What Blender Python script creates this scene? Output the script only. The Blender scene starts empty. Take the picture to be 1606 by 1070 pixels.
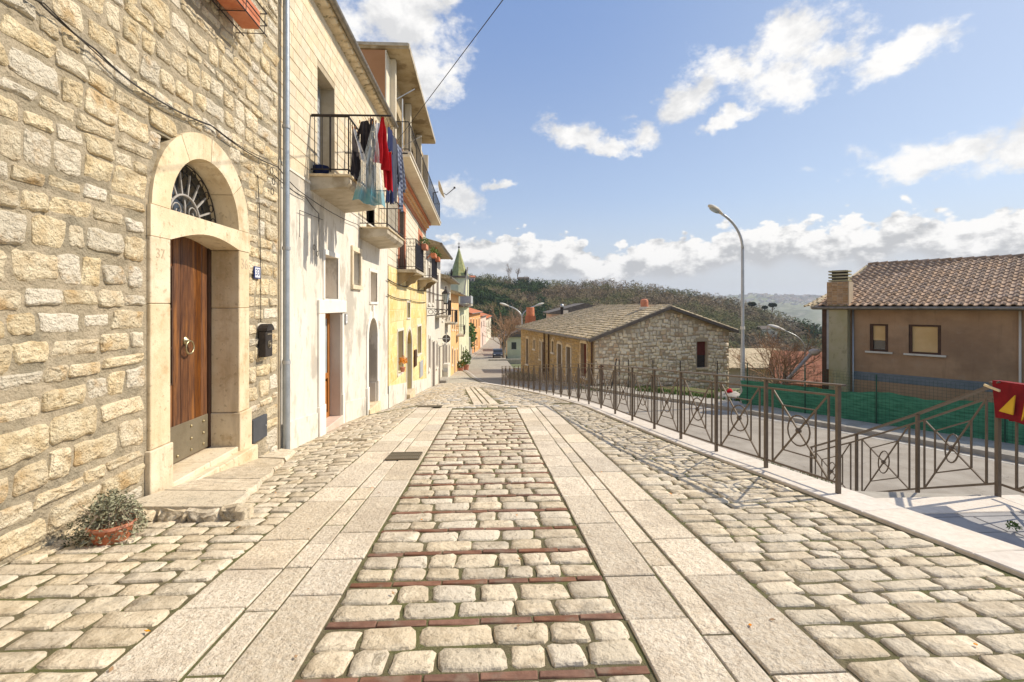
import bpy, math, random
from math import sin, cos, tan, atan, atan2, pi, sqrt, radians, hypot
from mathutils import Vector, Matrix, noise as mnoise
random.seed(7)
SC = bpy.context.scene
# ------------------------------------------------------------------ camera
FPX, HZ, CX = 770.0, 480.0, 803.0
YAW = atan(40 / FPX)
cam_d = bpy.data.cameras.new('camera'); cam = bpy.data.objects.new('camera', cam_d)
SC.collection.objects.link(cam); SC.camera = cam
cam_d.sensor_width = 36; cam_d.lens = FPX / 1606 * 36
cam_d.shift_y = -(535 - HZ) / 1606
cam_d.clip_start = 0.05; cam_d.clip_end = 12000
cam.location = (0, 0, 0); cam.rotation_euler = (pi / 2, 0, -YAW)
# ------------------------------------------------------------------ light and exposure
SUN_AZ, SUN_EL = radians(78), radians(41.5)
SUN_STR, SKY_STR, EXPO = 3.5, 0.15, 0.56
SC.view_settings.view_transform = 'Standard'; SC.view_settings.look = 'None'
SC.view_settings.exposure = EXPO; SC.view_settings.gamma = 1.0; SC.view_settings.use_curve_mapping = False
SC.cycles.use_denoising = True
SC.cycles.max_bounces = 6; SC.cycles.diffuse_bounces = 3; SC.cycles.glossy_bounces = 2
SC.cycles.transmission_bounces = 4; SC.cycles.transparent_max_bounces = 8; SC.cycles.volume_bounces = 0
SC.cycles.sample_clamp_indirect = 6
sd = bpy.data.lights.new('sun', 'SUN'); sun = bpy.data.objects.new('sun', sd); SC.collection.objects.link(sun)
sd.energy = SUN_STR; sd.angle = radians(0.5); sd.color = (1.0, 0.90, 0.745)
SD = Vector((cos(SUN_EL) * sin(SUN_AZ), cos(SUN_EL) * cos(SUN_AZ), sin(SUN_EL)))
sun.rotation_euler = SD.to_track_quat('Z', 'Y').to_euler(); sun.location = (30, 10, 30)

CT, ST = cos(YAW), sin(YAW)
def C(xr, yf, z=0.0):            # right / forward of the view direction -> world
    return Vector((xr * CT + yf * ST, -xr * ST + yf * CT, z))
def ray(px, py):
    a = (px - CX) / FPX; b = (HZ - py) / FPX
    return Vector((ST + a * CT, CT - a * ST, b))
def W(px, py, X=-3.3):
    d = ray(px, py); t = X / d.x
    return d.y * t, d.z * t
def PROJ(p):
    xr = p[0] * CT - p[1] * ST; yf = p[0] * ST + p[1] * CT
    if yf < 0.05: return None
    return CX + FPX * xr / yf, HZ - FPX * p[2] / yf, yf

# ------------------------------------------------------------------ node helpers
class NT:
    def __init__(s, tree): s.t = tree; s.n = tree.nodes; s.l = tree.links
    def new(s, typ, **kw):
        n = s.n.new(typ)
        for k, v in kw.items(): setattr(n, k, v)
        return n
    def put(s, sock, v):
        if hasattr(v, 'is_output'): s.l.new(v, sock)
        elif v is not None: sock.default_value = v
    def math(s, op, a, b=None, c=None, clamp=False):
        n = s.n.new('ShaderNodeMath'); n.operation = op; n.use_clamp = clamp
        s.put(n.inputs[0], a); s.put(n.inputs[1], b)
        if c is not None: s.put(n.inputs[2], c)
        return n.outputs[0]
    def noise(s, vec, scale, detail=4, rough=0.55, dist=0.0):
        n = s.n.new('ShaderNodeTexNoise'); s.put(n.inputs['Vector'], vec)
        s.put(n.inputs['Scale'], scale); n.inputs['Detail'].default_value = detail
        n.inputs['Roughness'].default_value = rough; n.inputs['Distortion'].default_value = dist
        return n.outputs[0]
    def ramp(s, f, a, b, lo=0.0, hi=1.0):      # smooth remap
        n = s.n.new('ShaderNodeMapRange'); n.interpolation_type = 'SMOOTHSTEP'
        s.put(n.inputs[0], f); n.inputs[1].default_value = a; n.inputs[2].default_value = b
        n.inputs[3].default_value = lo; n.inputs[4].default_value = hi
        return n.outputs[0]
    def mix(s, f, a, b, mode='MIX'):
        n = s.n.new('ShaderNodeMix'); n.data_type = 'RGBA'; n.blend_type = mode
        s.put(n.inputs[0], f)
        for k, v in ((6, a), (7, b)):
            if isinstance(v, (tuple, list)): v = (*v[:3], 1)
            s.put(n.inputs[k], v)
        return n.outputs[2]
    def vscale(s, v, sc):
        n = s.n.new('ShaderNodeVectorMath'); n.operation = 'MULTIPLY'
        s.put(n.inputs[0], v); n.inputs[1].default_value = sc
        return n.outputs[0]

def M(name, col, col2=None, scale=3.0, thr=(0.35, 0.65), rough=0.85, bump=0.3, bscale=60.0, bdist=0.01,
      vary=0.0, spots=None, metal=0.0, spec=0.3, ridged=None, dirt_shade=None, streak=None, big=None, cracks=None, stretch=None, tint=None, low=None):
    """procedural material: base colour pair mixed by noise, per-piece variation, fine relief"""
    m = bpy.data.materials.new(name); m.use_nodes = True
    T = NT(m.node_tree); T.n.clear()
    out = T.new('ShaderNodeOutputMaterial'); b = T.new('ShaderNodeBsdfPrincipled')
    T.l.new(b.outputs[0], out.inputs[0])
    g = T.new('ShaderNodeNewGeometry'); pos = g.outputs['Position']
    if stretch: pos = T.vscale(pos, stretch)
    rp = g.outputs['Random Per Island']; oi = T.new('ShaderNodeObjectInfo')
    r = T.math('FRACT', T.math('ADD', rp, oi.outputs['Random']))
    c = (*col, 1)
    n1 = T.noise(pos, scale, 6, 0.6)
    if col2: c = T.mix(T.ramp(n1, *thr), col, col2)
    if tint:  # (colour, share): some pieces of another colour
        r2 = T.math('FRACT', T.math('MULTIPLY', r, 7.31))
        c = T.mix(T.math('MULTIPLY', T.ramp(r2, 1 - tint[1] - .08, 1 - tint[1] + .08), .8), c, tint[0])
    if vary:
        v = T.math('ADD', T.math('MULTIPLY', T.math('SUBTRACT', r, 0.5), 2 * vary), 1.0)
        hs = T.new('ShaderNodeHueSaturation'); T.put(hs.inputs['Color'], c); T.put(hs.inputs['Value'], v)
        sv = T.math('ADD', T.math('MULTIPLY', T.math('FRACT', T.math('MULTIPLY', r, 13.7)), 0.22), 0.93)
        T.put(hs.inputs['Saturation'], sv)
        c = hs.outputs[0]
    if big:   # (colour, scale, lo, hi, amount)
        nb = T.noise(pos, big[1], 5, 0.62)
        c = T.mix(T.math('MULTIPLY', T.ramp(nb, big[2], big[3]), big[4]), c, big[0])
    if spots:
        ns = T.noise(pos, spots[1], 3, 0.7)
        c = T.mix(T.math('MULTIPLY', T.ramp(ns, spots[2], spots[3]), spots[4]), c, spots[0])
    h = T.math('ADD', T.noise(pos, bscale, 5, 0.65), T.math('MULTIPLY', T.noise(pos, bscale * .22, 4, .6), 1.6))
    if streak:  # (colour, amount): rain streaks running down
        c = T.mix(T.math('MULTIPLY', T.ramp(T.noise(T.vscale(g.outputs['Position'], (7, 7, .7)), 1.0, 6, .7), .50, .72), streak[1]), c, streak[0])
    if ridged:   # (scale, weight): fractured, chiselled faces
        rn = T.new('ShaderNodeTexNoise'); rn.noise_type = 'RIDGED_MULTIFRACTAL'; rn.inputs['Scale'].default_value = ridged[0]; rn.inputs['Detail'].default_value = 4
        rn.inputs['Distortion'].default_value = .8; T.put(rn.inputs['Vector'], T.vscale(pos, (1, .8, 1.25)))
        h = T.math('ADD', h, T.math('MULTIPLY', rn.outputs[0], ridged[1]))
        if dirt_shade:   # (colour, amount): dark mottling painted in for crevice shade and grime
            c = T.mix(T.math('MULTIPLY', T.ramp(T.noise(T.vscale(pos, (1, .7, 1.5)), ridged[0] * 1.2, 6, .7, 1.5), .33, .47, 1, 0), dirt_shade[1]), c, dirt_shade[0])
    if cracks:  # (scale, width, amount, colour)
        vo = T.new('ShaderNodeTexVoronoi'); vo.feature = 'DISTANCE_TO_EDGE'
        nv = T.new('ShaderNodeTexNoise'); nv.inputs['Scale'].default_value = cracks[0] * 1.7; nv.inputs['Detail'].default_value = 4
        T.l.new(pos, nv.inputs['Vector'])
        vm = T.new('ShaderNodeVectorMath', operation='MULTIPLY_ADD'); T.l.new(nv.outputs['Color'], vm.inputs[0])
        vm.inputs[1].default_value = (.5 / cracks[0] * 2,) * 3; T.l.new(pos, vm.inputs[2])
        T.l.new(vm.outputs[0], vo.inputs['Vector']); vo.inputs['Scale'].default_value = cracks[0]
        k = T.ramp(vo.outputs['Distance'], 0.0, cracks[1], 1, 0)
        k = T.math('MULTIPLY', k, T.ramp(T.noise(pos, cracks[0] * .9, 3), .48, .6))
        c = T.mix(T.math('MULTIPLY', k, cracks[2]), c, cracks[3])
        h = T.math('SUBTRACT', h, T.math('MULTIPLY', k, 1.2))
    if bump:
        bp = T.new('ShaderNodeBump'); bp.inputs['Strength'].default_value = bump
        bp.inputs['Distance'].default_value = bdist; T.put(bp.inputs['Height'], h)
        T.l.new(bp.outputs[0], b.inputs['Normal'])
    T.put(b.inputs['Base Color'], c)
    T.put(b.inputs['Roughness'], T.math('ADD', T.math('MULTIPLY', n1, .2), rough - .1, clamp=True))
    b.inputs['Metallic'].default_value = metal; b.inputs['Specular IOR Level'].default_value = spec
    return m

# ------------------------------------------------------------------ sky
world = bpy.data.worlds.new('World'); SC.world = world; world.use_nodes = True
T = NT(world.node_tree); T.n.clear()
wout = T.new('ShaderNodeOutputWorld'); bg = T.new('ShaderNodeBackground'); T.l.new(bg.outputs[0], wout.inputs[0])
bg.inputs['Strength'].default_value = SKY_STR
sk = T.new('ShaderNodeTexSky'); sk.sky_type = 'NISHITA'; sk.sun_disc = False
sk.sun_elevation = SUN_EL; sk.sun_rotation = SUN_AZ; sk.altitude = 600; sk.air_density = 1.0; sk.dust_density = 1.2; sk.ozone_density = 1.4
tc = T.new('ShaderNodeTexCoord'); dirv = tc.outputs['Generated']
sx = T.new('ShaderNodeSeparateXYZ'); T.l.new(dirv, sx.inputs[0])
az = T.math('ARCTAN2', sx.outputs[0], sx.outputs[1])
el = T.math('ARCSINE', sx.outputs[2])
unit = SKY_STR * 2 ** EXPO
def AE(px, py):
    d = ray(px, py); return atan2(d.x, d.y), atan2(d.z, hypot(d.x, d.y))
# a domain warp shared by every cloud
def cloudnoise(vec, sc, det=8, rough=.6): return T.noise(vec, sc, det, rough, 0.15)
nA = cloudnoise(T.vscale(dirv, (1, 1, 1.5)), 7.0, 10, .62)
nB = cloudnoise(T.vscale(dirv, (1, 1, 1.5)), 22.0, 8, .6)
wn = T.noise(T.vscale(dirv, (1, 1, 1.4)), 9.0, 6, .6); wn2 = T.noise(T.vscale(dirv, (1.3, 1, 1.4)), 11.0, 6, .6)
azw = T.math('ADD', az, T.math('MULTIPLY', T.math('SUBTRACT', wn, .5), .12)); elw = T.math('ADD', el, T.math('MULTIPLY', T.math('SUBTRACT', wn2, .5), .09))
field = None
blobs = [ # px, py, rx(px), ry(px), tilt deg, soft
 (1245, 55, 88, 55, 0), (1155, 100, 75, 42, -10), (1085, 145, 58, 40, 30), (1235, 120, 100, 52, 5), (1320, 85, 62, 44, 0), (1405, 92, 88, 30, 12),
 (1137, 187, 42, 15, 12), (895, 210, 56, 24, -12), (1005, 214, 34, 26, 0), (950, 226, 48, 16, 0),
 (1490, 238, 225, 40, 0), (1640, 230, 160, 40, 0), (610, 30, 110, 95, 0), (665, 110, 55, 60, -10), (560, -60, 140, 90, 0), (700, 8, 26, 22, 20),
 (715, 305, 60, 30, -12), (785, 292, 24, 9, 0), (500, 120, 90, 120, 0),
]
for (px, py, rx, ry, tilt) in blobs:
    a0, e0 = AE(px, py); a1, _ = AE(px + rx, py); _, e1 = AE(px, py - ry)
    ra, re = abs(a1 - a0), abs(e1 - e0)
    dx = T.math('SUBTRACT', azw, a0); dy = T.math('SUBTRACT', elw, e0)
    ct, st = cos(radians(tilt)), sin(radians(tilt))
    u = T.math('ADD', T.math('MULTIPLY', dx, ct / ra), T.math('MULTIPLY', dy, st / ra))
    v = T.math('ADD', T.math('MULTIPLY', dx, -st / re), T.math('MULTIPLY', dy, ct / re))
    f = T.math('SUBTRACT', 1.0, T.math('SQRT', T.math('ADD', T.math('MULTIPLY', u, u), T.math('MULTIPLY', v, v))))
    field = f if field is None else T.math('SMOOTH_MAX', field, f, .4)
# general scattered cumulus elsewhere in the sky (behind and above the frame)
gen = T.math('SUBTRACT', T.math('MULTIPLY', cloudnoise(T.vscale(dirv, (1, 1, 2)), 2.6, 4, .5), 4.0), 2.55)
away = T.math('MAXIMUM', T.ramp(sx.outputs[1], .35, .1), T.ramp(el, radians(36), radians(50)))
gen = T.math('ADD', gen, T.math('MULTIPLY', T.math('SUBTRACT', away, 1.0), 3.0))
field = T.math('MAXIMUM', field, gen)
nC = cloudnoise(T.vscale(dirv, (1, 1, 1.3)), 70.0, 5, .6)
nz = T.math('ADD', T.math('MULTIPLY', T.math('SUBTRACT', nA, .5), 3.4), T.math('MULTIPLY', T.math('SUBTRACT', nB, .5), 2.4))
nz = T.math('ADD', nz, T.math('MULTIPLY', T.math('SUBTRACT', nC, .5), 1.0))
dens = T.math('ADD', T.math('MULTIPLY', field, 1.7), nz)
alpha1 = T.ramp(dens, -.25, 1.05)
# cumulus bank above the horizon: top edge as a function of azimuth
top_pts = [(560, 400), (700, 372), (760, 364), (830, 366), (870, 372), (905, 370), (935, 398), (960, 385), (1000, 372), (1040, 370), (1100, 366), (1160, 345), (1200, 350), (1240, 338), (1290, 345), (1330, 330), (1360, 345), (1420, 316), (1480, 330), (1540, 335), (1606, 316), (1700, 330), (1900, 360)]
cr = T.new('ShaderNodeValToRGB'); cr.color_ramp.interpolation = 'EASE'
A0, A1 = AE(560, 400)[0], AE(1900, 400)[0]
els = [(AE(x, 400)[0], AE(x, y)[1]) for x, y in top_pts]
for i, (a, e) in enumerate(els):
    p = (a - A0) / (A1 - A0); v = e / .3
    if i == 0: elm = cr.color_ramp.elements[0]
    elif i == 1: elm = cr.color_ramp.elements[1]
    else: elm = cr.color_ramp.elements.new(min(p, 1))
    elm.position = min(max(p, 0), 1); elm.color = (v, v, v, 1)
T.put(cr.inputs[0], T.math('DIVIDE', T.math('SUBTRACT', az, A0), A1 - A0, clamp=True))
etop = T.math('MULTIPLY', cr.outputs[0], .3)
pf = T.noise(T.vscale(dirv, (1, 1, 1.6)), 26.0, 8, .58, 0.1)
def billow(vec, sc):
    vo = T.new('ShaderNodeTexVoronoi'); vo.feature = 'SMOOTH_F1'; vo.inputs['Smoothness'].default_value = .6
    T.put(vo.inputs['Vector'], vec); vo.inputs['Scale'].default_value = sc; vo.inputs['Detail'].default_value = 2.0
    return vo.outputs['Distance']
bz = billow(T.vscale(dirv, (1, 1, 1.5)), 24.0)
puff = T.math('ADD', T.math('ADD', .016, T.math('MULTIPLY', T.math('SUBTRACT', pf, .5), .06)), T.math('MULTIPLY', T.math('SUBTRACT', .45, bz), .045))
hgt = T.math('SUBTRACT', T.math('ADD', etop, puff), el)           # >0 inside
alpha2 = T.ramp(hgt, 0.0, .011)
base = T.math('SUBTRACT', etop, T.math('ADD', .072, T.math('MULTIPLY', T.math('SUBTRACT', nA, .5), .05)))
depth = T.math('SUBTRACT', el, base)                               # how far above the flat grey base
# sub-horizon thin veil
veil = T.math('MULTIPLY', T.ramp(el, radians(13), radians(1)), .75)
# shading
sh1 = T.math('SUBTRACT', cloudnoise(T.vscale(dirv, (1, 1, 1.5)), 7.0, 10, .62), .0)
off = T.new('ShaderNodeVectorMath', operation='ADD'); T.l.new(dirv, off.inputs[0]); off.inputs[1].default_value = (.018, .004, .03)
nA2 = cloudnoise(T.vscale(off.outputs[0], (1, 1, 1.5)), 7.0, 10, .62)
lit = T.math('ADD', T.math('MULTIPLY', T.math('SUBTRACT', nA, nA2), 6.0), .62, clamp=True)
pf2 = T.noise(T.vscale(off.outputs[0], (1, 1, 1.6)), 26.0, 8, .58, 0.1)
lit2 = T.math('ADD', T.math('MULTIPLY', T.math('SUBTRACT', pf, pf2), 4.0), T.ramp(depth, .0, .040, .12, .95))
lit2 = T.math('MAXIMUM', lit2, 0.0)
K = 1 / unit
white = tuple(x * K for x in (1.06, 1.04, 1.01)); grey = tuple(x * K for x in (.78, .775, .77)); grey2 = tuple(x * K for x in (.56, .565, .575))
c1 = T.mix(lit, grey, white); c2 = T.mix(T.math('MINIMUM', lit2, 1.0), grey2, white)
hazec = tuple(x * K for x in (.66, .69, .74))
# a little grading of the clear sky towards the photograph's pale blue
clear = T.mix(T.ramp(el, radians(34), radians(2)), tuple(x * K for x in (.205, .325, .62)), tuple(x * K for x in (.44, .53, .69)))
clear = T.mix(T.ramp(az, radians(5), radians(50), 0, .65), clear, tuple(x * K for x in (.47, .55, .66)))
clear = T.mix(.72, sk.outputs[0], clear)
skyc = T.mix(T.math('MULTIPLY', alpha1, .96), clear, c1)
skyc = T.mix(T.math('MULTIPLY', veil, .9), skyc, hazec)
under = T.mix(T.ramp(depth, -.012, .006), tuple(x * K for x in (.66, .68, .71)), c2)
inband = T.math('MULTIPLY', alpha2, T.ramp(el, -.01, .012))
lowfade = T.ramp(depth, -.03, .0, .55, 1.0)
skyc = T.mix(T.math('MULTIPLY', inband, lowfade), skyc, under)
T.put(bg.inputs['Color'], skyc)
world.cycles.sampling_method = 'MANUAL'; world.cycles.sample_map_resolution = 1024

# ------------------------------------------------------------------ object helpers
WL = {}
def props(o, label=None, cat=None, group=None, kind=None, category=None):
    cat = cat or category
    for k, v in (('label', label), ('category', cat), ('group', group), ('kind', kind)):
        if v: o[k] = v
    return o
def thing(name, label, cat, loc=(0, 0, 0), group=None):
    o = bpy.data.objects.new(name, None); SC.collection.objects.link(o)
    o.location = loc; o.empty_display_size = .2; WL[o] = Vector(loc)
    return props(o, label, cat, group)
class MB:
    def __init__(s, xf=None): s.v = []; s.f = []; s.xf = xf
    def add(s, vs, fs):
        b = len(s.v)
        s.v += [Vector(p) if not s.xf else s.xf(Vector(p)) for p in vs]
        s.f += [tuple(i + b for i in f) for f in fs]
    def box(s, a, b):
        x0, x1 = sorted((a[0], b[0])); y0, y1 = sorted((a[1], b[1])); z0, z1 = sorted((a[2], b[2]))
        s.add([(x0, y0, z0), (x1, y0, z0), (x1, y1, z0), (x0, y1, z0), (x0, y0, z1), (x1, y0, z1), (x1, y1, z1), (x0, y1, z1)],
              [(0, 3, 2, 1), (4, 5, 6, 7), (0, 1, 5, 4), (1, 2, 6, 5), (2, 3, 7, 6), (3, 0, 4, 7)])
        return s
    def bbox(s, a, b, bv=.01):      # box with all edges bevelled
        x = sorted((a[0], b[0])); y = sorted((a[1], b[1])); z = sorted((a[2], b[2]))
        bv = min(bv, .45 * min(x[1] - x[0], y[1] - y[0], z[1] - z[0]))
        vs = []; idx = {}
        for i in (0, 1):
            for j in (0, 1):
                for k in (0, 1):
                    cx, cy, cz = x[i], y[j], z[k]; sx_, sy_, sz_ = (1 if i == 0 else -1), (1 if j == 0 else -1), (1 if k == 0 else -1)
                    idx[i, j, k, 0] = len(vs); vs.append((cx, cy + sy_ * bv, cz + sz_ * bv))
                    idx[i, j, k, 1] = len(vs); vs.append((cx + sx_ * bv, cy, cz + sz_ * bv))
                    idx[i, j, k, 2] = len(vs); vs.append((cx + sx_ * bv, cy + sy_ * bv, cz))
        I = idx; fs = []
        for i in (0, 1):
            q = [I[i, 0, 0, 0], I[i, 1, 0, 0], I[i, 1, 1, 0], I[i, 0, 1, 0]]; fs.append(tuple(q if i else q[::-1]))
            q = [I[0, i, 0, 1], I[0, i, 1, 1], I[1, i, 1, 1], I[1, i, 0, 1]]; fs.append(tuple(q if i else q[::-1]))
            q = [I[0, 0, i, 2], I[1, 0, i, 2], I[1, 1, i, 2], I[0, 1, i, 2]]; fs.append(tuple(q if i else q[::-1]))
        for i in (0, 1):
            for j in (0, 1):
                fs.append((I[i, j, 0, 0], I[i, j, 1, 0], I[i, j, 1, 1], I[i, j, 0, 1]))
                fs.append((I[i, 0, j, 0], I[i, 1, j, 0], I[i, 1, j, 2], I[i, 0, j, 2]))
                fs.append((I[0, i, j, 1], I[1, i, j, 1], I[1, i, j, 2], I[0, i, j, 2]))
                for k in (0, 1): fs.append((I[i, j, k, 0], I[i, j, k, 1], I[i, j, k, 2]))
        s.add(vs, fs); return s
    def tube(s, pts, r, n=8, cap=True):
        pts = [Vector(p) for p in pts]; rs = r if isinstance(r, (list, tuple)) else [r] * len(pts)
        vs = []; up = Vector((0, 0, 1)); prev = None
        for i, p in enumerate(pts):
            d = (pts[min(i + 1, len(pts) - 1)] - pts[max(i - 1, 0)])
            if d.length < 1e-9: d = Vector((0, 0, 1))
            d.normalize()
            if prev is None: a = d.cross(up if abs(d.z) < .9 else Vector((1, 0, 0))).normalized()
            else:
                a = prev - d * prev.dot(d)
                a = a.normalized() if a.length > 1e-6 else d.cross(up).normalized()
            prev = a; b_ = d.cross(a)
            for k in range(n):
                t = 2 * pi * (k + .5) / n; vs.append(p + (a * cos(t) + b_ * sin(t)) * rs[i])
        fs = []
        for i in range(len(pts) - 1):
            for k in range(n):
                k2 = (k + 1) % n; fs.append((i * n + k, i * n + k2, (i + 1) * n + k2, (i + 1) * n + k))
        if cap: fs += [tuple(range(n - 1, -1, -1)), tuple((len(pts) - 1) * n + k for k in range(n))]
        s.add(vs, fs); return s
    def bar(s, p, q, w, h=None):    # square bar
        p, q = Vector(p), Vector(q); d = (q - p).normalized(); h = h or w
        u = Vector((0, 0, 1)) if abs(d.z) < .95 else Vector((0, 1, 0))
        a = d.cross(u).normalized() * (w / 2); b_ = a.cross(d).normalized() * (h / 2)
        s.add([p - a - b_, p + a - b_, p + a + b_, p - a + b_, q - a - b_, q + a - b_, q + a + b_, q - a + b_],
              [(0, 1, 2, 3), (7, 6, 5, 4), (0, 4, 5, 1), (1, 5, 6, 2), (2, 6, 7, 3), (3, 7, 4, 0)]); return s
    def prism(s, poly, off):        # polygon (3D points) extruded by a vector
        n = len(poly); off = Vector(off); poly = [Vector(p) for p in poly]
        s.add(poly + [p + off for p in poly], [tuple(range(n - 1, -1, -1)), tuple(range(n, 2 * n))] +
              [(i, (i + 1) % n, n + (i + 1) % n, n + i) for i in range(n)]); return s
    def quad(s, *p): s.add(list(p), [tuple(range(len(p)))]); return s
    def lathe(s, c, prof, n=16, axis=None):
        c = Vector(c); vs = []; fs = []
        for (r, z) in prof:
            for k in range(n):
                t = 2 * pi * k / n; q = Vector((r * cos(t), r * sin(t), z))
                if axis: q = axis @ q
                vs.append(c + q)
        for i in range(len(prof) - 1):
            for k in range(n):
                k2 = (k + 1) % n; fs.append((i * n + k, i * n + k2, (i + 1) * n + k2, (i + 1) * n + k))
        fs.append(tuple(range(n - 1, -1, -1))); fs.append(tuple((len(prof) - 1) * n + k for k in range(n)))
        s.add(vs, fs); return s
    def ball(s, c, r, n=10, m=6, sc=(1, 1, 1)):
        prof = [(max(.001, r * sin(pi * i / m)), -r * cos(pi * i / m)) for i in range(m + 1)]
        return s.lathe(c, [(p[0] * sc[0], p[1] * sc[2]) for p in prof], n)
    def build(s, name, mat, parent=None, smooth=False, fixn=True, origin=None, **pr):
        me = bpy.data.meshes.new(name)
        o_ = Vector(origin) if origin is not None else (WL[parent] if parent is not None else Vector((0, 0, 0)))
        me.from_pydata([p - o_ for p in s.v], [], s.f)
        if fixn and len(s.f) < 60000:
            import bmesh
            bm = bmesh.new(); bm.from_mesh(me); bmesh.ops.recalc_face_normals(bm, faces=bm.faces); bm.to_mesh(me); bm.free()
        if smooth is True: me.polygons.foreach_set('use_smooth', [True] * len(me.polygons))
        me.materials.append(mat)
        ob = bpy.data.objects.new(name, me); SC.collection.objects.link(ob)
        if smooth not in (True, False):
            me.polygons.foreach_set('use_smooth', [True] * len(me.polygons)); me.set_sharp_from_angle(angle=radians(smooth))
        WL[ob] = o_
        if parent is not None:
            ob.parent = parent; ob.location = o_ - WL[parent]
        else: ob.location = o_
        return props(ob, **pr)

def emit(pieces, name, plural, mat, parent, limit=300, smooth=True, minpx=0):
    """pieces: (centre, verts, faces[, material]). the largest in view become objects, the others one joined part"""
    sc = []
    for pc in pieces:
        p = PROJ(pc[0]); s_ = 0
        if p:
            vs = [PROJ(v) for v in pc[1][::max(1, len(pc[1]) // 6)]]
            vs = [v for v in vs if v]
            if vs:
                w_ = max(v[0] for v in vs) - min(v[0] for v in vs); h_ = max(v[1] for v in vs) - min(v[1] for v in vs)
                s_ = w_ * h_
                if not (-40 < p[0] < 1646 and -60 < p[1] < 1130): s_ *= .02
                if max(w_, h_) < minpx: s_ = -1
        sc.append(s_)
    order = sorted(range(len(pieces)), key=lambda i: -sc[i])
    lim = [i for i in order[:limit] if sc[i] >= 0 ]
    rest = [i for i in range(len(pieces)) if i not in set(lim)]
    pl = WL[parent]
    for i in lim:
        c, vs, fs = pieces[i][:3]; mt = pieces[i][3] if len(pieces[i]) > 3 else mat
        me = bpy.data.meshes.new(name); me.from_pydata([v - c for v in vs], [], fs)
        if smooth: me.polygons.foreach_set('use_smooth', [k >= (len(fs) // 2 if len(fs) % 4 == 0 and len(fs) > 30 else len(fs) // 3) for k in range(len(fs))])
        me.materials.append(mt); o = bpy.data.objects.new(name, me); SC.collection.objects.link(o)
        o.parent = parent; o.location = c - pl; WL[o] = c.copy()
    if rest:
        mats = []; V = []; F = []; MI = []
        for i in rest:
            c, vs, fs = pieces[i][:3]; mt = pieces[i][3] if len(pieces[i]) > 3 else mat
            if mt not in mats: mats.append(mt)
            b = len(V); V += [v - pl for v in vs]; F += [tuple(k + b for k in f) for f in fs]; MI += [mats.index(mt)] * len(fs)
        me = bpy.data.meshes.new(plural); me.from_pydata(V, [], F)
        for mt in mats: me.materials.append(mt)
        me.polygons.foreach_set('material_index', MI)
        if smooth: me.polygons.foreach_set('use_smooth', [True] * len(me.polygons))
        o = bpy.data.objects.new(plural, me); SC.collection.objects.link(o); o.parent = parent; o['kind'] = 'stuff'; WL[o] = pl

def rock(c, U, V, N, w, h, dep, n=12, jit=.07, rim=.03, back=-.03, p=5.0, dome=.3, rough=.25, taper=0.0, lo=False):
    """an irregular hewn stone: outline in the plane U,V, face towards N. returns (centre, verts, faces)"""
    c, U, V, N = Vector(c), Vector(U), Vector(V), Vector(N)
    rim = min(rim, .22 * min(w, h))
    rc = min(w, h)
    hw, hh_ = w / 2, h / 2; sk = taper * .06 * w; ju = lambda s=1.0: random.uniform(-jit, jit) * rc * s
    cor = [(-hw - sk, -hh_), (hw - sk, -hh_), (hw + sk, hh_), (-hw + sk, hh_)]
    cor = [(u + ju(), v + ju(.8)) for u, v in cor]
    nside = {8: (0, 0), 10: (1, 0), 12: (1, 1), 14: (2, 1), 16: (3, 1)}.get(n, (1, 1))
    out = []
    for k in range(4):
        (u0, v0), (u1, v1) = cor[k], cor[(k + 1) % 4]; L = hypot(u1 - u0, v1 - v0); cr_ = rc * random.uniform(.05, .15) * (1.25 if p < 4 else 1)
        m = nside[k % 2]
        ts = [cr_ / L] + [(i_ + 1) / (m + 1) + random.uniform(-.06, .06) for i_ in range(m)] + [1 - rc * random.uniform(.05, .15) * (1.25 if p < 4 else 1) / L]
        du, dv = (u1 - u0) / L, (v1 - v0) / L
        for ti, t in enumerate(ts):
            o_ = ju(.55) if 0 < ti < len(ts) - 1 else ju(.25)
            out.append((u0 + (u1 - u0) * t + dv * o_, v0 + (v1 - v0) * t - du * o_))
    n = len(out)
    vs = []; fs = []
    tu, tv = random.uniform(-.5, .5) * dep * rough, random.uniform(-.5, .5) * dep * rough
    def ring(s_, nn, jn):
        for (u, v) in out:
            f_ = s_ * random.uniform(.7, 1.3) * 1.35 / max(1e-4, hypot(u / w * 2, v / h * 2)); du = u * (1 - min(.9, f_ / w * 2)); dv = v * (1 - min(.9, f_ / h * 2))
            z = nn + random.uniform(-jn, jn) + tu * (2 * u / w) + tv * (2 * v / h)
            vs.append(c + U * du + V * dv + N * z)
    vs += [c + U * u * 1.02 + V * v * 1.02 + N * back for (u, v) in out]
    ring(rim * .15, dep * .5, dep * .1)
    ring(rim * .8, dep * (1 - dome * .3), dep * rough * .45)
    R = 3
    if not lo:
        for (u, v) in out:
            z = dep + random.uniform(-1, 1) * dep * rough * .8 + tu * (u / w) + tv * (v / h); q_ = random.uniform(.4, .62)
            vs.append(c + U * u * q_ + V * v * q_ + N * z)
        R = 4
    vs.append(c + N * (dep * (1 + random.uniform(-.4, .4) * rough)))
    for r_ in range(R - 1):
        for k in range(n):
            k2 = (k + 1) % n; fs.append((r_ * n + k, r_ * n + k2, (r_ + 1) * n + k2, (r_ + 1) * n + k))
    for k in range(n): fs.append(((R - 1) * n + k, (R - 1) * n + (k + 1) % n, R * n))
    return (c, vs, fs)
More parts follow.
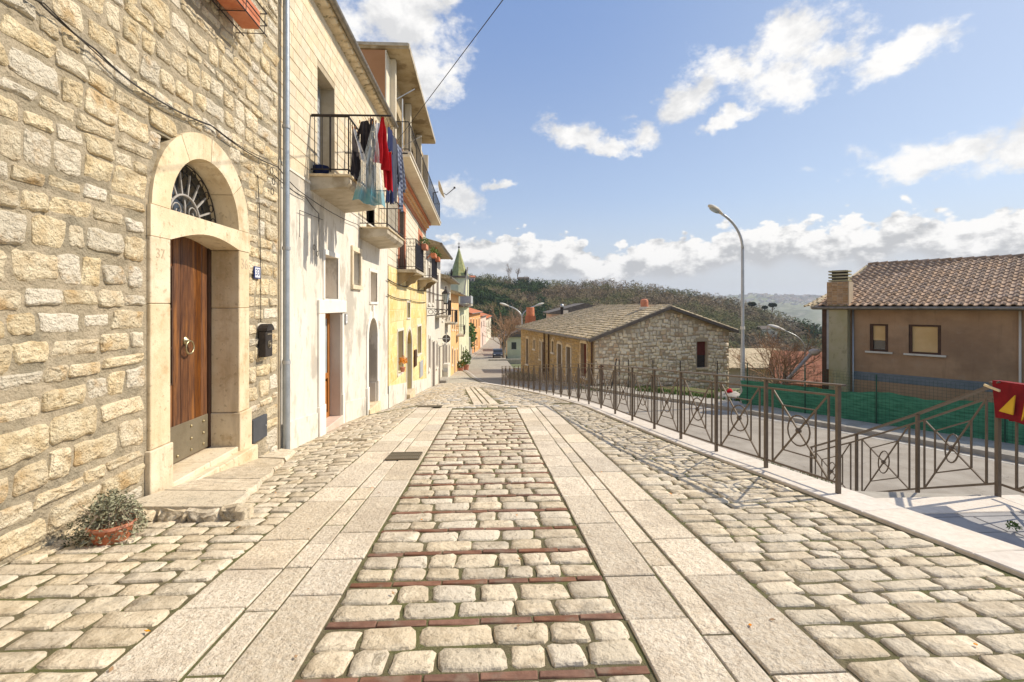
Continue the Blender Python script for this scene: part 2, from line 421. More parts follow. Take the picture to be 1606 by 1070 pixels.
def block(c, U, V, N, w, h, dep, bv=.008, back=-.02, jit=0.0):
    c, U, V, N = Vector(c), Vector(U), Vector(V), Vector(N); j = lambda: random.uniform(-jit, jit)
    cs = [(-w / 2 + j(), -h / 2 + j()), (w / 2 + j(), -h / 2 + j()), (w / 2 + j(), h / 2 + j()), (-w / 2 + j(), h / 2 + j())]
    vs = [c + U * u + V * v + N * back for u, v in cs] + [c + U * u + V * v + N * (dep - bv) for u, v in cs]
    vs += [c + U * (u - (bv if u > 0 else -bv)) + V * (v - (bv if v > 0 else -bv)) + N * dep for u, v in cs]
    fs = [(8, 9, 10, 11)]
    for r_ in (0, 4):
        for k in range(4): k2 = (k + 1) % 4; fs.append((r_ + k, r_ + k2, r_ + 4 + k2, r_ + 4 + k))
    return (c, vs, fs)
def spans(a, b, holes):
    """subtract hole intervals from [a,b]"""
    res = [(a, b)]
    for h0, h1 in holes:
        nr = []
        for s0, s1 in res:
            if h1 <= s0 or h0 >= s1: nr.append((s0, s1)); continue
            if h0 > s0: nr.append((s0, h0))
            if h1 < s1: nr.append((h1, s1))
        res = nr
    return [r for r in res if r[1] - r[0] > .04]
def interp(tab, x):
    if x <= tab[0][0]: return tab[0][1] + (x - tab[0][0]) * (tab[1][1] - tab[0][1]) / (tab[1][0] - tab[0][0])
    for (x0, y0), (x1, y1) in zip(tab, tab[1:]):
        if x <= x1: return y0 + (y1 - y0) * (x - x0) / (x1 - x0)
    (x0, y0), (x1, y1) = tab[-2:]; return y1 + (x - x1) * (y1 - y0) / (x1 - x0)
STAB = [(0, -1.45), (12.4, -2.56), (16.6, -3.08), (20, -3.52), (27.4, -4.46), (35, -5.4), (45, -6.33), (60, -7.65), (110, -10.2), (200, -11.4), (300, -12.5)]
WTAB = [(3.5, -1.75), (4.9, -1.90), (8, -2.38), (9.75, -2.56), (11.6, -2.72), (13.6, -2.98), (16.6, -3.43), (27, -4.54), (35, -5.46), (45, -6.4), (60, -7.7)]
KTAB = [(0.0, 3.72), (3.0, 3.62), (4.65, 3.45), (5.71, 3.34), (6.67, 3.19), (7.64, 3.08), (8.64, 3.0), (9.8, 2.9), (11.86, 2.76), (14.95, 2.52), (18, 2.2), (21.1, 1.8), (24.2, 1.36), (27.3, .86), (33, -.3), (41, -1.35), (50, -2.15), (58, -3.1)]
S = lambda y: interp(STAB, y)
WB = lambda y: (interp(WTAB, y) if y > 3.5 else min(S(y), interp(WTAB, 3.5) - (y - 3.5) * .085))
KX = lambda y: interp(KTAB, y)
def G(x, y):
    s = S(y)
    if x < -1.78:
        t = min(1, (-1.78 - x) / 1.52); return s + (WB(y) - s) * t
    return s
# ------------------------------------------------------------------ materials
m_rock = M('limestone_rubble', (.72, .57, .36), (.90, .78, .56), 7, (.3, .65), .9, 1.0, 45, .04, ridged=(11, .9), dirt_shade=((.30, .20, .10), .55), vary=.12, big=((.58, .36, .14), 3.2, .54, .70, .65), spots=((.36, .26, .15), 16, .62, .74, .5), tint=((.82, .75, .62), .3))
m_mortar = M('lime_mortar', (.35, .295, .205), (.46, .385, .275), 5, (.35, .65), .95, 1.0, 28, .03, spots=((.20, .165, .11), 9, .55, .68, .5), big=((.22, .20, .15), 1.4, .5, .68, .6))
m_dress = M('dressed_limestone', (.66, .53, .35), (.77, .66, .48), 2.5, (.3, .7), .8, .5, 60, .008, vary=.07, streak=((.36, .27, .16), .4), big=((.46, .32, .16), 3.0, .52, .68, .6), spots=((.36, .27, .16), 15, .58, .68, .6))
m_cob = M('worn_cobble', (.51, .425, .305), (.72, .625, .475), 9, (.3, .7), .66, .8, 40, .016, ridged=(15, .6), dirt_shade=((.20, .16, .10), .65), vary=.12, big=((.32, .29, .235), 5, .55, .7, .5), spots=((.24, .20, .13), 22, .64, .74, .6), tint=((.66, .58, .45), .3), spec=.25)
m_cob2 = M('worn_cobble_far', (.51, .42, .30), (.68, .585, .44), 9, (.3, .7), .7, .5, 30, .010, vary=.16, tint=((.46, .44, .41), .3))
m_granite = M('pitted_granite', (.66, .555, .415), (.80, .71, .57), 30, (.3, .7), .75, 1.0, 42, .02, vary=.13, spots=((.42, .33, .24), 48, .56, .66, .75), big=((.52, .43, .32), 1.9, .48, .68, .55))
m_white = M('white_limestone_kerb', (.64, .57, .485), (.75, .68, .59), 18, (.3, .7), .7, .5, 90, .004, vary=.05, big=((.62, .55, .46), 2.0, .5, .7, .5))
m_brickp = M('brick_paver', (.16, .078, .05), (.24, .125, .082), 14, (.3, .7), .75, .5, 80, .005, vary=.15, big=((.24, .18, .13), 6, .5, .66, .7))
m_moss = M('sandy_joint', (.13, .11, .06), (.21, .18, .105), 12, (.3, .7), .98, 1.0, 130, .012, big=((.15, .155, .055), 1.8, .47, .62, .8), spots=((.10, .12, .04), 24, .56, .66, .6))
m_far = M('distant_setts', (.42, .385, .31), (.52, .48, .39), 5, (.3, .7), .85, 1, 8, .02, cracks=(5, .08, .6, (.25, .22, .16)))
m_asph = M('worn_asphalt', (.30, .262, .215), (.385, .345, .29), 2.2, (.3, .7), .9, .6, 160, .006, spots=((.48, .43, .36), 160, .6, .7, .6), big=((.24, .21, .175), .5, .5, .7, .5), cracks=(1.1, .012, .5, (.10, .09, .08)))
m_conc = M('concrete', (.34, .31, .26), (.46, .42, .36), 3, (.3, .7), .9, .5, 60, .006, big=((.22, .20, .15), 1.2, .5, .7, .5))
m_shade_grey = M('shadow_grey_stone', (.30, .29, .285), (.38, .37, .36), 6, (.3, .7), .8, .4, 80, .005, vary=.1)  # landing slabs: cast shadow put into the grey; plain grey on a plate
m_soil = M('rough_ground', (.16, .13, .07), (.13, .16, .05), 1.2, (.4, .6), .98, 1, 20, .03)
m_plast = M('whitewashed_plaster', (.69, .635, .54), (.76, .71, .625), 1.5, (.3, .7), .9, .5, 30, .010, streak=((.52, .46, .37), .45), big=((.40, .36, .30), 1.1, .54, .62, .75), spots=((.55, .48, .38), 3.6, .55, .64, .6), cracks=(.9, .006, .6, (.5, .45, .38)), stretch=(1, 1, .55))
m_revl = M('plastered_reveal', (.66, .60, .52), (.72, .66, .58), 2, (.3, .7), .9, .3, 40, .005)
m_ashl = M('tufa_ashlar', (.66, .55, .39), (.76, .66, .50), 6, (.3, .7), .9, .8, 50, .008, vary=.08, spots=((.48, .38, .25), 30, .58, .7, .6))
m_joint = M('ashlar_joint', (.42, .34, .23), (.5, .42, .3), 5, (.3, .7), .95, .4, 60, .004)
m_yell = M('yellow_limewash', (.72, .55, .25), (.79, .65, .36), 2.0, (.35, .65), .9, .5, 30, .006, vary=.07, big=((.72, .45, .12), 1.4, .5, .68, .6), spots=((.83, .74, .5), 4, .55, .65, .5))
m_yjoint = M('yellow_joint', (.72, .62, .33), (.8, .72, .45), 3, (.3, .7), .95, .3, 40, .005)
m_cream = M('cream_plaster', (.68, .60, .46), (.75, .68, .55), 1.6, (.3, .7), .9, .4, 30, .006, streak=((.5, .42, .3), .4), big=((.6, .52, .4), 1, .58, .72, .5))
m_offw = M('off_white_plaster', (.66, .61, .52), (.74, .69, .60), 1.2, (.3, .7), .9, .3, 30, .005, streak=((.5, .44, .35), .4), big=((.55, .5, .43), .8, .56, .7, .5))
m_oran = M('orange_plaster', (.78, .44, .18), (.84, .54, .25), 1.2, (.3, .7), .9, .3, 30, .005, big=((.7, .5, .3), .8, .58, .7, .4))
m_oran2 = M('deep_orange_plaster', (.72, .33, .12), (.80, .44, .19), .8, (.3, .7), .9, .2, 30, .005)
m_grn = M('pale_green_plaster', (.60, .60, .40), (.70, .68, .48), 1.0, (.3, .7), .9, .3, 30, .005)
m_pink = M('pink_plaster', (.66, .48, .40), (.72, .56, .47), 1.0, (.3, .7), .9, .3, 30, .005)
m_brown = M('brown_render', (.385, .235, .135), (.47, .30, .18), 1.1, (.3, .7), .9, .35, 40, .006, streak=((.22, .14, .085), .35), big=((.24, .15, .095), .45, .46, .66, .6), spots=((.40, .29, .2), 2.2, .6, .7, .35), stretch=(1, 1, 1.3))
m_brown2 = M('brown_side_render', (.36, .18, .08), (.42, .22, .11), 1, (.3, .7), .9, .2, 40, .005)
m_pier = M('mossy_pier', (.36, .32, .17), (.44, .38, .25), 1.6, (.3, .7), .9, .6, 40, .006, big=((.40, .25, .10), .9, .52, .64, .8), spots=((.2, .19, .1), 5, .55, .68, .5), stretch=(1, 1, .6))
m_bluebd = M('faded_blue_band', (.16, .18, .20), (.22, .235, .25), 3, (.3, .7), .9, .2)
m_brickw = M('old_brick', (.36, .22, .12), (.48, .32, .19), 12, (.3, .7), .9, .5, 60, .004, vary=.18)
m_redtrim = M('brick_red_trim', (.52, .19, .10), (.6, .26, .15), 6, (.3, .7), .85, .3)
m_trimo = M('apricot_cornice', (.72, .42, .2), (.8, .52, .3), 4, (.3, .7), .85, .3)
m_wood = M('varnished_chestnut', (.075, .028, .013), (.20, .08, .028), 5, (.3, .7), .42, .35, 40, .003, vary=.22, stretch=(9, 9, .7), spots=((.06, .02, .01), 8, .56, .68, .7), big=((.30, .12, .03), .9, .5, .62, .8), spec=.5)
m_wood2 = M('orange_stained_wood', (.34, .12, .025), (.44, .18, .05), 4, (.3, .7), .4, .25, 40, .002, stretch=(8, 8, .8))
m_dkwood = M('dark_frame_wood', (.06, .03, .018), (.10, .05, .03), 4, (.3, .7), .6, .3)
m_shut = M('brown_shutter', (.17, .10, .07), (.23, .14, .10), 4, (.3, .7), .7, .3, vary=.1)
m_shutr = M('maroon_shutter', (.12, .025, .018), (.17, .04, .03), 4, (.3, .7), .6, .3)
m_shutg = M('grey_shutter', (.36, .37, .38), (.45, .46, .47), 4, (.3, .7), .6, .2)
m_brass = M('aged_brass', (.42, .35, .2), (.55, .47, .3), 20, (.3, .7), .35, .2, metal=.9)
m_kick = M('dull_metal_plate', (.20, .165, .11), (.27, .23, .16), 4, (.3, .7), .5, .2, metal=.35, big=((.12, .09, .06), 2, .5, .7, .5))
m_iron = M('brown_painted_iron', (.115, .085, .06), (.15, .115, .085), 8, (.3, .7), .55, .3, 90, .002, metal=.1, spec=.4)
m_black = M('wrought_iron', (.035, .03, .028), (.06, .05, .045), 10, (.3, .7), .6, .3, metal=.3)
m_wire = M('black_cable', (.05, .042, .035), None, rough=.7, bump=0)
m_pipe = M('galvanised_pipe', (.36, .40, .44), (.44, .48, .52), 5, (.3, .7), .38, .15, metal=.55)
m_gutt = M('old_gutter', (.19, .165, .13), (.30, .27, .23), 6, (.3, .7), .5, .3, metal=.4)
m_galv = M('galvanised_steel', (.42, .43, .44), (.5, .51, .52), 4, (.3, .7), .42, .1, metal=.5)
m_glass = M('dark_glass', (.03, .035, .04), None, rough=.12, bump=0, spec=.9)
m_glassb = M('pale_glass', (.30, .36, .40), (.42, .48, .52), 2, (.3, .7), .15, .0, spec=.8)
m_blind = M('ochre_roller_blind', (.66, .43, .19), (.74, .51, .25), 1.4, (.35, .65), .8, .15)
m_tile = M('mottled_roof_tile', (.36, .235, .15), (.50, .355, .245), 9, (.3, .7), .85, .5, 60, .005, vary=.16, spots=((.14, .09, .06), 14, .55, .68, .7), big=((.26, .19, .13), 1.2, .5, .7, .5))
m_tile2 = M('weathered_coppi', (.46, .37, .24), (.62, .51, .35), 6, (.3, .7), .95, .5, 40, .01, vary=.28, spots=((.14, .12, .06), 5, .52, .64, .7))
m_tile3 = M('red_roof_tile', (.42, .14, .07), (.50, .2, .11), 4, (.3, .7), .9, .4, 20, .01, vary=.15)
m_tileg = M('grey_brown_tile', (.12, .10, .085), (.17, .145, .12), 4, (.3, .7), .9, .5, 20, .01, vary=.15)
m_terr = M('terracotta', (.50, .18, .10), (.60, .26, .16), 6, (.3, .7), .75, .2, vary=.05)
m_stonegab = M('pale_rubble', (.76, .62, .44), (.90, .80, .62), 6, (.3, .7), .9, .6, 30, .015, vary=.2, tint=((.55, .38, .24), .18))
m_gabmort = M('gable_mortar', (.44, .34, .23), (.52, .42, .30), 3, (.3, .7), .95, .5)
m_ochre = M('ochre_brickwork', (.42, .30, .155), (.54, .405, .23), 5, (.3, .7), .95, .5, 30, .01, vary=.14, big=((.30, .2, .1), .8, .5, .68, .6))
m_spire = M('glazed_spire_tile', (.22, .235, .09), (.31, .32, .15), 2.5, (.35, .65), .5, .3, 20, .01, vary=.2, spots=((.40, .24, .08), 3, .56, .66, .6))
m_slab = M('balcony_concrete', (.42, .36, .27), (.56, .50, .40), 3, (.3, .7), .9, .5, 40, .006, big=((.28, .22, .14), 1.6, .5, .66, .7))
m_soff = M('stained_soffit', (.36, .27, .15), (.50, .41, .27), 1.4, (.3, .7), .9, .4, 30, .006, big=((.20, .14, .07), 1.3, .48, .62, .8))
m_leafg = M('dusty_leaf', (.20, .20, .12), (.38, .37, .26), 30, (.3, .7), .8, 0, vary=.35)
m_leaf2 = M('green_leaf', (.07, .12, .03), (.13, .2, .05), 20, (.3, .7), .7, 0, vary=.35)
m_flow = M('orange_flower', (.75, .22, .03), (.8, .4, .05), 20, (.3, .7), .7, 0, vary=.2)
m_twig = M('bare_twig', (.22, .165, .12), (.32, .25, .19), 3, (.3, .7), .9, 0, vary=.25)
m_twigr = M('russet_twig', (.30, .17, .10), (.42, .27, .16), 3, (.3, .7), .9, 0, vary=.25)
m_wood_far = M('bare_wood', (.065, .047, .028), (.27, .20, .125), .22, (.38, .6), 1, 0, vary=.25, big=((.115, .13, .04), .035, .46, .58, .75))
m_ever = M('evergreen_wood', (.010, .026, .010), (.045, .075, .024), .16, (.4, .6), 1, 0, vary=.4)
m_hill = M('hill_ground', (.10, .085, .05), (.16, .14, .085), .03, (.4, .6), 1, 0, big=((.14, .16, .06), .02, .5, .6, .7))
m_field = M('valley_fields', (.16, .18, .09), (.27, .27, .17), .004, (.4, .6), 1, 0, big=((.10, .11, .06), .009, .5, .58, .8), spots=((.34, .31, .22), .012, .6, .66, .6))
m_town = M('far_walls', (.72, .64, .56), (.62, .5, .42), .05, (.4, .6), .9, 0, vary=.2)
m_plate = M('enamel_plate', (.75, .76, .78), None, rough=.3, bump=0)
m_blue = M('blue_enamel', (.03, .05, .2), None, rough=.4, bump=0)
m_inc = M('incised_numeral', (.52, .42, .29), None, rough=.9, bump=0)
m_net = M('green_shade_net', (.025, .14, .08), (.07, .26, .155), 3, (.3, .7), .75, .4, 300, .002, stretch=(1, 1, 6))
m_gpost = M('green_wire_post', (.02, .07, .045), None, rough=.6, bump=0)
def cloth(n, a, b=None, **k): return M(n, a, b, 10, (.3, .7), .9, .3, 300, .001, **k)
m_cred = cloth('red_fabric', (.55, .012, .02), (.45, .008, .015)); m_cblk = cloth('black_fabric', (.03, .024, .026), (.05, .04, .042))
m_cnav = cloth('navy_fabric', (.012, .02, .07), (.02, .03, .10)); m_cgry = cloth('grey_blue_fabric', (.05, .056, .085), (.075, .08, .11))
m_cwht = cloth('white_fabric', (.75, .74, .74), (.65, .64, .66)); m_dkred = cloth('wine_red_fabric', (.17, .006, .01), (.25, .012, .016))
m_gold = cloth('golden_fabric', (.62, .36, .02), (.7, .44, .04))
def check_mat():
    m = bpy.data.materials.new('blue_checked_fabric'); m.use_nodes = True; T = NT(m.node_tree)
    b = T.n['Principled BSDF']; g = T.new('ShaderNodeNewGeometry'); s = T.new('ShaderNodeSeparateXYZ'); T.l.new(g.outputs['Position'], s.inputs[0])
    a = T.ramp(T.math('SINE', T.math('MULTIPLY', s.outputs[2], 62)), -.2, .2); c = T.ramp(T.math('SINE', T.math('MULTIPLY', s.outputs[1], 40)), -.2, .2)
    k = T.math('MULTIPLY', T.math('ADD', a, c), .5)
    T.put(b.inputs['Base Color'], T.mix(k, (.02, .028, .07), (.26, .29, .38))); b.inputs['Roughness'].default_value = .9
    return m
m_check = check_mat()
def veil_mat():
    m = bpy.data.materials.new('sheer_plastic_sheet'); m.use_nodes = True; T = NT(m.node_tree); T.n.clear()
    out = T.new('ShaderNodeOutputMaterial'); b = T.new('ShaderNodeBsdfPrincipled'); tr = T.new('ShaderNodeBsdfTransparent'); mx = T.new('ShaderNodeMixShader')
    g = T.new('ShaderNodeNewGeometry'); s = T.new('ShaderNodeSeparateXYZ'); T.l.new(g.outputs['Position'], s.inputs[0])
    n = T.noise(T.vscale(g.outputs['Position'], (14, 14, 3)), 1.0, 4)
    low = T.ramp(T.math('ADD', s.outputs[2], T.math('MULTIPLY', T.math('SUBTRACT', n, .5), .35)), 2.35, 2.1)
    T.put(b.inputs['Base Color'], T.mix(low, (.72, .78, .80), (.10, .32, .38))); b.inputs['Roughness'].default_value = .35
    f = T.math('MAXIMUM', T.ramp(n, .35, .65, .2, .6), T.math('MULTIPLY', low, .85))
    T.put(mx.inputs[0], f); T.l.new(tr.outputs[0], mx.inputs[1]); T.l.new(b.outputs[0], mx.inputs[2]); T.l.new(mx.outputs[0], out.inputs[0])
    return m
m_veil = veil_mat()

# ------------------------------------------------------------------ terrain
def crest_el(azd):   # silhouette of the wooded hill, degrees azimuth -> elevation
    return interp(HILL, azd)
HILL = []
for (px, py) in [(-400, 380), (300, 410), (600, 425), (735, 434), (770, 435), (800, 439), (850, 441), (900, 444), (950, 442), (1000, 447), (1050, 454), (1090, 459), (1130, 468), (1160, 476), (1200, 487), (1240, 500), (1280, 514), (1320, 526), (1400, 560), (1500, 580)]:
    a, e = AE(px, py); HILL.append((math.degrees(a), math.degrees(e)))
def fbm(x, y, s, o=4):
    return mnoise.fractal(Vector((x * s, y * s, 3.1)), .9, 2.1, o, noise_basis='PERLIN_ORIGINAL')
def base_z(x, y):
    s = S(max(y, -40)) if y > -40 else S(-40)
    z = s - .55
    dx = max(0, x - 19 - max(0, (40 - y)) * .05) if y < 60 else max(0, x - 16)
    z -= min(60, dx * .22)
    r = hypot(x, y)
    if r > 450: z -= min(95, (r - 450) * .12)
    if y > 0 and x > 4:        # the lower road's bench
        z = min(z, -4.4 if y < 27 else z)
    if x > 2.2 and 0 <= y < 60: z = min(z, -4.45)
    return z
rs = [0, 4, 8, 12, 17, 23, 30, 38, 47, 57, 70, 85, 105, 130, 160, 200, 250, 320, 400, 500, 650, 850, 1100, 1500, 2000, 2600, 3300, 4000]
mb = MB(); NA = 120
for r in rs:
    for k in range(NA):
        t = 2 * pi * k / NA; x, y = r * sin(t), r * cos(t); mb.v.append(Vector((x, y, base_z(x, y))))
for i in range(len(rs) - 1):
    for k in range(NA):
        k2 = (k + 1) % NA; mb.f.append((i * NA + k, (i + 1) * NA + k, (i + 1) * NA + k2, i * NA + k2))
mb.build('ground', m_field, None, smooth=True, kind='structure')

def hill_pt(azr, t):
    """t 0 foot .. 1 crest .. 1.6 behind"""
    e = radians(crest_el(math.degrees(azr)))
    D1 = 330 - 60 * max(0, sin(azr)) ; D0 = 175 - 40 * max(0, sin(azr) * 1.6)
    r = D0 + (D1 - D0) * t
    zc = D1 * tan(e) - 3.0
    zf = -15 - 22 * max(0, sin(azr) * 2)
    if t <= 1: z = zf + (zc - zf) * (max(t, 0) ** .85)
    else: z = zc - (t - 1) * 90
    x, y = r * sin(azr), r * cos(azr)
    z += fbm(x, y, .012) * 7 * min(1, t * 2) * (1 - t * .85 if t < 1 else .15)
    return Vector((x, y, z))
mb = MB(); na, nt = 110, 34
for i in range(na):
    a = radians(-34 + 74 * i / (na - 1))
    for j in range(nt): mb.v.append(hill_pt(a, 1.5 * j / (nt - 1) - .02))
for i in range(na - 1):
    for j in range(nt - 1): mb.f.append((i * nt + j, i * nt + j + 1, (i + 1) * nt + j + 1, (i + 1) * nt + j))
mb.build('hill', m_hill, None, smooth=True, kind='structure')
# far plateau
mb = MB(); na, nt = 90, 18
PLAT = [AE(x, y) for x, y in [(700, 466), (1100, 463), (1140, 459), (1175, 457), (1250, 459), (1320, 461), (1500, 462), (1900, 456), (2300, 460)]]
for i in range(na):
    a = radians(-8 + 66 * i / (na - 1)); e = interp(PLAT, a)
    for j in range(nt):
        t = j / (nt - 1); r = 1300 + 1900 * t
        z = -150 + (3200 * tan(e) - 2 + 150) * min(1, t) ** 1.5 if t < .97 else -60
        mb.v.append(Vector((r * sin(a), r * cos(a), z + fbm(r * sin(a), r * cos(a), .0016) * 60 * sin(pi * min(1, t)))))
for i in range(na - 1):
    for j in range(nt - 1): mb.f.append((i * nt + j, i * nt + j + 1, (i + 1) * nt + j + 1, (i + 1) * nt + j))
mb.build('plateau', m_field, None, smooth=True, kind='structure')
mb = MB()
for k in range(150):
    a, e = AE(random.gauss(1235, 38), 0)[0], 0
    t = random.uniform(.80, .95); r = 1300 + 1900 * t; e = interp(PLAT, a)
    z = -150 + (3200 * tan(e) - 2 + 150) * t ** 1.5 + fbm(r * sin(a), r * cos(a), .0016) * 60 * sin(pi * t)
    w = random.uniform(4, 11); h = random.uniform(4, 9)
    c = Vector((r * sin(a), r * cos(a), z)); mb.box(c - Vector((w, w, 4)), c + Vector((w, w, h)))
mb.build('distant_town', m_town, None, kind='stuff', label='pale hilltop town scattered along the far blue ridge', category='town')

# woods on the hill: every tree is a clump of small twig faces
def wood(name, mat, label, pts, faces_per, rad, fs_):
    V = []; F = []
    for (c, sc) in pts:
        R = rad * sc
        for _ in range(faces_per):
            d = Vector((random.gauss(0, 1), random.gauss(0, 1), random.gauss(0, 1))).normalized()
            rr = R * random.uniform(.45, 1) ** .5
            p = c + Vector((d.x * rr, d.y * rr, R * .8 + d.z * rr * 1.05))
            a = Vector((random.gauss(0, 1), random.gauss(0, 1), random.gauss(0, 1))).normalized() * fs_ * sc * random.uniform(.5, 1.2)
            b = a.orthogonal().normalized() * fs_ * sc * random.uniform(.2, .6)
            n = len(V); V += [p - a, p + b, p + a * .9]; F.append((n, n + 1, n + 2))
    me = bpy.data.meshes.new(name); me.from_pydata(V, [], F); me.materials.append(mat)
    o = bpy.data.objects.new(name, me); SC.collection.objects.link(o); props(o, label, 'woods', None, 'stuff')
rw = random.Random(3); bare, ever = [], []
for _ in range(6800):
    a = radians(rw.uniform(-13, 37)); t = rw.uniform(0, 1) ** 1.1 * 1.01
    p = hill_pt(a, t); q = PROJ(p)
    if not q or not (700 < q[0] < 1420): continue
    green = 730 < q[0] < 855 and 452 < q[1] < 540 and mnoise.noise(Vector((p.x * .035, p.y * .035, 1))) > -.12
    green = green or mnoise.noise(Vector((p.x * .02, p.y * .02, 7))) > .40
    if green: ever.append((p, rw.uniform(.8, 1.5)))
    else: bare.append((p, rw.uniform(.55, 1.3)))
wood('bare_woods', m_wood_far, 'brown leafless woods covering the hill behind the houses', bare, 50, 2.7, .8)
wood('evergreen_woods', m_ever, 'dark green evergreen trees on the lower left flank of the hill', ever, 90, 2.6, .8)

# ------------------------------------------------------------------ street surfaces
def ysteps(a, b, st):
    n = max(1, int(round((b - a) / st))); return [a + (b - a) * i / n for i in range(n + 1)]
# joint bed of the whole paved street
mb = MB(); ys = ysteps(0.2, 60, .6); NX = 12
for y in ys:
    for k in range(NX + 1):
        x = -3.32 + (KX(y) + .12 + 3.32) * k / NX
        mb.v.append(Vector((x, y, G(x, y) - .011)))
for i in range(len(ys) - 1):
    for k in range(NX): a = i * (NX + 1) + k; mb.f.append((a, a + 1, a + NX + 2, a + NX + 1))
pav = mb.build('cobbled_street', m_moss, None, smooth=True, kind='structure')
mb = MB()   # distant part of the same paving, only its colour is left to see
ys = ysteps(33, 59.5, 1.0)
for y in ys:
    for k in range(NX + 1):
        x = -3.3 + (KX(y) - .02 + 3.3) * k / NX; mb.v.append(Vector((x, y, G(x, y) - .006)))
for i in range(len(ys) - 1):
    for k in range(NX): a = i * (NX + 1) + k; mb.f.append((a, a + 1, a + NX + 2, a + NX + 1))
mb.build('pavement', m_far, None, smooth=True, kind='structure')

def row_pieces(x0f, x1f, y0, y1, wmean, n=12, lo=False, skip=None):
    """one row of setts between y0 and y1, x from x0f(y) to x1f(y)"""
    ym = (y0 + y1) / 2; x = x0f(ym); xe = x1f(ym); res = []; h = (y1 - y0)
    ws = []
    while sum(ws) < (xe - x) - .01: ws.append(wmean * random.uniform(.62, 1.38))
    if not ws: return res
    k = (xe - x) / sum(ws)
    for w in ws:
        w *= k; xc = x + w / 2; g = .016 if not lo else .02
        yj = random.uniform(-.008, .008)
        if not skip or not skip(xc, ym):
            z = G(xc, ym); sl = (G(xc, ym + .1) - G(xc, ym - .1)) / .2; sx_ = (G(xc + .1, ym) - G(xc - .1, ym)) / .2
            V = Vector((0, 1, sl)).normalized(); U = Vector((1, 0, sx_)).normalized(); N = U.cross(V)
            res.append(rock((xc, ym + yj, z - .022), U, V, N, w - g * random.uniform(.7, 1.4), h - g * random.uniform(.7, 1.3), .021 + random.uniform(-.004, .005),
                            n=n, jit=.06, rim=.008, back=-.01, p=3.6, dome=.15, rough=.28, taper=random.uniform(-.5, .5), lo=lo))
        x += w
    return res
CL0, CR0 = -.855, .745        # the centre panel
LB = [(-1.735, -1.355), (-1.355, -1.175), (-1.175, -.855)]
RB = [(.745, 1.09), (1.09, 1.26), (1.26, 1.625)]
YE = 12.35
center = []; bricks = []
y = .8425 - .45; nb = 0
while y < YE - .3:
    # brick line then two rows of setts
    x = CL0 + .005
    while x < CR0 - .02:
        w = min(random.uniform(.25, .31), CR0 - .005 - x); z = S(y); V = Vector((0, 1, -.0896)).normalized()
        if w > .05: bricks.append(block((x + w / 2, y + random.uniform(-.004, .004), z - .022), (1, 0, 0), V, Vector((0, .0896, 1)).normalized(), w - .008, .052, .020 + random.uniform(-.003, .003), bv=.006, jit=.003))
        x += w
    a = y + .033; hh = (.45 - .066) / 2; sp = random.uniform(-.02, .02)
    for r0, r1 in ((a, a + hh + sp), (a + hh + sp, a + 2 * hh)):
        center += row_pieces(lambda t: CL0 + .01, lambda t: CR0 - .01, r0, r1, .30 if y < 5 else .28)
    y += .45
emit(center, 'cobblestone', 'cobblestones', m_cob, pav, 300)
emit(bricks, 'brick', 'bricks', m_brickp, pav, 300)
slabs = []
for bands in (LB, RB):
    for li, (xa, xb) in enumerate(bands):
        y = .3 + random.uniform(0, .3)
        while y < YE:
            L = random.choice((.5, .62, .75, .95, 1.1)) if li != 1 else random.choice((.4, .55, .7, .8))
            L = min(L, YE - y)
            z = S(y + L / 2); sl = (S(y + L) - S(y)) / max(L, .01); V = Vector((0, 1, sl)).normalized(); N = Vector((1, 0, 0)).cross(V)
            if L > .1 and not (li == 1 and bands is LB and 6.1 < y + L / 2 < 0):
                slabs.append(block(((xa + xb) / 2, y + L / 2, z - .022 - (.006 if li == 1 else 0)), (1, 0, 0), V, N, xb - xa - .014, L - .013, .024 + random.uniform(-.003, .003), bv=.006, jit=.004))
            y += L
# the chevron band and the narrow second strip further down the street
def zquad(p, q, wdt, n):
    p = Vector(p); q = Vector(q); res = []
    for i in range(n):
        a = p.lerp(q, i / n); b = p.lerp(q, (i + 1) / n); c = (a + b) / 2; z0, z1, zc = G(a.x, a.y), G(b.x, b.y), G(c.x, c.y)
        U = Vector((b.x - a.x, b.y - a.y, z1 - z0)); L = U.length; U.normalize(); V = Vector((-U.y, U.x, 0)).normalized(); V.z = (G(c.x + V.x * .1, c.y + V.y * .1) - zc) / .1; V.normalize()
        res.append(block((c.x, c.y, zc - .02), U, V, U.cross(V), L - .01, wdt, .026, bv=.004))
    return res
slabs += zquad((-1.75, 12.5), (-.4, 13.35), .34, 3) + zquad((-.36, 13.42), (.34, 13.42), .34, 2) + zquad((.38, 13.35), (1.64, 12.5), .34, 3)
for (a0, a1, b0, b1) in ((-.37, -.12, -1.13, -.9), (-.10, .06, -.88, -.66), (.08, .33, -.64, -.36)):
    xa, xb = (a0 + a1) / 2, (b0 + b1) / 2
    slabs += zquad((xa, 13.65), (xb, 25.6), (a1 - a0) - .02, 14)
emit(slabs, 'paving_slab', 'paving_slabs', m_granite, pav, 300, smooth=False)
def grate_skip(x, y): return False
left = []; right = []
def plat_x(y):       # outer edge of the doorstep platform
    return interp([(4.35, -3.3), (4.40, -2.25), (7.85, -3.02), (7.9, -3.3)], y) if 4.35 < y < 7.9 else -3.3
y = .5
while y < YE + .2:
    h = random.uniform(.145, .19)
    left += row_pieces(lambda t: plat_x(t) + .01, lambda t: -1.745, y, y + h, .29, skip=lambda x, yy: x < plat_x(yy) + .05)
    y += h
y = .5
while y < YE + .2:
    h = random.uniform(.135, .175)
    right += row_pieces(lambda t: 1.637, lambda t: KX(t) - .27, y, y + h, .30)
    y += h
emit(left, 'cobblestone', 'cobblestones', m_cob, pav, 290)
emit(right, 'cobblestone', 'cobblestones', m_cob, pav, 300)
far = []
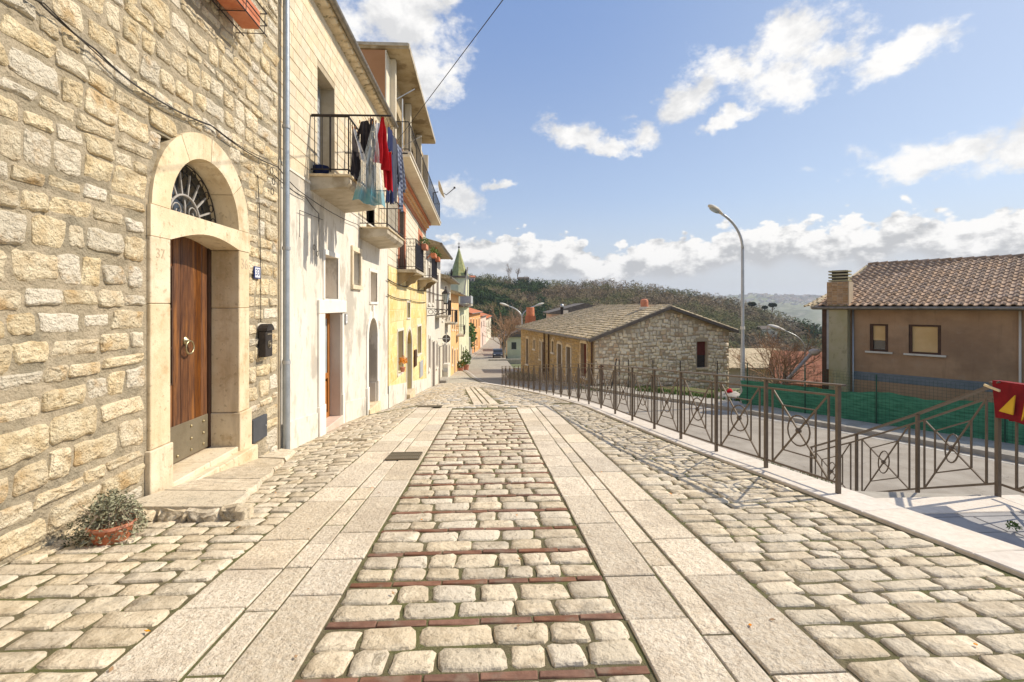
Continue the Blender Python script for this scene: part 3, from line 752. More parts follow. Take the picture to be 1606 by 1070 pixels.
def in_strip(x, y):
    if 12.2 < y < 13.7:
        ym = 12.5 + (1.75 - abs(x)) * .65 if abs(x) < 1.75 else 99
        if abs(y - min(ym, 13.42)) < .28: return True
    if y >= 13.5 and y < 25.7:
        t = (y - 13.65) / 11.95; return (-.37 - .76 * t - .12) < x < (.33 - .69 * t + .12)
    return False
y = YE + .1
while y < 34:
    h = random.uniform(.15, .2) * (1 if y < 22 else 1.25)
    far += row_pieces(lambda t: -3.29, lambda t: KX(t) - .25, y, y + h, .24 if y < 22 else .32, n=8, lo=True, skip=in_strip)
    y += h
emit(far, 'cobblestone', 'cobblestones', m_cob2, pav, 0)

# white kerb under the railing
kerb = []
ky = [0.3, 1.3, 2.3, 3.25, 4.15] + [4.15 + 1.0 * i for i in range(1, 30)]
for a, b in zip(ky, ky[1:]):
    xa, xb = KX(a), KX(b); za, zb = S(a), S(b)
    U = Vector((xb - xa, b - a, zb - za)); L = U.length; U.normalize(); V = Vector((U.y, -U.x, 0)).normalized(); N = V.cross(U)
    if N.z < 0: N = -N
    kerb.append(block(((xa + xb) / 2, (a + b) / 2, (za + zb) / 2 - .05), U, V, N, L - .006, .44 if a < 18 else .3, .075, bv=.008, back=-.12))
kb = thing('kerb', 'long white limestone kerb carrying the iron railing', 'kerb', (KX(10), 10, S(10)))
emit(kerb, 'kerbstone', 'kerbstones', m_white, kb, 300, smooth=False)
# kerb line of the street beyond the railing
# ------------------------------------------------------------------ lower road
def RZ(y):
    return interp([(-10, -3.85), (14, -3.95), (20, -4.05), (27.4, -4.50), (31, -4.95), (35, -5.42), (45, -6.36), (60, -7.66), (110, -10.2), (200, -11.4), (300, -12.5)], y)
FK = [(-10, 26.4), (5, 17.4), (11.64, 13.47), (15.48, 11.17), (22.2, 6.95), (27.5, 4.6), (32, 3.9), (45, 3.6), (60, 3.3), (80, 3.2), (110, 4.0), (150, 6.5), (200, 6.5), (260, 5)]
LK = [(-10, 2.9), (27.3, 1.0), (33, -.2), (41, -1.25), (50, -2.05), (58, -2.95), (75, -2.9), (90, -2.6), (110, -1.6), (150, .2), (200, 1.4), (260, -4)]
def RX(y): return interp(FK, y)
mb = MB(); ys = ysteps(-10, 40, 1) + ysteps(42, 260, 4); NX = 10
for y in ys:
    x0 = interp(LK, y) if y > 27.3 else 3.0 if y < 8 else KX(y) - .15; x1 = RX(y)
    for k in range(NX + 1):
        x = x0 + (x1 - x0) * k / NX; mb.v.append(Vector((x, y, RZ(y) - .01)))
for i in range(len(ys) - 1):
    for k in range(NX): a = i * (NX + 1) + k; mb.f.append((a, a + 1, a + NX + 2, a + NX + 1))
mb.build('road', m_asph, None, smooth=True, kind='structure')
m_line = M('worn_road_paint', (.62, .60, .55), (.4, .38, .34), 4, (.4, .6), .8, .2)
def strip(name, xf0, xf1, ys, zf, mat, thick=None):
    mb = MB()
    for y in ys:
        mb.v += [Vector((xf0(y), y, zf(y))), Vector((xf1(y), y, zf(y)))]
        if thick: mb.v += [Vector((xf0(y), y, zf(y) - thick)), Vector((xf1(y), y, zf(y) - thick))]
    k = 4 if thick else 2
    for i in range(len(ys) - 1):
        a = i * k; b = a + k; mb.f.append((a, a + 1, b + 1, b))
        if thick: mb.f += [(a, b, b + 2, a + 2), (a + 1, a + 3, b + 3, b + 1)]
    if thick: mb.f += [(0, 2, 3, 1), ((len(ys) - 1) * k, (len(ys) - 1) * k + 1, (len(ys) - 1) * k + 3, (len(ys) - 1) * k + 2)]
    return mb.build(name, mat, None, kind='structure')
yy = ysteps(-10, 60, 1.5)
strip('road_line', lambda y: RX(y) - .42, lambda y: RX(y) - .30, yy, lambda y: RZ(y) - .004, m_line)
yy2 = ysteps(34, 110, 3)
strip('road_line', lambda y: interp(LK, y) + .35, lambda y: interp(LK, y) + .47, yy2, lambda y: RZ(y) - .004, m_line)
strip('kerb_strip', lambda y: RX(y), lambda y: RX(y) + .17, yy, lambda y: RZ(y) + .13, m_conc, .5)
strip('sidewalk', lambda y: RX(y) + .17, lambda y: RX(y) + 1.9, yy, lambda y: RZ(y) + .115, m_conc, .5)
strip('verge', lambda y: RX(y) + 1.9, lambda y: RX(y) + 6.0, yy, lambda y: RZ(y) - .02, m_soil, .4)
strip('sidewalk', lambda y: interp(LK, y) - 1.3, lambda y: interp(LK, y), ysteps(58, 200, 4), lambda y: RZ(y) + .1, m_conc, .4)
# retaining wall carrying the street above the road, down to the end of the railing
mb = MB(); ys = ysteps(-6, 27.5, .8)
for y in ys:
    x = KX(y) + .2; mb.v += [Vector((x, y, S(y) - .03)), Vector((x, y, min(S(y) - .04, -4.9)))]
for i in range(len(ys) - 1): mb.f.append((2 * i, 2 * i + 1, 2 * i + 3, 2 * i + 2))
mb.build('retaining_wall', m_conc, None, label='concrete retaining wall dropping from the white kerb to the lower road', category='wall')
# landing at the head of the stairs
land = thing('stair_landing', 'paved landing with shadow grey painted into its slabs, at the head of the steps beyond the white kerb', 'landing', (4.5, 4, -1.9))
LZ = -1.90
mb = MB(); mb.prism([(3.92, .5, LZ - .03), (5.35, .5, LZ - .03), (5.35, 4.72, LZ - .03), (3.70, 4.95, LZ - .03)], (0, 0, -2.2))
mb.build('landing_base', m_conc, land)
pcs = []
y = .6
while y < 4.25:
    x = 3.95 + random.uniform(-.2, 0); h = .30
    while x < 5.05:
        w = random.uniform(.4, .62); w = min(w, 5.08 - x)
        if w > .1: pcs.append(block((x + w / 2, y + h / 2, LZ - .035), (1, 0, 0), (0, 1, 0), (0, 0, 1), w - .012, h - .012, .04, bv=.004))
        x += w
    y += h
pcs.append(block((5.2, 2.5, LZ - .035), (1, 0, 0), (0, 1, 0), (0, 0, 1), .26, 4.3, .045, bv=.006) + (m_white,))
pcs.append(block((4.42, 4.45, LZ - .035), (1, 0, 0), (0, 1, 0), (0, 0, 1), 1.28, .36, .05, bv=.006) + (m_white,))  # white edge slabs paint the sunlit rim of the landing
emit(pcs, 'paving_slab', 'paving_slabs', m_shade_grey, land, 300, smooth=False)
# steps going down to the lower road
st = thing('stone_steps', 'concrete steps descending from the landing to the lower road', 'steps', (4.8, 6.5, -3))
for i in range(13):
    z = LZ - .05 - .165 * (i + 1); y0 = 4.72 + .37 * i
    if z < -3.95: break
    xs = interp([(4.5, 5.3), (6.33, 5.95), (8, 6.45), (10, 6.8)], y0)
    MB().box((KX(y0) + .24, y0, z - .35), (xs, y0 + .40, z)).build('step', m_conc, st)
# ------------------------------------------------------------------ railings
def ring_mb(c, A, B, r, t, n=20):
    c, A, B = Vector(c), Vector(A), Vector(B); mb = MB()
    pts = [c + A * (r * cos(2 * pi * k / n)) + B * (r * sin(2 * pi * k / n)) for k in range(n + 1)]
    return mb.tube(pts, t, 6, cap=False)
def railing(root, posts, hgt=1.05, zt=None, first=True, det=True):
    """posts: list of base points; panels between them carry crossed bars and a ring"""
    n = len(posts); tops = []
    for i, p in enumerate(posts):
        p = Vector(p); tops.append(p + Vector((0, 0, hgt)))
        if i or first: MB().box((p.x - .018, p.y - .018, p.z - .03), (p.x + .018, p.y + .018, p.z + hgt - .01)).build('post', m_iron, root)
    mb = MB()
    for a, b in zip(tops, tops[1:]): mb.bar(a, b, .055, .018)
    mb.bar(tops[0] - (tops[1] - tops[0]).normalized() * .07, tops[0], .055, .018)
    mb.build('top_rail', m_iron, root)
    for a, b in zip(posts, posts[1:]):
        a, b = Vector(a), Vector(b); D = b - a; Z = Vector((0, 0, 1))
        def P(u, v): return a + D * u + Z * (v * hgt)
        T_, B_ = .90, .10
        t = .013 if det else .016
        MB().bar(P(.02, T_), P(.98, T_), .012, .022).build('rail', m_iron, root)
        MB().bar(P(.02, B_), P(.98, B_), .012, .022).build('rail', m_iron, root)
        o1, i1 = .11, .27
        dv = (T_ - B_) * (i1 - o1) / (1 - 2 * o1)
        for u in (o1, 1 - o1): MB().bar(P(u, B_), P(u, T_), t * 1.3, t * 1.3).build('bar', m_iron, root)
        for u in (i1, 1 - i1): MB().bar(P(u, B_ + dv), P(u, T_ - dv), t, t * 1.3).build('bar', m_iron, root)
        for v in (B_ + dv, T_ - dv): MB().bar(P(i1, v), P(1 - i1, v), t, t).build('crossbar', m_iron, root)
        MB().bar(P(o1, B_), P(1 - o1, T_), t, t * 1.5).build('diagonal_bar', m_iron, root)
        MB().bar(P(o1, T_), P(1 - o1, B_), t * .9, t * 1.4).build('diagonal_bar', m_iron, root)
        c = P(.5, .5); L = D.length; A = D.normalized()
        ring_mb(c, A, Z, .165, .009, 18).build('ring', m_iron, root, smooth=True)
        MB().ball(c, .033, 8, 5).build('hub', m_iron, root, smooth=True)
rl = thing('railing', 'long brown iron railing of crossed bars and rings on the white kerb', 'railing', (KX(4.65), 4.65, S(4.65)))
pys = [4.65, 5.71, 6.67, 7.64, 8.64] + [8.64 + 1.036 * i for i in range(1, 19)]
railing(rl, [(KX(y), y, S(y) + .02) for y in pys], 1.07)
r2 = thing('railing', 'brown iron stair railing sloping down beside the concrete steps', 'railing', tuple(C(4.82, 4.87, -1.9)))
pts2 = [C(4.82, 4.87, -1.87), C(5.37, 6.5, -2.53), C(5.72, 8.15, -3.23), C(5.97, 9.8, -3.92)]
railing(r2, pts2, 1.1)
r3 = thing('railing', 'short level iron railing along the grey landing under the red cloth', 'railing', tuple(C(4.82, 4.75, -1.9)))
P0 = C(4.82, 4.87, -1.87)
railing(r3, [P0 + Vector((0, -.005, 0)), P0 + Vector((.03, -1.5, 0)), P0 + Vector((.06, -3.0, 0))], 1.1, first=False)
# wine red cloth with golden strokes hanging over the landing rail
def sheet(mb, tl, tr, bl, br, amp=.03, nu=14, nv=14, waves=2.5, nrm=None, ph=0.0, flare=1.0, hem=.02):
    tl, tr, bl, br = map(Vector, (tl, tr, bl, br)); N = Vector(nrm) if nrm else (tr - tl).cross(bl - tl).normalized()
    b0 = len(mb.v)
    for j in range(nv + 1):
        v = j / nv
        for i in range(nu + 1):
            u = i / nu; p = tl.lerp(tr, u).lerp(bl.lerp(br, u), v)
            w = amp * (.25 + v * flare) * sin(u * waves * 2 * pi + ph + v * 1.3) + amp * .5 * mnoise.noise(p * 4)
            q = p + N * w
            if j == nv: q.z += hem * sin(u * 9 + ph)
            mb.v.append(q)
    for j in range(nv):
        for i in range(nu): a = b0 + j * (nu + 1) + i; mb.f.append((a, a + 1, a + nu + 2, a + nu + 1))
    return N
cl = thing('wine_red_cloth', 'wine red cloth with golden strokes hung over the railing at right edge', 'cloth', tuple(P0 + Vector((0, -.6, 1.1))))
x0 = P0.x - .04; zt = -1.87 + 1.13
mb = MB(); sheet(mb, (x0, P0.y + .02, zt), (x0 - .0, P0.y - 1.15, zt + .01), (x0 - .03, P0.y - .02, zt - .36), (x0 - .02, P0.y - 1.15, zt - .43), .02, 20, 10, 2.0)
mb.quad((x0, P0.y + .02, zt), (x0, P0.y - 1.15, zt + .01), (x0 + .09, P0.y - 1.15, zt + .015), (x0 + .09, P0.y + .02, zt + .0))
sheet(mb, (x0 + .09, P0.y + .02, zt), (x0 + .09, P0.y - 1.15, zt + .015), (x0 + .11, P0.y - .02, zt - .4), (x0 + .11, P0.y - 1.15, zt - .4), .02, 20, 8, 2.0)
mb.build('fabric', m_dkred, cl, smooth=True)
def stroke(pts):
    mb = MB(); mb.prism([(x0 - .062, P0.y - u, zt - v) for u, v in pts], (.012, 0, 0)); mb.build('golden_stroke', m_gold, cl)
stroke([(.10, .28), (.245, .10), (.225, .29)]); stroke([(.30, .33), (.335, .12), (.48, .02), (.47, .07), (.37, .16)])
stroke([(.52, .30), (.62, .08), (.68, .09), (.60, .31)])
MB().bar((x0 - .05, P0.y + .05, zt - .05), (x0 - .05, P0.y - .10, zt - .085), .014, .022).build('golden_ribbon', M('pale_ribbon', (.75, .6, .35), None, bump=0), cl)

# ------------------------------------------------------------------ house 1: rubble stone house with the arched doorway
XW = -3.3
UY, UZ, NX_ = Vector((0, 1, 0)), Vector((0, 0, 1)), Vector((1, 0, 0))
h1 = thing('stone_house', 'rubble stone house with an arched limestone doorway, nearest on the left', 'house', (XW, 5.5, -2.0))
def wall_holes(mb, y0, y1, z0, z1, holes, X, depth=.35, skipback=True):
    ys = sorted({y0, y1, *[h[0] for h in holes], *[h[1] for h in holes]}); zs = sorted({z0, z1, *[h[2] for h in holes], *[h[3] for h in holes]})
    ys = [v for v in ys if y0 <= v <= y1]; zs = [v for v in zs if z0 <= v <= z1]
    for a, b in zip(ys, ys[1:]):
        for c, d in zip(zs, zs[1:]):
            m = ((a + b) / 2, (c + d) / 2)
            if any(h[0] < m[0] < h[1] and h[2] < m[1] < h[3] for h in holes): continue
            mb.quad((X, a, c), (X, b, c), (X, b, d), (X, a, d))
    for h in holes:
        a, b, c, d = h[:4]; e = X - (h[4] if len(h) > 4 else depth)
        mb.quad((X, a, c), (X, a, d), (e, a, d), (e, a, c)); mb.quad((X, b, c), (e, b, c), (e, b, d), (X, b, d))
        mb.quad((X, a, d), (X, b, d), (e, b, d), (e, a, d)); mb.quad((X, a, c), (e, a, c), (e, b, c), (X, b, c))
def house_box(mb, y0, y1, z0, z1, X, back=8.0):
    """side, rear and top of a terraced house behind its facade plane"""
    b = X - back
    mb.quad((X, y0, z0), (X, y0, z1), (b, y0, z1), (b, y0, z0)); mb.quad((X, y1, z0), (b, y1, z0), (b, y1, z1), (X, y1, z1))
    mb.quad((b, y0, z0), (b, y0, z1), (b, y1, z1), (b, y1, z0))
H1T = 5.9
door_hole = (5.10, 6.80, -3.2, 1.74, .45)
mb = MB(); wall_holes(mb, -1.5, 7.97, -3.3, H1T, [door_hole], XW, .45); house_box(mb, -1.5, 7.97, -3.3, H1T, XW)
wall1 = mb.build('wall', m_mortar, h1, fixn=False)
AC, AZ, RI, RO = 5.96, 1.0, .70, .985     # arch centre, springing, radii
def frame_half(z):
    if z < -1.41: return 4.93, 6.985
    if z < AZ: return 4.955, 6.95
    if z < AZ + RO: q = sqrt(RO ** 2 - (z - AZ) ** 2); return AC - q, AC + q
    return None
stones = []; z = -2.75
rr = random.Random(11)
while z < H1T - .05:
    h = rr.choice((.14, .17, .19, .21, .24, .27)) * (1.08 if z < 0 else .97)
    zc = z + h / 2
    fh = None
    for q in (z + .02, zc, z + h - .02):
        f_ = frame_half(q)
        if f_: fh = f_ if fh is None else (min(fh[0], f_[0]), max(fh[1], f_[1]))
    hs = []
    if fh: hs.append((fh[0] - .035, fh[1] + .02))
    if z < -1.58 and z + h > -1.96: hs.append((7.0, 7.5))
    for (a, b) in spans(-1.45, 7.93, hs):
        y = a
        while y < b - .05:
            w = min(rr.uniform(.17, .46) * (1.12 if z < 0 else 1), b - y)
            if b - y - w < .16: w = b - y
            wob = .04 * sin(y * 1.9 + z) + .035 * mnoise.noise(Vector((y, z, 2)))
            hh = h * rr.uniform(.74, 1.06)
            if w > .45 and h > .26 and rr.random() < .3:     # two thin stones instead of a tall one
                cuts = ((z + h * .26, h * .46), (z + h * .76, h * .46))
            else: cuts = ((zc, hh),)
            for (cz, ch) in cuts:
                jt = rr.uniform(.018, .045)
                if z + h < WB(max(y, 3.5)) - .25: continue
                random.seed(hash((round(y, 3), round(cz, 3))) & 0xffff)
                stones.append(rock((XW - .004, y + w / 2, cz + wob), UY, UZ, NX_, w - jt, ch - jt, rr.uniform(.012, .030), n=16, jit=.11, rim=.016, back=-.01, p=3.6, dome=.2, rough=.6, taper=rr.uniform(-1, 1)))
            y += w
    z += h
random.seed(21)
emit(stones, 'stone', 'stones', m_rock, wall1, 300)
# eaves and roof (above the frame)
MB().box((XW - 8.2, -1.6, H1T), (XW + .45, 8.0, H1T + .08)).build('eaves', m_soff, h1)
MB().prism([(XW + .5, -1.6, H1T + .08), (XW + .5, -1.6, H1T + .16), (XW - 3.8, -1.6, H1T + 1.7), (XW - 8.2, -1.6, H1T + .16), (XW - 8.2, -1.6, H1T + .08)], (0, 9.58, 0)).build('roof', m_tile2, h1)
# doorway
fr = thing_dummy = None
dw = bpy.data.objects.new('door_surround', None); SC.collection.objects.link(dw); dw.parent = h1; WL[dw] = Vector((XW, AC, -1.85)); dw.location = WL[dw] - WL[h1]
F = XW + .035
def fr_box(name, y0, y1, z0, z1, x1=F, x0=XW - .40, bv=.008): return MB().bbox((x0, y0, z0), (x1, y1, z1), bv).build(name, m_dress, dw)
fr_box('plinth_block', 4.925, 5.275, -1.93, -1.412, F + .02); fr_box('plinth_block', 6.655, 6.985, -1.95, -1.412, F + .02)
fr_box('jamb_stone', 4.955, 5.26, -1.408, .02); fr_box('jamb_stone', 4.955, 5.26, .024, .69)
fr_box('jamb_stone', 6.67, 6.95, -1.408, -.03); fr_box('jamb_stone', 6.67, 6.95, -.026, .73)
# lintel with arched underside
ny = 12; prof = [(4.95, .998), (6.955, .998), (6.955, .735), (6.67, .735)]
for k in range(1, ny):
    u = k / ny; prof.append((6.67 - 1.41 * u, .735 - .045 * u + .12 * sin(pi * u)))
prof += [(5.26, .69), (4.95, .69)]
mb = MB(); mb.prism([(F + .004, y, z) for y, z in prof], (-.40, 0, 0)); mb.build('lintel', m_dress, dw)
def vouss(t0, t1, nm):
    n = 8; A = [t0 + (t1 - t0) * k / n for k in range(n + 1)]
    poly = [(F, AC - RO * cos(t), AZ + .002 + RO * sin(t)) for t in A] + [(F, AC - RI * cos(t), AZ + .002 + RI * sin(t)) for t in reversed(A)]
    mb = MB()
    n2 = len(poly); mb.add(poly + [(XW - .40, p[1], p[2]) for p in poly], [(i, (i + 1) % n2, n2 + (i + 1) % n2, n2 + i) for i in range(n2)])
    m = n + 1
    for k in range(n): mb.f.append((k, k + 1, n2 - 2 - k, n2 - 1 - k)); mb.f.append((n2 + k, n2 + n2 - 1 - k, n2 + n2 - 2 - k, n2 + k + 1))
    mb.build(nm, m_dress, dw)
e_ = .003
for a, b in ((0, 58), (58.3, 94), (94.3, 142), (142.3, 180)): vouss(radians(a) + e_, radians(b) - e_, 'voussoir')
MB().bbox((XW - .42, 5.26, -2.05), (XW + .03, 6.00, -1.85), .01).build('threshold', m_dress, dw)
MB().bbox((XW - .42, 6.005, -2.05), (XW + .03, 6.67, -1.853), .01).build('threshold', m_dress, dw)
MB().bbox((XW - .05, 4.94, -2.25), (XW + .14, 6.0, -1.90), .012).build('threshold', m_dress, dw)
MB().bbox((XW - .05, 6.004, -2.25), (XW + .14, 6.985, -1.915), .012).build('threshold', m_dress, dw)
# wooden door
XD = -3.63
dr = bpy.data.objects.new('door', None); SC.collection.objects.link(dr); dr.parent = h1; WL[dr] = Vector((XD, AC, -1.85)); dr.location = WL[dr] - WL[h1]
MB().box((XD - .10, 5.2, -1.9), (XD - .06, 6.75, .86)).build('backing', m_dkwood, dr)
MB().box((XD - .08, 6.60, -1.85), (XD + .01, 6.68, .80)).build('door_frame', m_dkwood, dr)
ys_ = [5.90, 6.035, 6.175, 6.315, 6.455, 6.59]
for a, b in zip(ys_, ys_[1:]):
    MB().bbox((XD - .05, a + .003, -1.84), (XD + .0 + random.uniform(-.002, .002), b - .003, .84), .006).build('plank', m_wood, dr)
MB().box((XD - .05, 5.24, -1.84), (XD - .012, 5.895, -.92)).build('lower_panel', m_wood, dr)
MB().box((XD - .05, 5.24, .46), (XD - .012, 5.895, .84)).build('upper_panel', m_wood, dr)
MB().box((XD - .05, 5.24, -.92), (XD - .03, 5.895, .46)).build('glass_pane', m_glass, dr)
for z in (-.92, -.5, -.05, .435): MB().box((XD - .03, 5.24, z), (XD - .008, 5.875, z + .025)).build('glazing_bar', m_dkwood, dr)
MB().box((XD - .03, 5.876, -.92), (XD - .005, 5.897, .46)).build('glazing_bar', m_dkwood, dr)
MB().bbox((XD - .002, 5.70, -1.83), (XD + .008, 6.59, -1.40), .003).build('kick_plate', m_kick, dr)
for y in (5.95, 6.22, 6.48):
    for z in (-1.47, -1.62, -1.76):
        if random.random() < .75: MB().ball((XD + .012, y, z), .017, 8, 5).build('stud', m_brass, dr, smooth=True)
for y in (6.12,):
    MB().lathe((XD + .0, y, -.42), [(.05, 0), (.05, .012), (.025, .03), (.012, .05)], 14, Matrix.Rotation(pi / 2, 3, 'Y')).build('knocker_plate', m_brass, dr, smooth=30)
    ring_mb((XD + .055, y, -.50), UY, UZ, .078, .011, 22).build('knocker_ring', m_brass, dr, smooth=True)
# fanlight
MB().quad((XD + .02, 5.2, .98), (XD + .02, 6.72, .98), (XD + .02, 6.72, 1.74), (XD + .02, 5.2, 1.74)).build('fanlight_glass', m_glass, h1)
fg = bpy.data.objects.new('fanlight_grille', None); SC.collection.objects.link(fg); fg.parent = h1; WL[fg] = Vector((XW - .2, AC, 1)); fg.location = WL[fg] - WL[h1]
m_grille = M('whitish_iron', (.42, .40, .38), (.3, .28, .26), 12, (.3, .7), .6, .1)
XG = XW - .24; gc = Vector((XG, AC, 1.0))
def arc(c, r, t0, t1, n=16): return [Vector(c) + Vector((0, -r * cos(t0 + (t1 - t0) * k / n), r * sin(t0 + (t1 - t0) * k / n))) for k in range(n + 1)]
MB().tube(arc(gc, .30, 0, pi, 20), .014, 6).build('inner_arch', m_grille, fg, smooth=True)
MB().tube(arc(gc, .665, 0, pi, 24), .008, 6).build('outer_arch', m_black, fg, smooth=True)
for k in range(1, 9):
    t = pi * k / 9; d = Vector((0, -cos(t), sin(t))); MB().bar(gc + d * .30, gc + d * .56, .016, .02).build('ray_bar', m_grille, fg)
for k in range(11):
    t = pi * (k + .5) / 11; c_ = gc + Vector((0, -cos(t), sin(t))) * .605
    ring_mb(c_, UY, UZ, .045, .007, 12).build('scroll_ring', m_black, fg, smooth=True)
for s_ in (-1, 1):
    pts = [gc + Vector((0, s_ * (.02 + .10 * sin(q)), .02 + .05 * q)) for q in [k * .42 for k in range(6)]]
    c_ = gc + Vector((0, s_ * .14, .10)); sp_ = [c_ + Vector((0, s_ * r_ * cos(a_), r_ * sin(a_))) for a_, r_ in [(k * .5, .10 - .006 * k) for k in range(15)]]
    MB().tube(sp_, .008, 6).build('scroll', m_grille, fg, smooth=True)
MB().tube([gc + Vector((0, 0, .0)), gc + Vector((0, 0, .18)), gc + Vector((0, 0, .25))], [.012, .016, .002], 6).build('spear', m_grille, fg, smooth=True)
# letterbox
mbx = thing('letterbox', 'dark iron letterbox with hooded lid on the stone wall right of the door', 'letterbox', (XW, 7.36, -.5))
MB().bbox((XW + .02, 7.24, -.74), (XW + .13, 7.46, -.36), .01).build('box', m_black, mbx)
pts = [(XW + .02, 7.35 - .125 * cos(pi * k / 8), -.36 + .10 * sin(pi * k / 8)) for k in range(9)]
MB().prism(pts, (.13, 0, 0)).build('lid', m_black, mbx)
MB().box((XW + .13, 7.28, -.42), (XW + .138, 7.42, -.40)).build('slot', m_kick, mbx)
ring_mb((XW + .135, 7.35, -.56), UY, UZ, .05, .006, 14).build('emblem', m_kick, mbx, smooth=True)
MB().ball((XW + .133, 7.35, -.56), .028, 8, 5).build('emblem_boss', m_kick, mbx, smooth=True)
vb = thing('vent_box', 'dark grey meter cover low in the stone wall beside the downpipe', 'cover', (XW, 7.25, -1.75))
MB().bbox((XW + .0, 7.03, -1.93), (XW + .05, 7.47, -1.60), .006).build('door', M('dark_grey_steel', (.055, .06, .07), (.08, .085, .095), 5, (.3, .7), .5, .1), vb)
MB().ball((XW + .052, 7.42, -1.76), .012, 6, 4).build('catch', m_galv, vb)
# text helper
def text(body, parent, name, mat, origin, size, ex=.002, xdir=(0, 1, 0), updir=(0, 0, 1)):
    cu = bpy.data.curves.new('t', 'FONT'); cu.body = body; cu.size = size; cu.extrude = ex; cu.align_x = 'CENTER'; cu.align_y = 'CENTER'
    to = bpy.data.objects.new('t', cu); SC.collection.objects.link(to); bpy.context.view_layer.update()
    me = bpy.data.meshes.new_from_object(to.evaluated_get(bpy.context.evaluated_depsgraph_get())); bpy.data.objects.remove(to); bpy.data.curves.remove(cu)
    x = Vector(xdir); u = Vector(updir); n = x.cross(u); o_ = Vector(origin)
    for v in me.vertices: v.co = x * v.co.x + u * v.co.y + n * v.co.z + o_ - WL[parent]
    me.materials.clear(); me.materials.append(mat); me.name = name
    ob = bpy.data.objects.new(name, me); SC.collection.objects.link(ob); ob.parent = parent; WL[ob] = WL[parent]; return ob
np_ = thing('house_number_plate', 'small white number plate 33 with blue border on the rubble stone wall', 'number plate', (XW, 7.18, .47))
MB().box((XW + .025, 7.09, .39), (XW + .04, 7.27, .56)).build('border', m_blue, np_)
MB().box((XW + .04, 7.105, .405), (XW + .043, 7.255, .545)).build('plate', m_plate, np_)
text('33', np_, 'number', m_blue, (XW + .044, 7.18, .475), .135)
text('36', h1, 'carved_number', m_inc, (F + .001, 6.81, .56), .2)
text('37', h1, 'carved_number', m_inc, (F + .001, 5.10, .52), .14)
# doorstep platform of old slabs
pf = thing('doorstep_platform', 'worn raised stone slabs running along the foot of the arched doorway', 'doorstep', (-2.9, 5.5, -1.95))
cuts = [4.40, 5.05, 5.65, 6.35, 7.05, 7.85]
for i, (a, b) in enumerate(zip(cuts, cuts[1:])):
    xa, xb = plat_x(a + .001), plat_x(b); zt = -1.745 - (a - 4.4) * .02; zb_ = -1.745 - (b - 4.4) * .155
    PT_ = [(4.4, -1.735), (5.6, -1.92), (7.85, -2.235)]; zta = interp(PT_, a); ztb = interp(PT_, b)
    tj = random.uniform(-.01, .01); N_ = 6
    mb = MB(); top = []; bot = []
    for (x, y, zz) in ((XW + .1, a + .006, zta), (xa, a + .006, zta - .02), (xa * .5 + xb * .5 + .03, (a + b) / 2, (zta + ztb) / 2 - .02), (xb, b - .006, ztb - .02), (XW + .1, b - .006, ztb)):
        top.append(Vector((x + random.uniform(-.015, .015) * (x > -3.1), y, zz + tj))); bot.append(Vector((x + (.02 if x > -3.1 else 0), y, zz - .45)))
    m_ = len(top); mb.add(top + [p + Vector((.02 if p.x > -3.1 else 0, 0, -.035)) for p in top] + bot,
        [tuple(range(m_))] + [(i, (i + 1) % m_, m_ + (i + 1) % m_, m_ + i) for i in range(m_)] + [(m_ + i, m_ + (i + 1) % m_, 2 * m_ + (i + 1) % m_, 2 * m_ + i) for i in range(m_)])
    mb.build('slab', m_cob, pf)
rk = [rock((-2.98 + .27 * i, 4.385, -1.855), (1, 0, .0), (0, 0, 1), (0, -1, 0), .28, .20, .05, n=16, jit=.12, back=-.05, rim=.03, rough=1.2) for i in range(4)]
emit(rk, 'rough_stone', 'rough_stones', m_cob, pf, 300)
# flower bowl
pot = thing('flower_bowl', 'terracotta bowl of small grey-green leaves at the foot of the stone wall', 'plant pot', tuple(C(-3.08, 3.78, -1.80)))
pc = WL[pot]
MB().lathe(pc, [(.105, 0), (.115, .01), (.145, .115), (.16, .12), (.16, .142), (.148, .142), (.138, .11), (.0, .105)], 26).build('bowl', m_terr, pot, smooth=40)
def leaves(name, parent, c, rx, ry, rz, n, sz, mat, drop=0, seed=1, flat=.0, stems=None):
    R = random.Random(seed); mb = MB()
    for _ in range(n):
        while True:
            d = Vector((R.uniform(-1, 1), R.uniform(-1, 1), R.uniform(-1 if not flat else -.1, 1)))
            if .2 < d.length < 1: break
        p = Vector(c) + Vector((d.x * rx, d.y * ry, d.z * rz - drop * hypot(d.x, d.y) ** 2))
        p += Vector(c) * 0 + Vector((R.gauss(0, .06) * rx, R.gauss(0, .06) * ry, R.gauss(0, .12) * rz))
        a = Vector((R.gauss(0, 1), R.gauss(0, 1), R.gauss(0, .7))).normalized() * sz * R.uniform(.5, 1.2); b = a.orthogonal().normalized(); b = Matrix.Rotation(R.uniform(0, 6), 3, a.normalized()) @ b * a.length * .38
        mb.add([p - a, p - a * .2 + b, p + a, p - a * .2 - b], [(0, 1, 2, 3)])
    return mb.build(name, mat, parent, fixn=False, kind='stuff')
leaves('leaves', pot, pc + Vector((-.02, .03, .16)), .22, .21, .20, 2600, .019, m_leafg, .12, 5, 1)
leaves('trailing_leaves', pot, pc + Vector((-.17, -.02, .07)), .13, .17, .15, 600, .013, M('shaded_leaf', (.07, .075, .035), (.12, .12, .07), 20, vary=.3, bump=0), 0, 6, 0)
mb = MB(); R = random.Random(4)
for _ in range(60):
    a_ = R.uniform(0, 6.28); q = R.uniform(.05, .24); mb.tube([pc + Vector((0, 0, .12)), pc + Vector((cos(a_) * q * .6, sin(a_) * q * .6, .24)), pc + Vector((cos(a_) * q, sin(a_) * q, .22 + R.uniform(-.08, .13)))], .002, 3, False)
mb.build('stems', m_twig, pot, fixn=False)
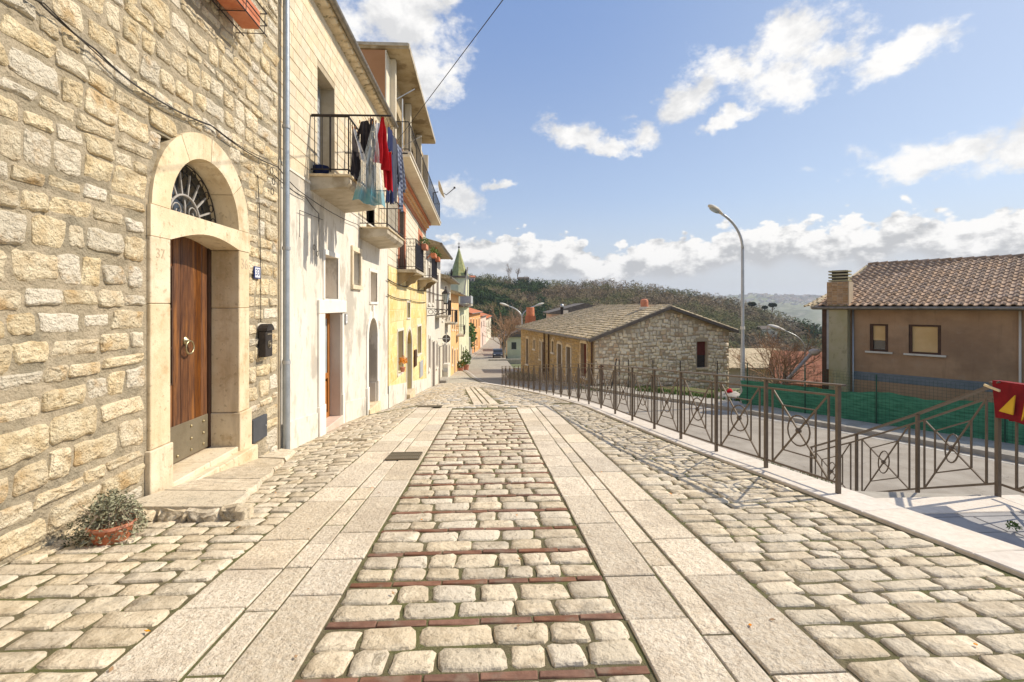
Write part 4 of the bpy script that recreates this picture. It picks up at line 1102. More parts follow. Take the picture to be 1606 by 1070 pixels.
# window flower box near the top of the frame
fb = thing('window_box', 'terracotta planter in a wire basket high on the stone wall', 'window box', (XW + .2, 5.5, 3.7))
MB().bbox((XW + .10, 4.2, 3.62), (XW + .34, 5.35, 3.86), .015).build('planter', m_terr, fb); MB().bbox((XW + .10, 5.42, 3.62), (XW + .34, 6.6, 3.86), .015).build('planter', m_terr, fb)
bk = bpy.data.objects.new('basket', None)
for x in (XW + .07, XW + .37): MB().tube([(x, 4.1, 3.60), (x, 6.72, 3.60)], .008, 6).build('basket_wire', m_black, fb)
for z in (3.74, 3.9): MB().tube([(XW, 4.1, z), (XW + .37, 4.1, z), (XW + .37, 6.72, z), (XW, 6.72, z)], .008, 6).build('basket_wire', m_black, fb)
for k in range(6): y = 4.15 + k * .5; MB().tube([(XW, y, 3.60), (XW + .37, y, 3.60), (XW + .38, y, 3.9)], .007, 6).build('basket_wire', m_black, fb)
MB().bbox((XW + .0, 4.1, 3.9), (XW + .09, 6.7, 4.02), .01).build('sill', m_dress, h1)
leaves('leaves', fb, (XW + .22, 5.4, 3.98), .17, 1.2, .16, 700, .04, m_leaf2, 0, 9, 1)
# cables along the facades
cb = thing('facade_cable', 'black cables looping along the house fronts on the left', 'cable', (XW, 4, 2.6))
def cable(pts, r=.008, nm='cable', par=cb, sag=.06):
    out = []
    for a, b in zip(pts, pts[1:]):
        a, b = Vector(a), Vector(b); n = 8
        for k in range(n): u = k / n; out.append(a.lerp(b, u) + Vector((0, 0, -sag * 4 * u * (1 - u) * min(1, (b - a).length / 2))))
    out.append(Vector(pts[-1])); return MB().tube(out, r, 6).build(nm, m_wire, par, smooth=True)
def wl(px, py, off=.05): y, z = W(px, py, XW + off); return (XW + off, y, z)
cable([wl(-60, -70), wl(60, 2), wl(150, 78), wl(212, 133), wl(330, 196), wl(436, 262), wl(470, 300), wl(560, 352, .06), wl(606, 385, .06)], .008)
cable([wl(-60, -66), wl(70, 6, .06), wl(215, 136, .06), wl(335, 199, .06), wl(420, 250, .06)], .005)
cable([wl(430, 275), wl(480, 310), wl(500, 335), wl(500, 395)], .008)
cable([wl(404, 275, .03), wl(407, 330, .03), wl(409, 430, .03), wl(409, 505, .03)], .006, sag=0)
for k, (px, py) in enumerate(((425, 268), (428, 285), (426, 300), (492, 388), (497, 398))):
    y, z = W(px, py, XW + .05); ring_mb((XW + .06, y, z), UY, UZ, .05, .006, 12).build('cable_loop', m_wire, cb, smooth=True)
cable([wl(470, 372, .05), wl(470, 330, .05), wl(506, 345, .05)], .006, sag=0)
cable([wl(608, 438, .06), wl(640, 450, .06), wl(668, 456, .06), wl(700, 464, .06)], .02)
cable([wl(608, 462, .06), wl(640, 470, .06), wl(668, 474, .06)], .015)
# downpipe between the first two houses
dp = thing('downpipe', 'grey galvanised downpipe between the stone house and the whitewashed house', 'downpipe', (XW + .09, 8.06, -2.2))
MB().tube([(XW + .09, 8.06, 6.0), (XW + .09, 8.06, -.86)], .05, 14).build('upper_pipe', m_pipe, dp, smooth=40)
MB().tube([(XW + .09, 8.06, -.86), (XW + .09, 8.06, -2.5)], .058, 14).build('lower_pipe', m_pipe, dp, smooth=40)
for z in (5.0, 2.9, .95, -.88): MB().tube([(XW + .09, 8.06, z), (XW + .09, 8.06, z - .05)], .064, 14).build('bracket', m_galv, dp, smooth=40)
# strip of stone set in the cobbles, iron grates
sk_ = thing('stone_strip', 'low rounded stone strip crossing the cobbles before the second door', 'stone strip', (-2.5, 8.6, G(-2.5, 8.6)))
rk = []
for i in range(4):
    x = -3.02 + .32 * i; y = 9.1 - .27 * i; U_ = Vector((.76, -.64, (G(x + .32, y - .27) - G(x, y)) / .42)).normalized(); V_ = Vector((.64, .76, 0)); rk.append(rock((x, y, G(x, y) - .02), U_, V_, U_.cross(V_), .41, .12, .05, n=12, jit=.06, back=-.03))
emit(rk, 'stone', 'stones', m_cob, sk_, 300)
def grate(label, x0, x1, y0, y1):
    g = thing('drain_grate', label, 'drain grate', ((x0 + x1) / 2, (y0 + y1) / 2, S((y0 + y1) / 2)))
    def z(y): return S(y) + .008
    mb = MB(); sl = lambda x, y, d=0: Vector((x, y, z(y) + d))
    mb.prism([sl(x0, y0), sl(x1, y0), sl(x1, y1), sl(x0, y1)], (0, 0, -.02)); mb.build('pit', m_black, g)
    m_gr = m_kick
    n = 16
    for k in range(n + 1):
        x = x0 + (x1 - x0) * k / n; MB().bar(sl(x, y0, .006), sl(x, y1, .006), .013, .014).build('grate_bar', m_gr, g)
    for y in (y0, (y0 + y1) / 2, y1): MB().bar(sl(x0, y, .008), sl(x1, y, .008), .02, .016).build('grate_frame', m_gr, g)
grate('rusty iron drain grate set in the left granite band, the nearer one', -1.33, -.90, 6.55, 6.95)
grate('iron drain grate across the left cobbles beyond the granite band', -1.75, -1.15, 12.55, 12.95)
# ------------------------------------------------------------------ house 2: whitewashed below, ashlar above
def sub(name, parent, loc=None):
    o = bpy.data.objects.new(name, None); SC.collection.objects.link(o); o.parent = parent; WL[o] = Vector(loc) if loc else WL[parent].copy(); o.location = WL[o] - WL[parent]; return o
def ashlar(parent, mat, y0, y1, z0, z1, ch, bw, holes, X, dep=.012, limit=300, xf=None, gap=.012, seed=5, name='block', plural='blocks', jit=.0):
    R = random.Random(seed); pcs = []; z = z0; row = 0
    while z < z1 - .03:
        h = min(ch * R.uniform(.94, 1.06), z1 - z)
        hs = [(a, b) for a, b, c, d in [q[:4] for q in holes] if c < z + h - .01 and d > z + .01]
        for (a, b) in spans(y0, y1, hs):
            y = a; first = True
            while y < b - .02:
                w = bw * R.uniform(.8, 1.2) * (.5 if first and row % 2 else 1); first = False
                if b - y - w < bw * .3: w = b - y
                w = min(w, b - y)
                hsub = [(c, d) for c, d in [(q[2], q[3]) for q in holes if q[0] < y + w and q[1] > y] if c < z + h and d > z]
                pc = block((X - .004, y + w / 2, z + h / 2), UY, UZ, NX_, w - gap, h - gap, dep + R.uniform(-.002, .003), bv=.004, back=-.004, jit=jit)
                if xf: pc = (xf(pc[0]), [xf(v) for v in pc[1]], pc[2])
                pcs.append(pc); y += w
        z += h; row += 1
    emit(pcs, name, plural, mat, parent, limit, smooth=False)
h2 = thing('whitewashed_house', 'whitewashed house with pale stone upper storey and a laundry balcony', 'house', (XW, 12, -2.8))
H2Y0, H2Y1, H2T = 7.98, 16.6, 5.95
B2 = [(9.79, 10.88, 2.45, 4.72, .35), (13.7, 14.7, 2.02, 4.15, .35), (10.14, 11.42, -3.4, -.15, .36), (10.2, 11.08, .15, 1.05, .45), (12.25, 12.93, .52, 1.35, .22), (14.1, 14.98, .12, .98, .45), (13.84, 14.95, -3.5, -.90, .5)]
# arched niche needs its crown cut too: hole up to the crown, filled by spandrels below
B2w = B2[:-1] + [(13.84, 14.95, -3.5, -.34, .5)]
mb = MB(); wall_holes(mb, H2Y0, H2Y1, -4.2, 2.30, [h for h in B2w if h[2] < 2.2], XW, .36); mb.build('lower_wall', m_plast, h2, fixn=False)
mb = MB(); wall_holes(mb, H2Y0, H2Y1, 2.30, H2T, [(a, b, max(c, 2.30), d, e) for a, b, c, d, e in B2w if d > 2.4], XW - .012, .36); house_box(mb, H2Y0, H2Y1, -4.2, H2T, XW)
up2 = mb.build('upper_wall', m_joint, h2, fixn=False)
ashlar(up2, m_ashl, H2Y0 + .02, H2Y1 - .02, 2.33, H2T - .10, .205, .42, [(a - .0, b + .0, c, d) for a, b, c, d, e in B2w if d > 2.4], XW - .008, .010, gap=.009)
MB().box((XW, H2Y0, 2.28), (XW + .015, H2Y1, 2.325)).build('string_course', m_offw, h2)
for a, b in ((H2Y0 + .1, 9.74), (11.62, 13.56), (15.16, H2Y1 - .02)):   # sloping plinth band
    mb = MB(); zt = lambda y: WB(y) + .48
    mb.prism([(XW - .02, a, WB(a) - .5), (XW - .02, a, zt(a)), (XW - .02, b, zt(b)), (XW - .02, b, WB(b) - .5)], (.045, 0, 0)); mb.build('plinth', m_plast, h2)
MB().box((XW - .02, H2Y0 + .0, -2.9), (XW + .02, H2Y0 + .03, 2.3)).build('corner_strip', m_ashl, h2)
# roof, tiled soffit and gutter
mb = MB(); mb.prism([(XW + .20, H2Y0, H2T + .02), (XW - .05, H2Y0, H2T - .10), (XW - 8, H2Y0, H2T - .1), (XW - 8, H2Y0, H2T + .1), (XW - 3.9, H2Y0, H2T + 1.3), (XW + .20, H2Y0, H2T + .10)], (0, H2Y1 - H2Y0, 0)); rf2 = mb.build('roof', m_tile2, h2)
for k in range(28):
    y = H2Y0 + .15 + k * .307; MB().bbox((XW - .02, y, H2T - .05), (XW + .19, y + .20, H2T + .015), .02).build('eaves_tile', m_ashl, rf2)
GX, GZ = XW + .27, 5.84
pts = [(GX + .075 * cos(pi + pi * k / 8), 0, GZ + .03 + .075 * sin(pi + pi * k / 8)) for k in range(9)]
mb = MB(); mb.prism([(p[0], H2Y0, p[2] + .16) for p in pts], (0, H2Y1 - H2Y0 + .1, 0)); mb.build('gutter', m_gutt, h2)
for k in range(7): MB().box((XW + .05, H2Y0 + .5 + 1.3 * k, GZ + .16), (GX + .08, H2Y0 + .53 + 1.3 * k, GZ + .175)).build('gutter_bracket', m_gutt, h2)
def frame_rect(par, y0, y1, z0, z1, wd, X, out, mat, sill=True, name='frame_stone', top=True, d=.0):
    MB().bbox((X - .02, y0 - wd, z0), (X + out, y0, z1), .006).build(name, mat, par); MB().bbox((X - .02, y1, z0), (X + out, y1 + wd, z1), .006).build(name, mat, par)
    if top: MB().bbox((X - .02, y0 - wd, z1 + .001), (X + out + .002, y1 + wd, z1 + wd), .006).build(name, mat, par)
    if sill: MB().bbox((X - .05, y0 - wd, z0 - wd * .8), (X + out + .02, y1 + wd, z0 - .001), .006).build('sill', mat, par)
# door 2
d2 = sub('door', h2, (XW, 10.8, -2.6))
m_fr2 = M('white_painted_stone', (.76, .72, .64), (.82, .78, .71), 2, (.3, .7), .85, .25, 40, .004, big=((.6, .55, .47), 1.5, .58, .7, .5))
MB().bbox((XW - .02, 9.75, -3.0), (XW + .06, 10.13, -1.98), .01).build('plinth_block', m_fr2, d2); MB().bbox((XW - .02, 9.77, -1.975), (XW + .04, 10.13, -.152), .008).build('jamb_stone', m_fr2, d2)
MB().bbox((XW - .02, 11.42, -3.0), (XW + .03, 11.58, -2.02), .01).build('plinth_block', m_fr2, d2); MB().bbox((XW - .02, 11.42, -2.015), (XW + .015, 11.55, -.152), .008).build('jamb_stone', m_fr2, d2)
MB().bbox((XW - .02, 9.75, -.15), (XW + .05, 11.62, .12), .008).build('lintel', m_fr2, d2)
MB().bbox((XW - .4, 10.12, -3.1), (XW + .03, 11.44, -2.50), .01).build('threshold', M('pinkish_step', (.62, .47, .38), (.68, .54, .45), 3, rough=.7, bump=.2), d2)
MB().box((XW - .36, 11.36, -2.5), (XW - .012, 11.418, -.16)).build('far_reveal', M('grey_pink_reveal', (.50, .42, .35), (.56, .48, .40), 2, (.3, .7), .85, .2), d2)
leaf = sub('door_leaf', d2)
MB().bbox((XW - .31, 10.14, -2.5), (XW - .26, 10.24, -.16), .004).build('stile', m_wood2, d2)
MB().bbox((XW - .31, 11.24, -2.5), (XW - .255, 11.36, -.16), .004).build('stile', m_wood2, d2); MB().bbox((XW - .31, 10.7, -2.5), (XW - .258, 10.8, -.16), .004).build('stile', m_wood2, d2)
for z in (-2.5, -1.62, -.28): MB().bbox((XW - .308, 10.24, z), (XW - .26, 11.24, z + .12), .004).build('cross_rail', m_wood2, d2)
for y in (10.30, 10.86): MB().bbox((XW - .305, y, -2.32), (XW - .27, y + .34, -1.68), .015).build('panel', m_wood2, d2)
MB().box((XW - .30, 10.24, -1.5), (XW - .285, 11.24, -.28)).build('glass_pane', m_glassb, d2)
bpy.data.objects.remove(leaf)
n2 = thing('house_number_plate', 'tiny framed number plate beside the white frame of the wooden glass door', 'number plate', (XW, 11.62, -.3))
MB().box((XW + .016, 11.60, -.42), (XW + .03, 11.76, -.18)).build('plate', m_shade_grey, n2); MB().box((XW + .03, 11.615, -.40), (XW + .033, 11.745, -.20)).build('face', m_plate, n2)
text('8', n2, 'number', m_shade_grey, (XW + .034, 11.68, -.30), .16)
n3 = thing('house_number_plate', 'small worn number tile beside the arched doorway of the white house', 'number plate', (XW, 15.3, -.6))
MB().box((XW + .002, 15.24, -.70), (XW + .02, 15.42, -.46)).build('plate', m_offw, n3); text('30', n3, 'number', m_conc, (XW + .021, 15.33, -.58), .13)
# niche windows with reveals
m_nich = M('reveal_shade_panel', (.58, .44, .35), (.63, .50, .41), 3, (.3, .7), .85, .2)  # rosy tone puts the reveal's shade into the panel colour
def window(par, y0, y1, z0, z1, X, dep=.22, kind='glass', frame=None, fw=.07, out=.02, bars=1, mat=None):
    w = sub('window', par, (X, (y0 + y1) / 2, z0))
    if kind == 'panel': MB().box((X - dep - .03, y0, z0), (X - dep, y1, z1)).build('panel', mat or m_nich, w)
    elif kind == 'shutter':
        mid = (y0 + y1) / 2
        for a, b in ((y0, mid - .006), (mid + .006, y1)):
            s_ = MB().box((X - dep - .04, a, z0), (X - dep - .01, b, z1)).build('shutter', mat or m_shut, w)
            n = max(4, int((z1 - z0) / .14)); mb = MB()
            for k in range(n):
                zz = z0 + .06 + (z1 - z0 - .1) * k / n; mb.quad((X - dep + .0, a + .05, zz), (X - dep + .0, b - .05, zz), (X - dep - .012, b - .05, zz + .07), (X - dep - .012, a + .05, zz + .07))
            mb.build('slats', mat or m_shut, s_)
    else:
        MB().box((X - dep - .03, y0, z0), (X - dep - .015, y1, z1)).build('pane', m_glass, w)
        fm = mat or m_dkwood; t = .06
        for a, b, c, d in ((y0, y0 + t, z0, z1), (y1 - t, y1, z0, z1), (y0 + t, y1 - t, z0, z0 + t), (y0 + t, y1 - t, z1 - t, z1), ((y0 + y1) / 2 - t / 2, (y0 + y1) / 2 + t / 2, z0 + t, z1 - t)):
            MB().box((X - dep - .015, a, c), (X - dep + .02, b, d)).build('frame', fm, w)
    if frame: frame_rect(w, y0, y1, z0, z1, fw, X, out, frame)
    return w
window(h2, 10.2, 11.08, .15, 1.05, XW, .42, 'panel', m_fr2, .11, .02)
window(h2, 14.1, 14.98, .12, .98, XW, .42, 'panel', m_fr2, .09, .02)
window(h2, 12.25, 12.93, .52, 1.35, XW, .18, 'glass', m_ashl, .13, .05, mat=m_offw)
window(h2, 9.79, 10.88, 2.47, 4.72, XW, .30, 'shutter', None, mat=m_shutg)
window(h2, 13.7, 14.7, 2.04, 4.15, XW, .30, 'shutter', None, mat=m_shut)
# arched doorway
an = sub('arched_doorway', h2, (XW, 14.4, -2.9)); c0, ra = 14.395, .555
mb = MB(); n = 10; A = [pi * k / n for k in range(n + 1)]
for s_ in (0, 1):
    pts = [(XW + .001, c0 - ra * cos(t), -.90 + ra * sin(t)) for t in A if (t <= pi / 2 + .01 if s_ == 0 else t >= pi / 2 - .01)]
    corner = (XW + .001, c0 + (-ra if s_ == 0 else ra), -.34)
    poly = pts + [corner]; mb.prism(poly, (-.5, 0, 0))
mb.build('spandrel', m_plast, an)
def ringseg(c_y, c_z, r0, r1, t0, t1, X, dep, n=12):
    A = [t0 + (t1 - t0) * k / n for k in range(n + 1)]; mb = MB()
    for a, b in zip(A, A[1:]):
        mb.prism([(X, c_y - r0 * cos(a), c_z + r0 * sin(a)), (X, c_y - r1 * cos(a), c_z + r1 * sin(a)), (X, c_y - r1 * cos(b), c_z + r1 * sin(b)), (X, c_y - r0 * cos(b), c_z + r0 * sin(b))], (dep, 0, 0))
    return mb
ringseg(c0, -.90, ra, ra + .20, 0, pi, XW - .01, .045).build('arch_moulding', m_fr2, an)
for a, b in ((c0 - ra - .20, c0 - ra), (c0 + ra, c0 + ra + .20)):
    MB().bbox((XW - .01, a, -2.25), (XW + .035, b, -.90), .006).build('jamb_stone', m_fr2, an); MB().bbox((XW - .01, a - (.03 if a < c0 else -.0), -3.5), (XW + .06, b + (.03 if a > c0 else 0), -2.25), .01).build('plinth_block', m_fr2, an)
MB().bbox((XW - .01, c0 - .09, -.36), (XW + .06, c0 + .09, .02), .008).build('keystone', m_fr2, an)
MB().box((XW - .54, 13.8, -3.4), (XW - .49, 15.0, -.30)).build('door_leaf', m_dkwood, an)
MB().box((XW - .49, 14.90, -3.3), (XW - .02, 14.949, -2.3)).build('reveal_plinth', m_revl, an)
MB().bbox((XW - .5, 13.7, -3.4), (XW + .10, 15.1, -2.86), .01).build('doorstep', m_dress, an)
# balconies
def railbal(par, X0, X1, y0, y1, z, h, step=.13, mat=None, fancy=False, sides=(1, 1), xf=None):
    mat = mat or m_black; rl_ = sub('railing', par)
    def B(mb, nm): return mb.build(nm, mat, rl_)
    mk = lambda: MB(xf)
    for zz in (z + h, z + .1):
        pts = [(X0, y0, zz), (X1, y0, zz), (X1, y1, zz), (X0, y1, zz)]
        for i, (a, b) in enumerate(zip(pts, pts[1:])):
            B(mk().bar(a, b, .03, .022), 'rail')
    n = max(1, int((X1 - X0) / step)); m = max(2, int((y1 - y0) / step))
    for k in range(n):
        x = X0 + (X1 - X0) * (k + .5) / n
        for y in (y0, y1):
            B(mk().bar((x, y, z + .1), (x, y, z + h), .011), 'baluster')
            if fancy: B(ring_mb((x, y, z + h - .14), NX_, UZ, .035, .006, 8) if not xf else mk().ball((x, y, z + h * .5), .03, 6, 4), 'scroll')
    for k in range(m + 1): B(mk().bar((X1, y0 + (y1 - y0) * k / m, z), (X1, y0 + (y1 - y0) * k / m, z + h), .011 if k not in (0, m) else .022), 'baluster')
    return rl_
bal1 = sub('balcony', h2, (XW, 10.3, 2.4))
mb = MB(); z = 2.43
mb.prism([(XW - .02, 9.38, z), (XW + .72, 9.38, z), (XW + .72, 9.38, z - .10), (XW + .66, 9.38, z - .18), (XW - .02, 9.38, z - .26)], (0, 2.3, 0)); mb.build('slab', m_slab, bal1)
MB().bbox((XW - .02, 9.34, z + .0), (XW + .76, 11.72, z + .045), .008).build('marble_top', m_dress, bal1)
rb = railbal(bal1, XW, XW + .70, 9.42, 11.66, z + .045, 1.10, .13)
MB().bar((XW + .36, 9.42, z + .1), (XW + .36, 9.42, z + 1.14), .03).build('post', m_black, rb)
MB().tube([(XW + .02, 9.40, z + 1.16), (-1.80, 9.40, z + 1.17)], .018, 8).build('drying_arm', m_black, bal1, smooth=40)
MB().tube([(XW + .70, 11.6, z + 1.14), (-1.84, 11.6, z + 1.14)], .018, 8).build('drying_arm', m_black, bal1, smooth=40)
for x in (-2.32, -1.92): MB().tube([(x, 9.40, z + 1.18), (x, 10.5, z + 1.12), (x, 11.6, z + 1.15)], .004, 5).build('clothes_line', m_wire, bal1)
bal2 = sub('balcony', h2, (XW, 14.2, 2.0)); z = 2.02
mb = MB(); mb.prism([(XW - .02, 12.95, z), (XW + .72, 12.95, z), (XW + .72, 12.95, z - .12), (XW + .64, 12.95, z - .2), (XW - .02, 12.95, z - .26)], (0, 2.45, 0)); mb.build('slab', m_slab, bal2)
MB().bbox((XW - .02, 12.92, z), (XW + .76, 15.44, z + .04), .008).build('marble_top', m_dress, bal2)
railbal(bal2, XW, XW + .70, 12.99, 15.36, z + .04, .95, .13)
tb = thing('plastic_tub', 'small dark blue tub on the near corner of the laundry balcony', 'tub', (XW + .12, 9.62, 2.48))
MB().lathe(WL[tb], [(.12, 0), (.15, .12), (.15, .2), (.13, .2), (.12, .05)], 14).build('tub', m_cnav, tb, smooth=40)
# laundry
def hang(name, label, cat, mat, tl, tr, bl, br, amp=.03, waves=2, nv=14, ph=0, extra=None, hem=.03, cut=None):
    t = thing(name, label, cat, tuple((Vector(tl) + Vector(tr)) / 2)); mb = MB()
    q = lambda u, v: Vector(tl).lerp(Vector(tr), u).lerp(Vector(bl).lerp(Vector(br), u), v)
    if cut == 'trousers': qs = [(0, 0, 1, 0, .0, .3, 1, .3), (0, .3, .52, .3, -.08, 1, .40, .97), (.48, .3, 1, .3, .58, .98, 1.08, .95)]
    elif cut == 'shirt': qs = [(.12, 0, .88, 0, .10, .92, .9, 1.0), (.10, .02, .30, .0, -.32, .62, -.05, .66), (.72, .0, .92, .02, 1.05, .68, 1.3, .60)]
    else: qs = [(0, 0, 1, 0, 0, 1, 1, 1)]
    for k, z_ in enumerate(qs): sheet(mb, q(*z_[0:2]), q(*z_[2:4]), q(*z_[4:6]), q(*z_[6:8]), amp * (.6 if len(qs) > 1 else 1), 12, nv, waves, None, ph + k, 1.0, hem * .5)
    mb.build('fabric', mat, t, smooth=True, fixn=False)
    for p in (tl, tr): MB().box(Vector(p) - Vector((.008, .008, .03)), Vector(p) + Vector((.008, .008, .03))).build('clothes_peg', m_wood2, t)
    if extra: extra(t)
    return t
ZL = 3.57
hang('black_towel', 'long black towel hanging nearest the house on the balcony', 'towel', m_cblk, (-2.56, 9.52, 3.42), (-2.56, 9.9, 3.44), (-2.54, 9.5, 2.42), (-2.52, 9.98, 2.45), .04, 2)
hang('black_shirt', 'black shirt hung by one corner on the laundry line', 'shirt', m_cblk, (-2.40, 9.44, ZL - .08), (-2.24, 9.5, ZL - .02), (-2.42, 9.44, 2.85), (-2.14, 9.5, 2.8), .05, 2, ph=1, cut='shirt')
hang('black_leggings', 'narrow black leggings hanging between shirt and sheer sheet', 'leggings', m_cblk, (-2.20, 9.44, ZL), (-2.16, 9.5, ZL), (-2.28, 9.42, 2.75), (-2.10, 9.5, 2.7), .05, 1.5, ph=2, cut='trousers')
hang('white_vest', 'white vest hanging behind the black laundry', 'vest', m_cwht, (-2.14, 9.62, ZL - .02), (-2.06, 9.66, ZL - .02), (-2.17, 9.6, 3.05), (-2.00, 9.66, 3.0), .04, 1.5, ph=3)
hang('white_towel', 'white strip of towel left of the black shirt', 'towel', m_cwht, (-2.52, 9.41, ZL - .22), (-2.48, 9.43, ZL - .2), (-2.36, 9.4, 2.75), (-2.26, 9.42, 2.7), .03, 1, ph=3)
hang('red_dress', 'bright red dress hanging from the tip of the drying arm', 'dress', m_cred, (-1.99, 9.42, ZL + .02), (-1.95, 9.46, ZL + .02), (-2.10, 9.40, 2.72), (-1.80, 9.5, 2.5), .07, 2, ph=.5)
hang('red_shorts', 'lower folded part of a red garment beneath the red dress', 'shorts', m_cred, (-2.01, 9.52, 3.0), (-1.83, 9.55, 2.95), (-1.95, 9.5, 2.25), (-1.80, 9.56, 2.2), .05, 1.5, ph=1.5)
hang('sheer_sheet', 'sheer plastic sheet with turquoise hem hanging in front of the laundry', 'sheet', m_veil, (-2.14, 9.36, ZL - .12), (-2.08, 9.38, ZL - .1), (-2.50, 9.32, 1.98), (-1.90, 9.42, 1.86), .07, 3, 18, .2, hem=.05)
hang('navy_trousers', 'navy trousers hanging beyond the red dress', 'trousers', m_cnav, (-1.92, 9.72, ZL - .04), (-1.90, 10.0, ZL - .05), (-1.96, 9.7, 2.02), (-1.88, 10.05, 2.0), .04, 1.5, ph=2, cut='trousers')
hang('grey_shirt', 'grey blue shirt hanging past the navy trousers', 'shirt', m_cgry, (-1.92, 10.1, ZL - .06), (-1.90, 10.5, ZL - .07), (-1.94, 10.1, 2.1), (-1.88, 10.55, 2.15), .05, 2, ph=1, cut='shirt')
hang('checked_shirt', 'blue and white checked shirt hanging last on the line', 'shirt', m_check, (-1.92, 10.65, ZL - .07), (-1.90, 11.2, ZL - .05), (-1.90, 10.65, 2.05), (-1.86, 11.2, 2.12), .06, 2, ph=2, cut='shirt')

# ------------------------------------------------------------------ house 3: yellow ground floor, trimmed upper floors, loggia
sl3 = lambda p: Vector((p.x, p.y, p.z - (.045 * (p.y - 16.6) if p.z > 1.6 else 0)))
h3 = thing('yellow_house', 'tall house with yellow ground floor, brick red trims and a roof terrace', 'house', (XW, 21.5, -4))
Y3, Y4 = 16.62, 27.0
g3 = [(18.4, 19.62, -2.55, -.96, .3), (20.4, 21.72, -5, -1.05, .5), (23.6, 24.9, -2.35, -1.0, .3), (20.58, 21.35, -.5, .14, .3)]
mb = MB(); wall_holes(mb, Y3, Y4, -6, 1.36, g3, XW, .4); house_box(mb, Y3, Y4, -6, 8, XW - .01, 9); gw = mb.build('ground_floor_wall', m_yjoint, h3, fixn=False)
ashlar(gw, m_yell, Y3, Y4, -4.8, 1.34, .42, 1.1, [(a - .12, b + .12, c - .1, d + .14) for a, b, c, d, e in g3], XW, .016, 300, gap=.02, seed=8)
mb = MB(); zt = lambda y: WB(y) + .75 - (y - Y3) * .015
for a, b in ((Y3, 20.28), (21.84, Y4)): mb.prism([(XW - .02, a, WB(a) - .8), (XW - .02, a, zt(a)), (XW - .02, b, zt(b)), (XW - .02, b, WB(b) - .8)], (.055, 0, 0))
mb.build('plinth', m_plast, h3)
for y in (Y3, Y4 - .18): MB().box((XW, y, -5.4), (XW + .03, y + .18, 1.35)).build('corner_strip', m_yell, h3)
window(h3, 18.4, 19.62, -2.55, -.96, XW, .24, 'shutter', m_offw, .1, .03, mat=m_shut); window(h3, 23.6, 24.9, -2.35, -1.0, XW, .24, 'shutter', m_offw, .1, .03, mat=m_shut)
window(h3, 20.58, 21.35, -.5, .14, XW, .24, 'glass', m_offw, .08, .02)
a3 = sub('arched_doorway', h3, (XW, 21.06, -3.4))
mb = MB(); c0, ra = 21.06, .66; zc_ = -1.65
for s_ in (0, 1):
    pts = [(XW + .001, c0 - ra * cos(t), zc_ + .6 * sin(t)) for t in [pi * k / 12 for k in range(13)] if (t <= pi / 2 + .01 if s_ == 0 else t >= pi / 2 - .01)]
    mb.prism(pts + [(XW + .001, c0 + (-ra if s_ == 0 else ra), -1.05)], (-.4, 0, 0))
mb.build('spandrel', m_yell, a3); ringseg(c0, zc_, ra, ra + .14, 0, pi, XW, .04).build('arch_moulding', m_offw, a3)
for a, b in ((c0 - ra - .14, c0 - ra), (c0 + ra, c0 + ra + .14)): MB().box((XW, a, -3.9), (XW + .04, b, zc_)).build('jamb_stone', m_offw, a3)
MB().box((XW - .45, 20.3, -5), (XW - .40, 21.8, -1.0)).build('door_leaf', m_dkwood, a3)
MB().bbox((XW - .4, 20.3, -4.4), (XW + .18, 21.8, -3.62), .01).build('doorstep', m_dress, a3)
MB().bbox((XW + .01, 22.35, -2.75), (XW + .10, 22.85, -2.0), .01).build('meter_box', m_dkwood, h3)
MB().bbox((XW + .01, 24.3, -3.55), (XW + .06, 25.4, -2.75), .01).build('meter_box', m_shutg, h3)
fp = thing('flower_pot', 'orange flowers in a pot on the near yellow house window sill', 'plant pot', (XW + .1, 19.0, -2.5))
MB().lathe((XW + .10, 18.95, -2.52), [(.07, 0), (.11, .18), (.09, .18)], 10).build('pot', m_terr, fp); leaves('flowers', fp, (XW + .12, 18.95, -2.15), .16, .35, .24, 260, .045, m_flow, 0, 3, 1)
# upper floors
u3 = [(18.75, 19.95, 1.42, 3.9, .3), (24.2, 25.2, 1.42, 3.85, .3)]
X3 = XW - .01
mb = MB(sl3); wall_holes(mb, Y3, Y4, 1.36, 4.55, u3, X3, .3); uw = mb.build('first_floor_wall', m_joint, h3, fixn=False)
ashlar(uw, m_cream, Y3 + .02, Y4 - .02, 1.40, 4.35, .27, .55, [(a - .22, b + .22, c, d + .26) for a, b, c, d, e in u3], X3 + .002, .012, 200, xf=sl3, seed=12, gap=.016)
for (a, b, c, d, e) in u3:
    w = sub('window', h3, (X3, a, c)); mid = (a + b) / 2
    for p, q in ((a, mid), (mid + .01, b)): MB(sl3).box((X3 - .2, p, c), (X3 - .16, q, d)).build('shutter', m_shutr, w)
    for p, q in ((a - .22, a), (b, b + .22)):
        for k in range(8):
            z0_ = c + (d - c) * k / 8; MB(sl3).bbox((X3, p - (.04 if k % 2 and p < a else 0), z0_ + .005), (X3 + .03, q + (.04 if k % 2 and p > a else 0), z0_ + (d - c) / 8 - .005), .005).build('quoin', m_redtrim, w)
    MB(sl3).bbox((X3, a - .26, d), (X3 + .035, b + .26, d + .25), .006).build('lintel', m_redtrim, w)
for zz, t, o_, mt in ((4.36, .16, .05, m_redtrim), (4.52, .12, .12, m_trimo), (4.64, .14, .22, m_trimo), (4.78, .08, .32, m_redtrim)):
    MB(sl3).box((X3 - .05, Y3, zz), (X3 + o_, Y4 - .3, zz + t)).build('cornice', mt, h3)
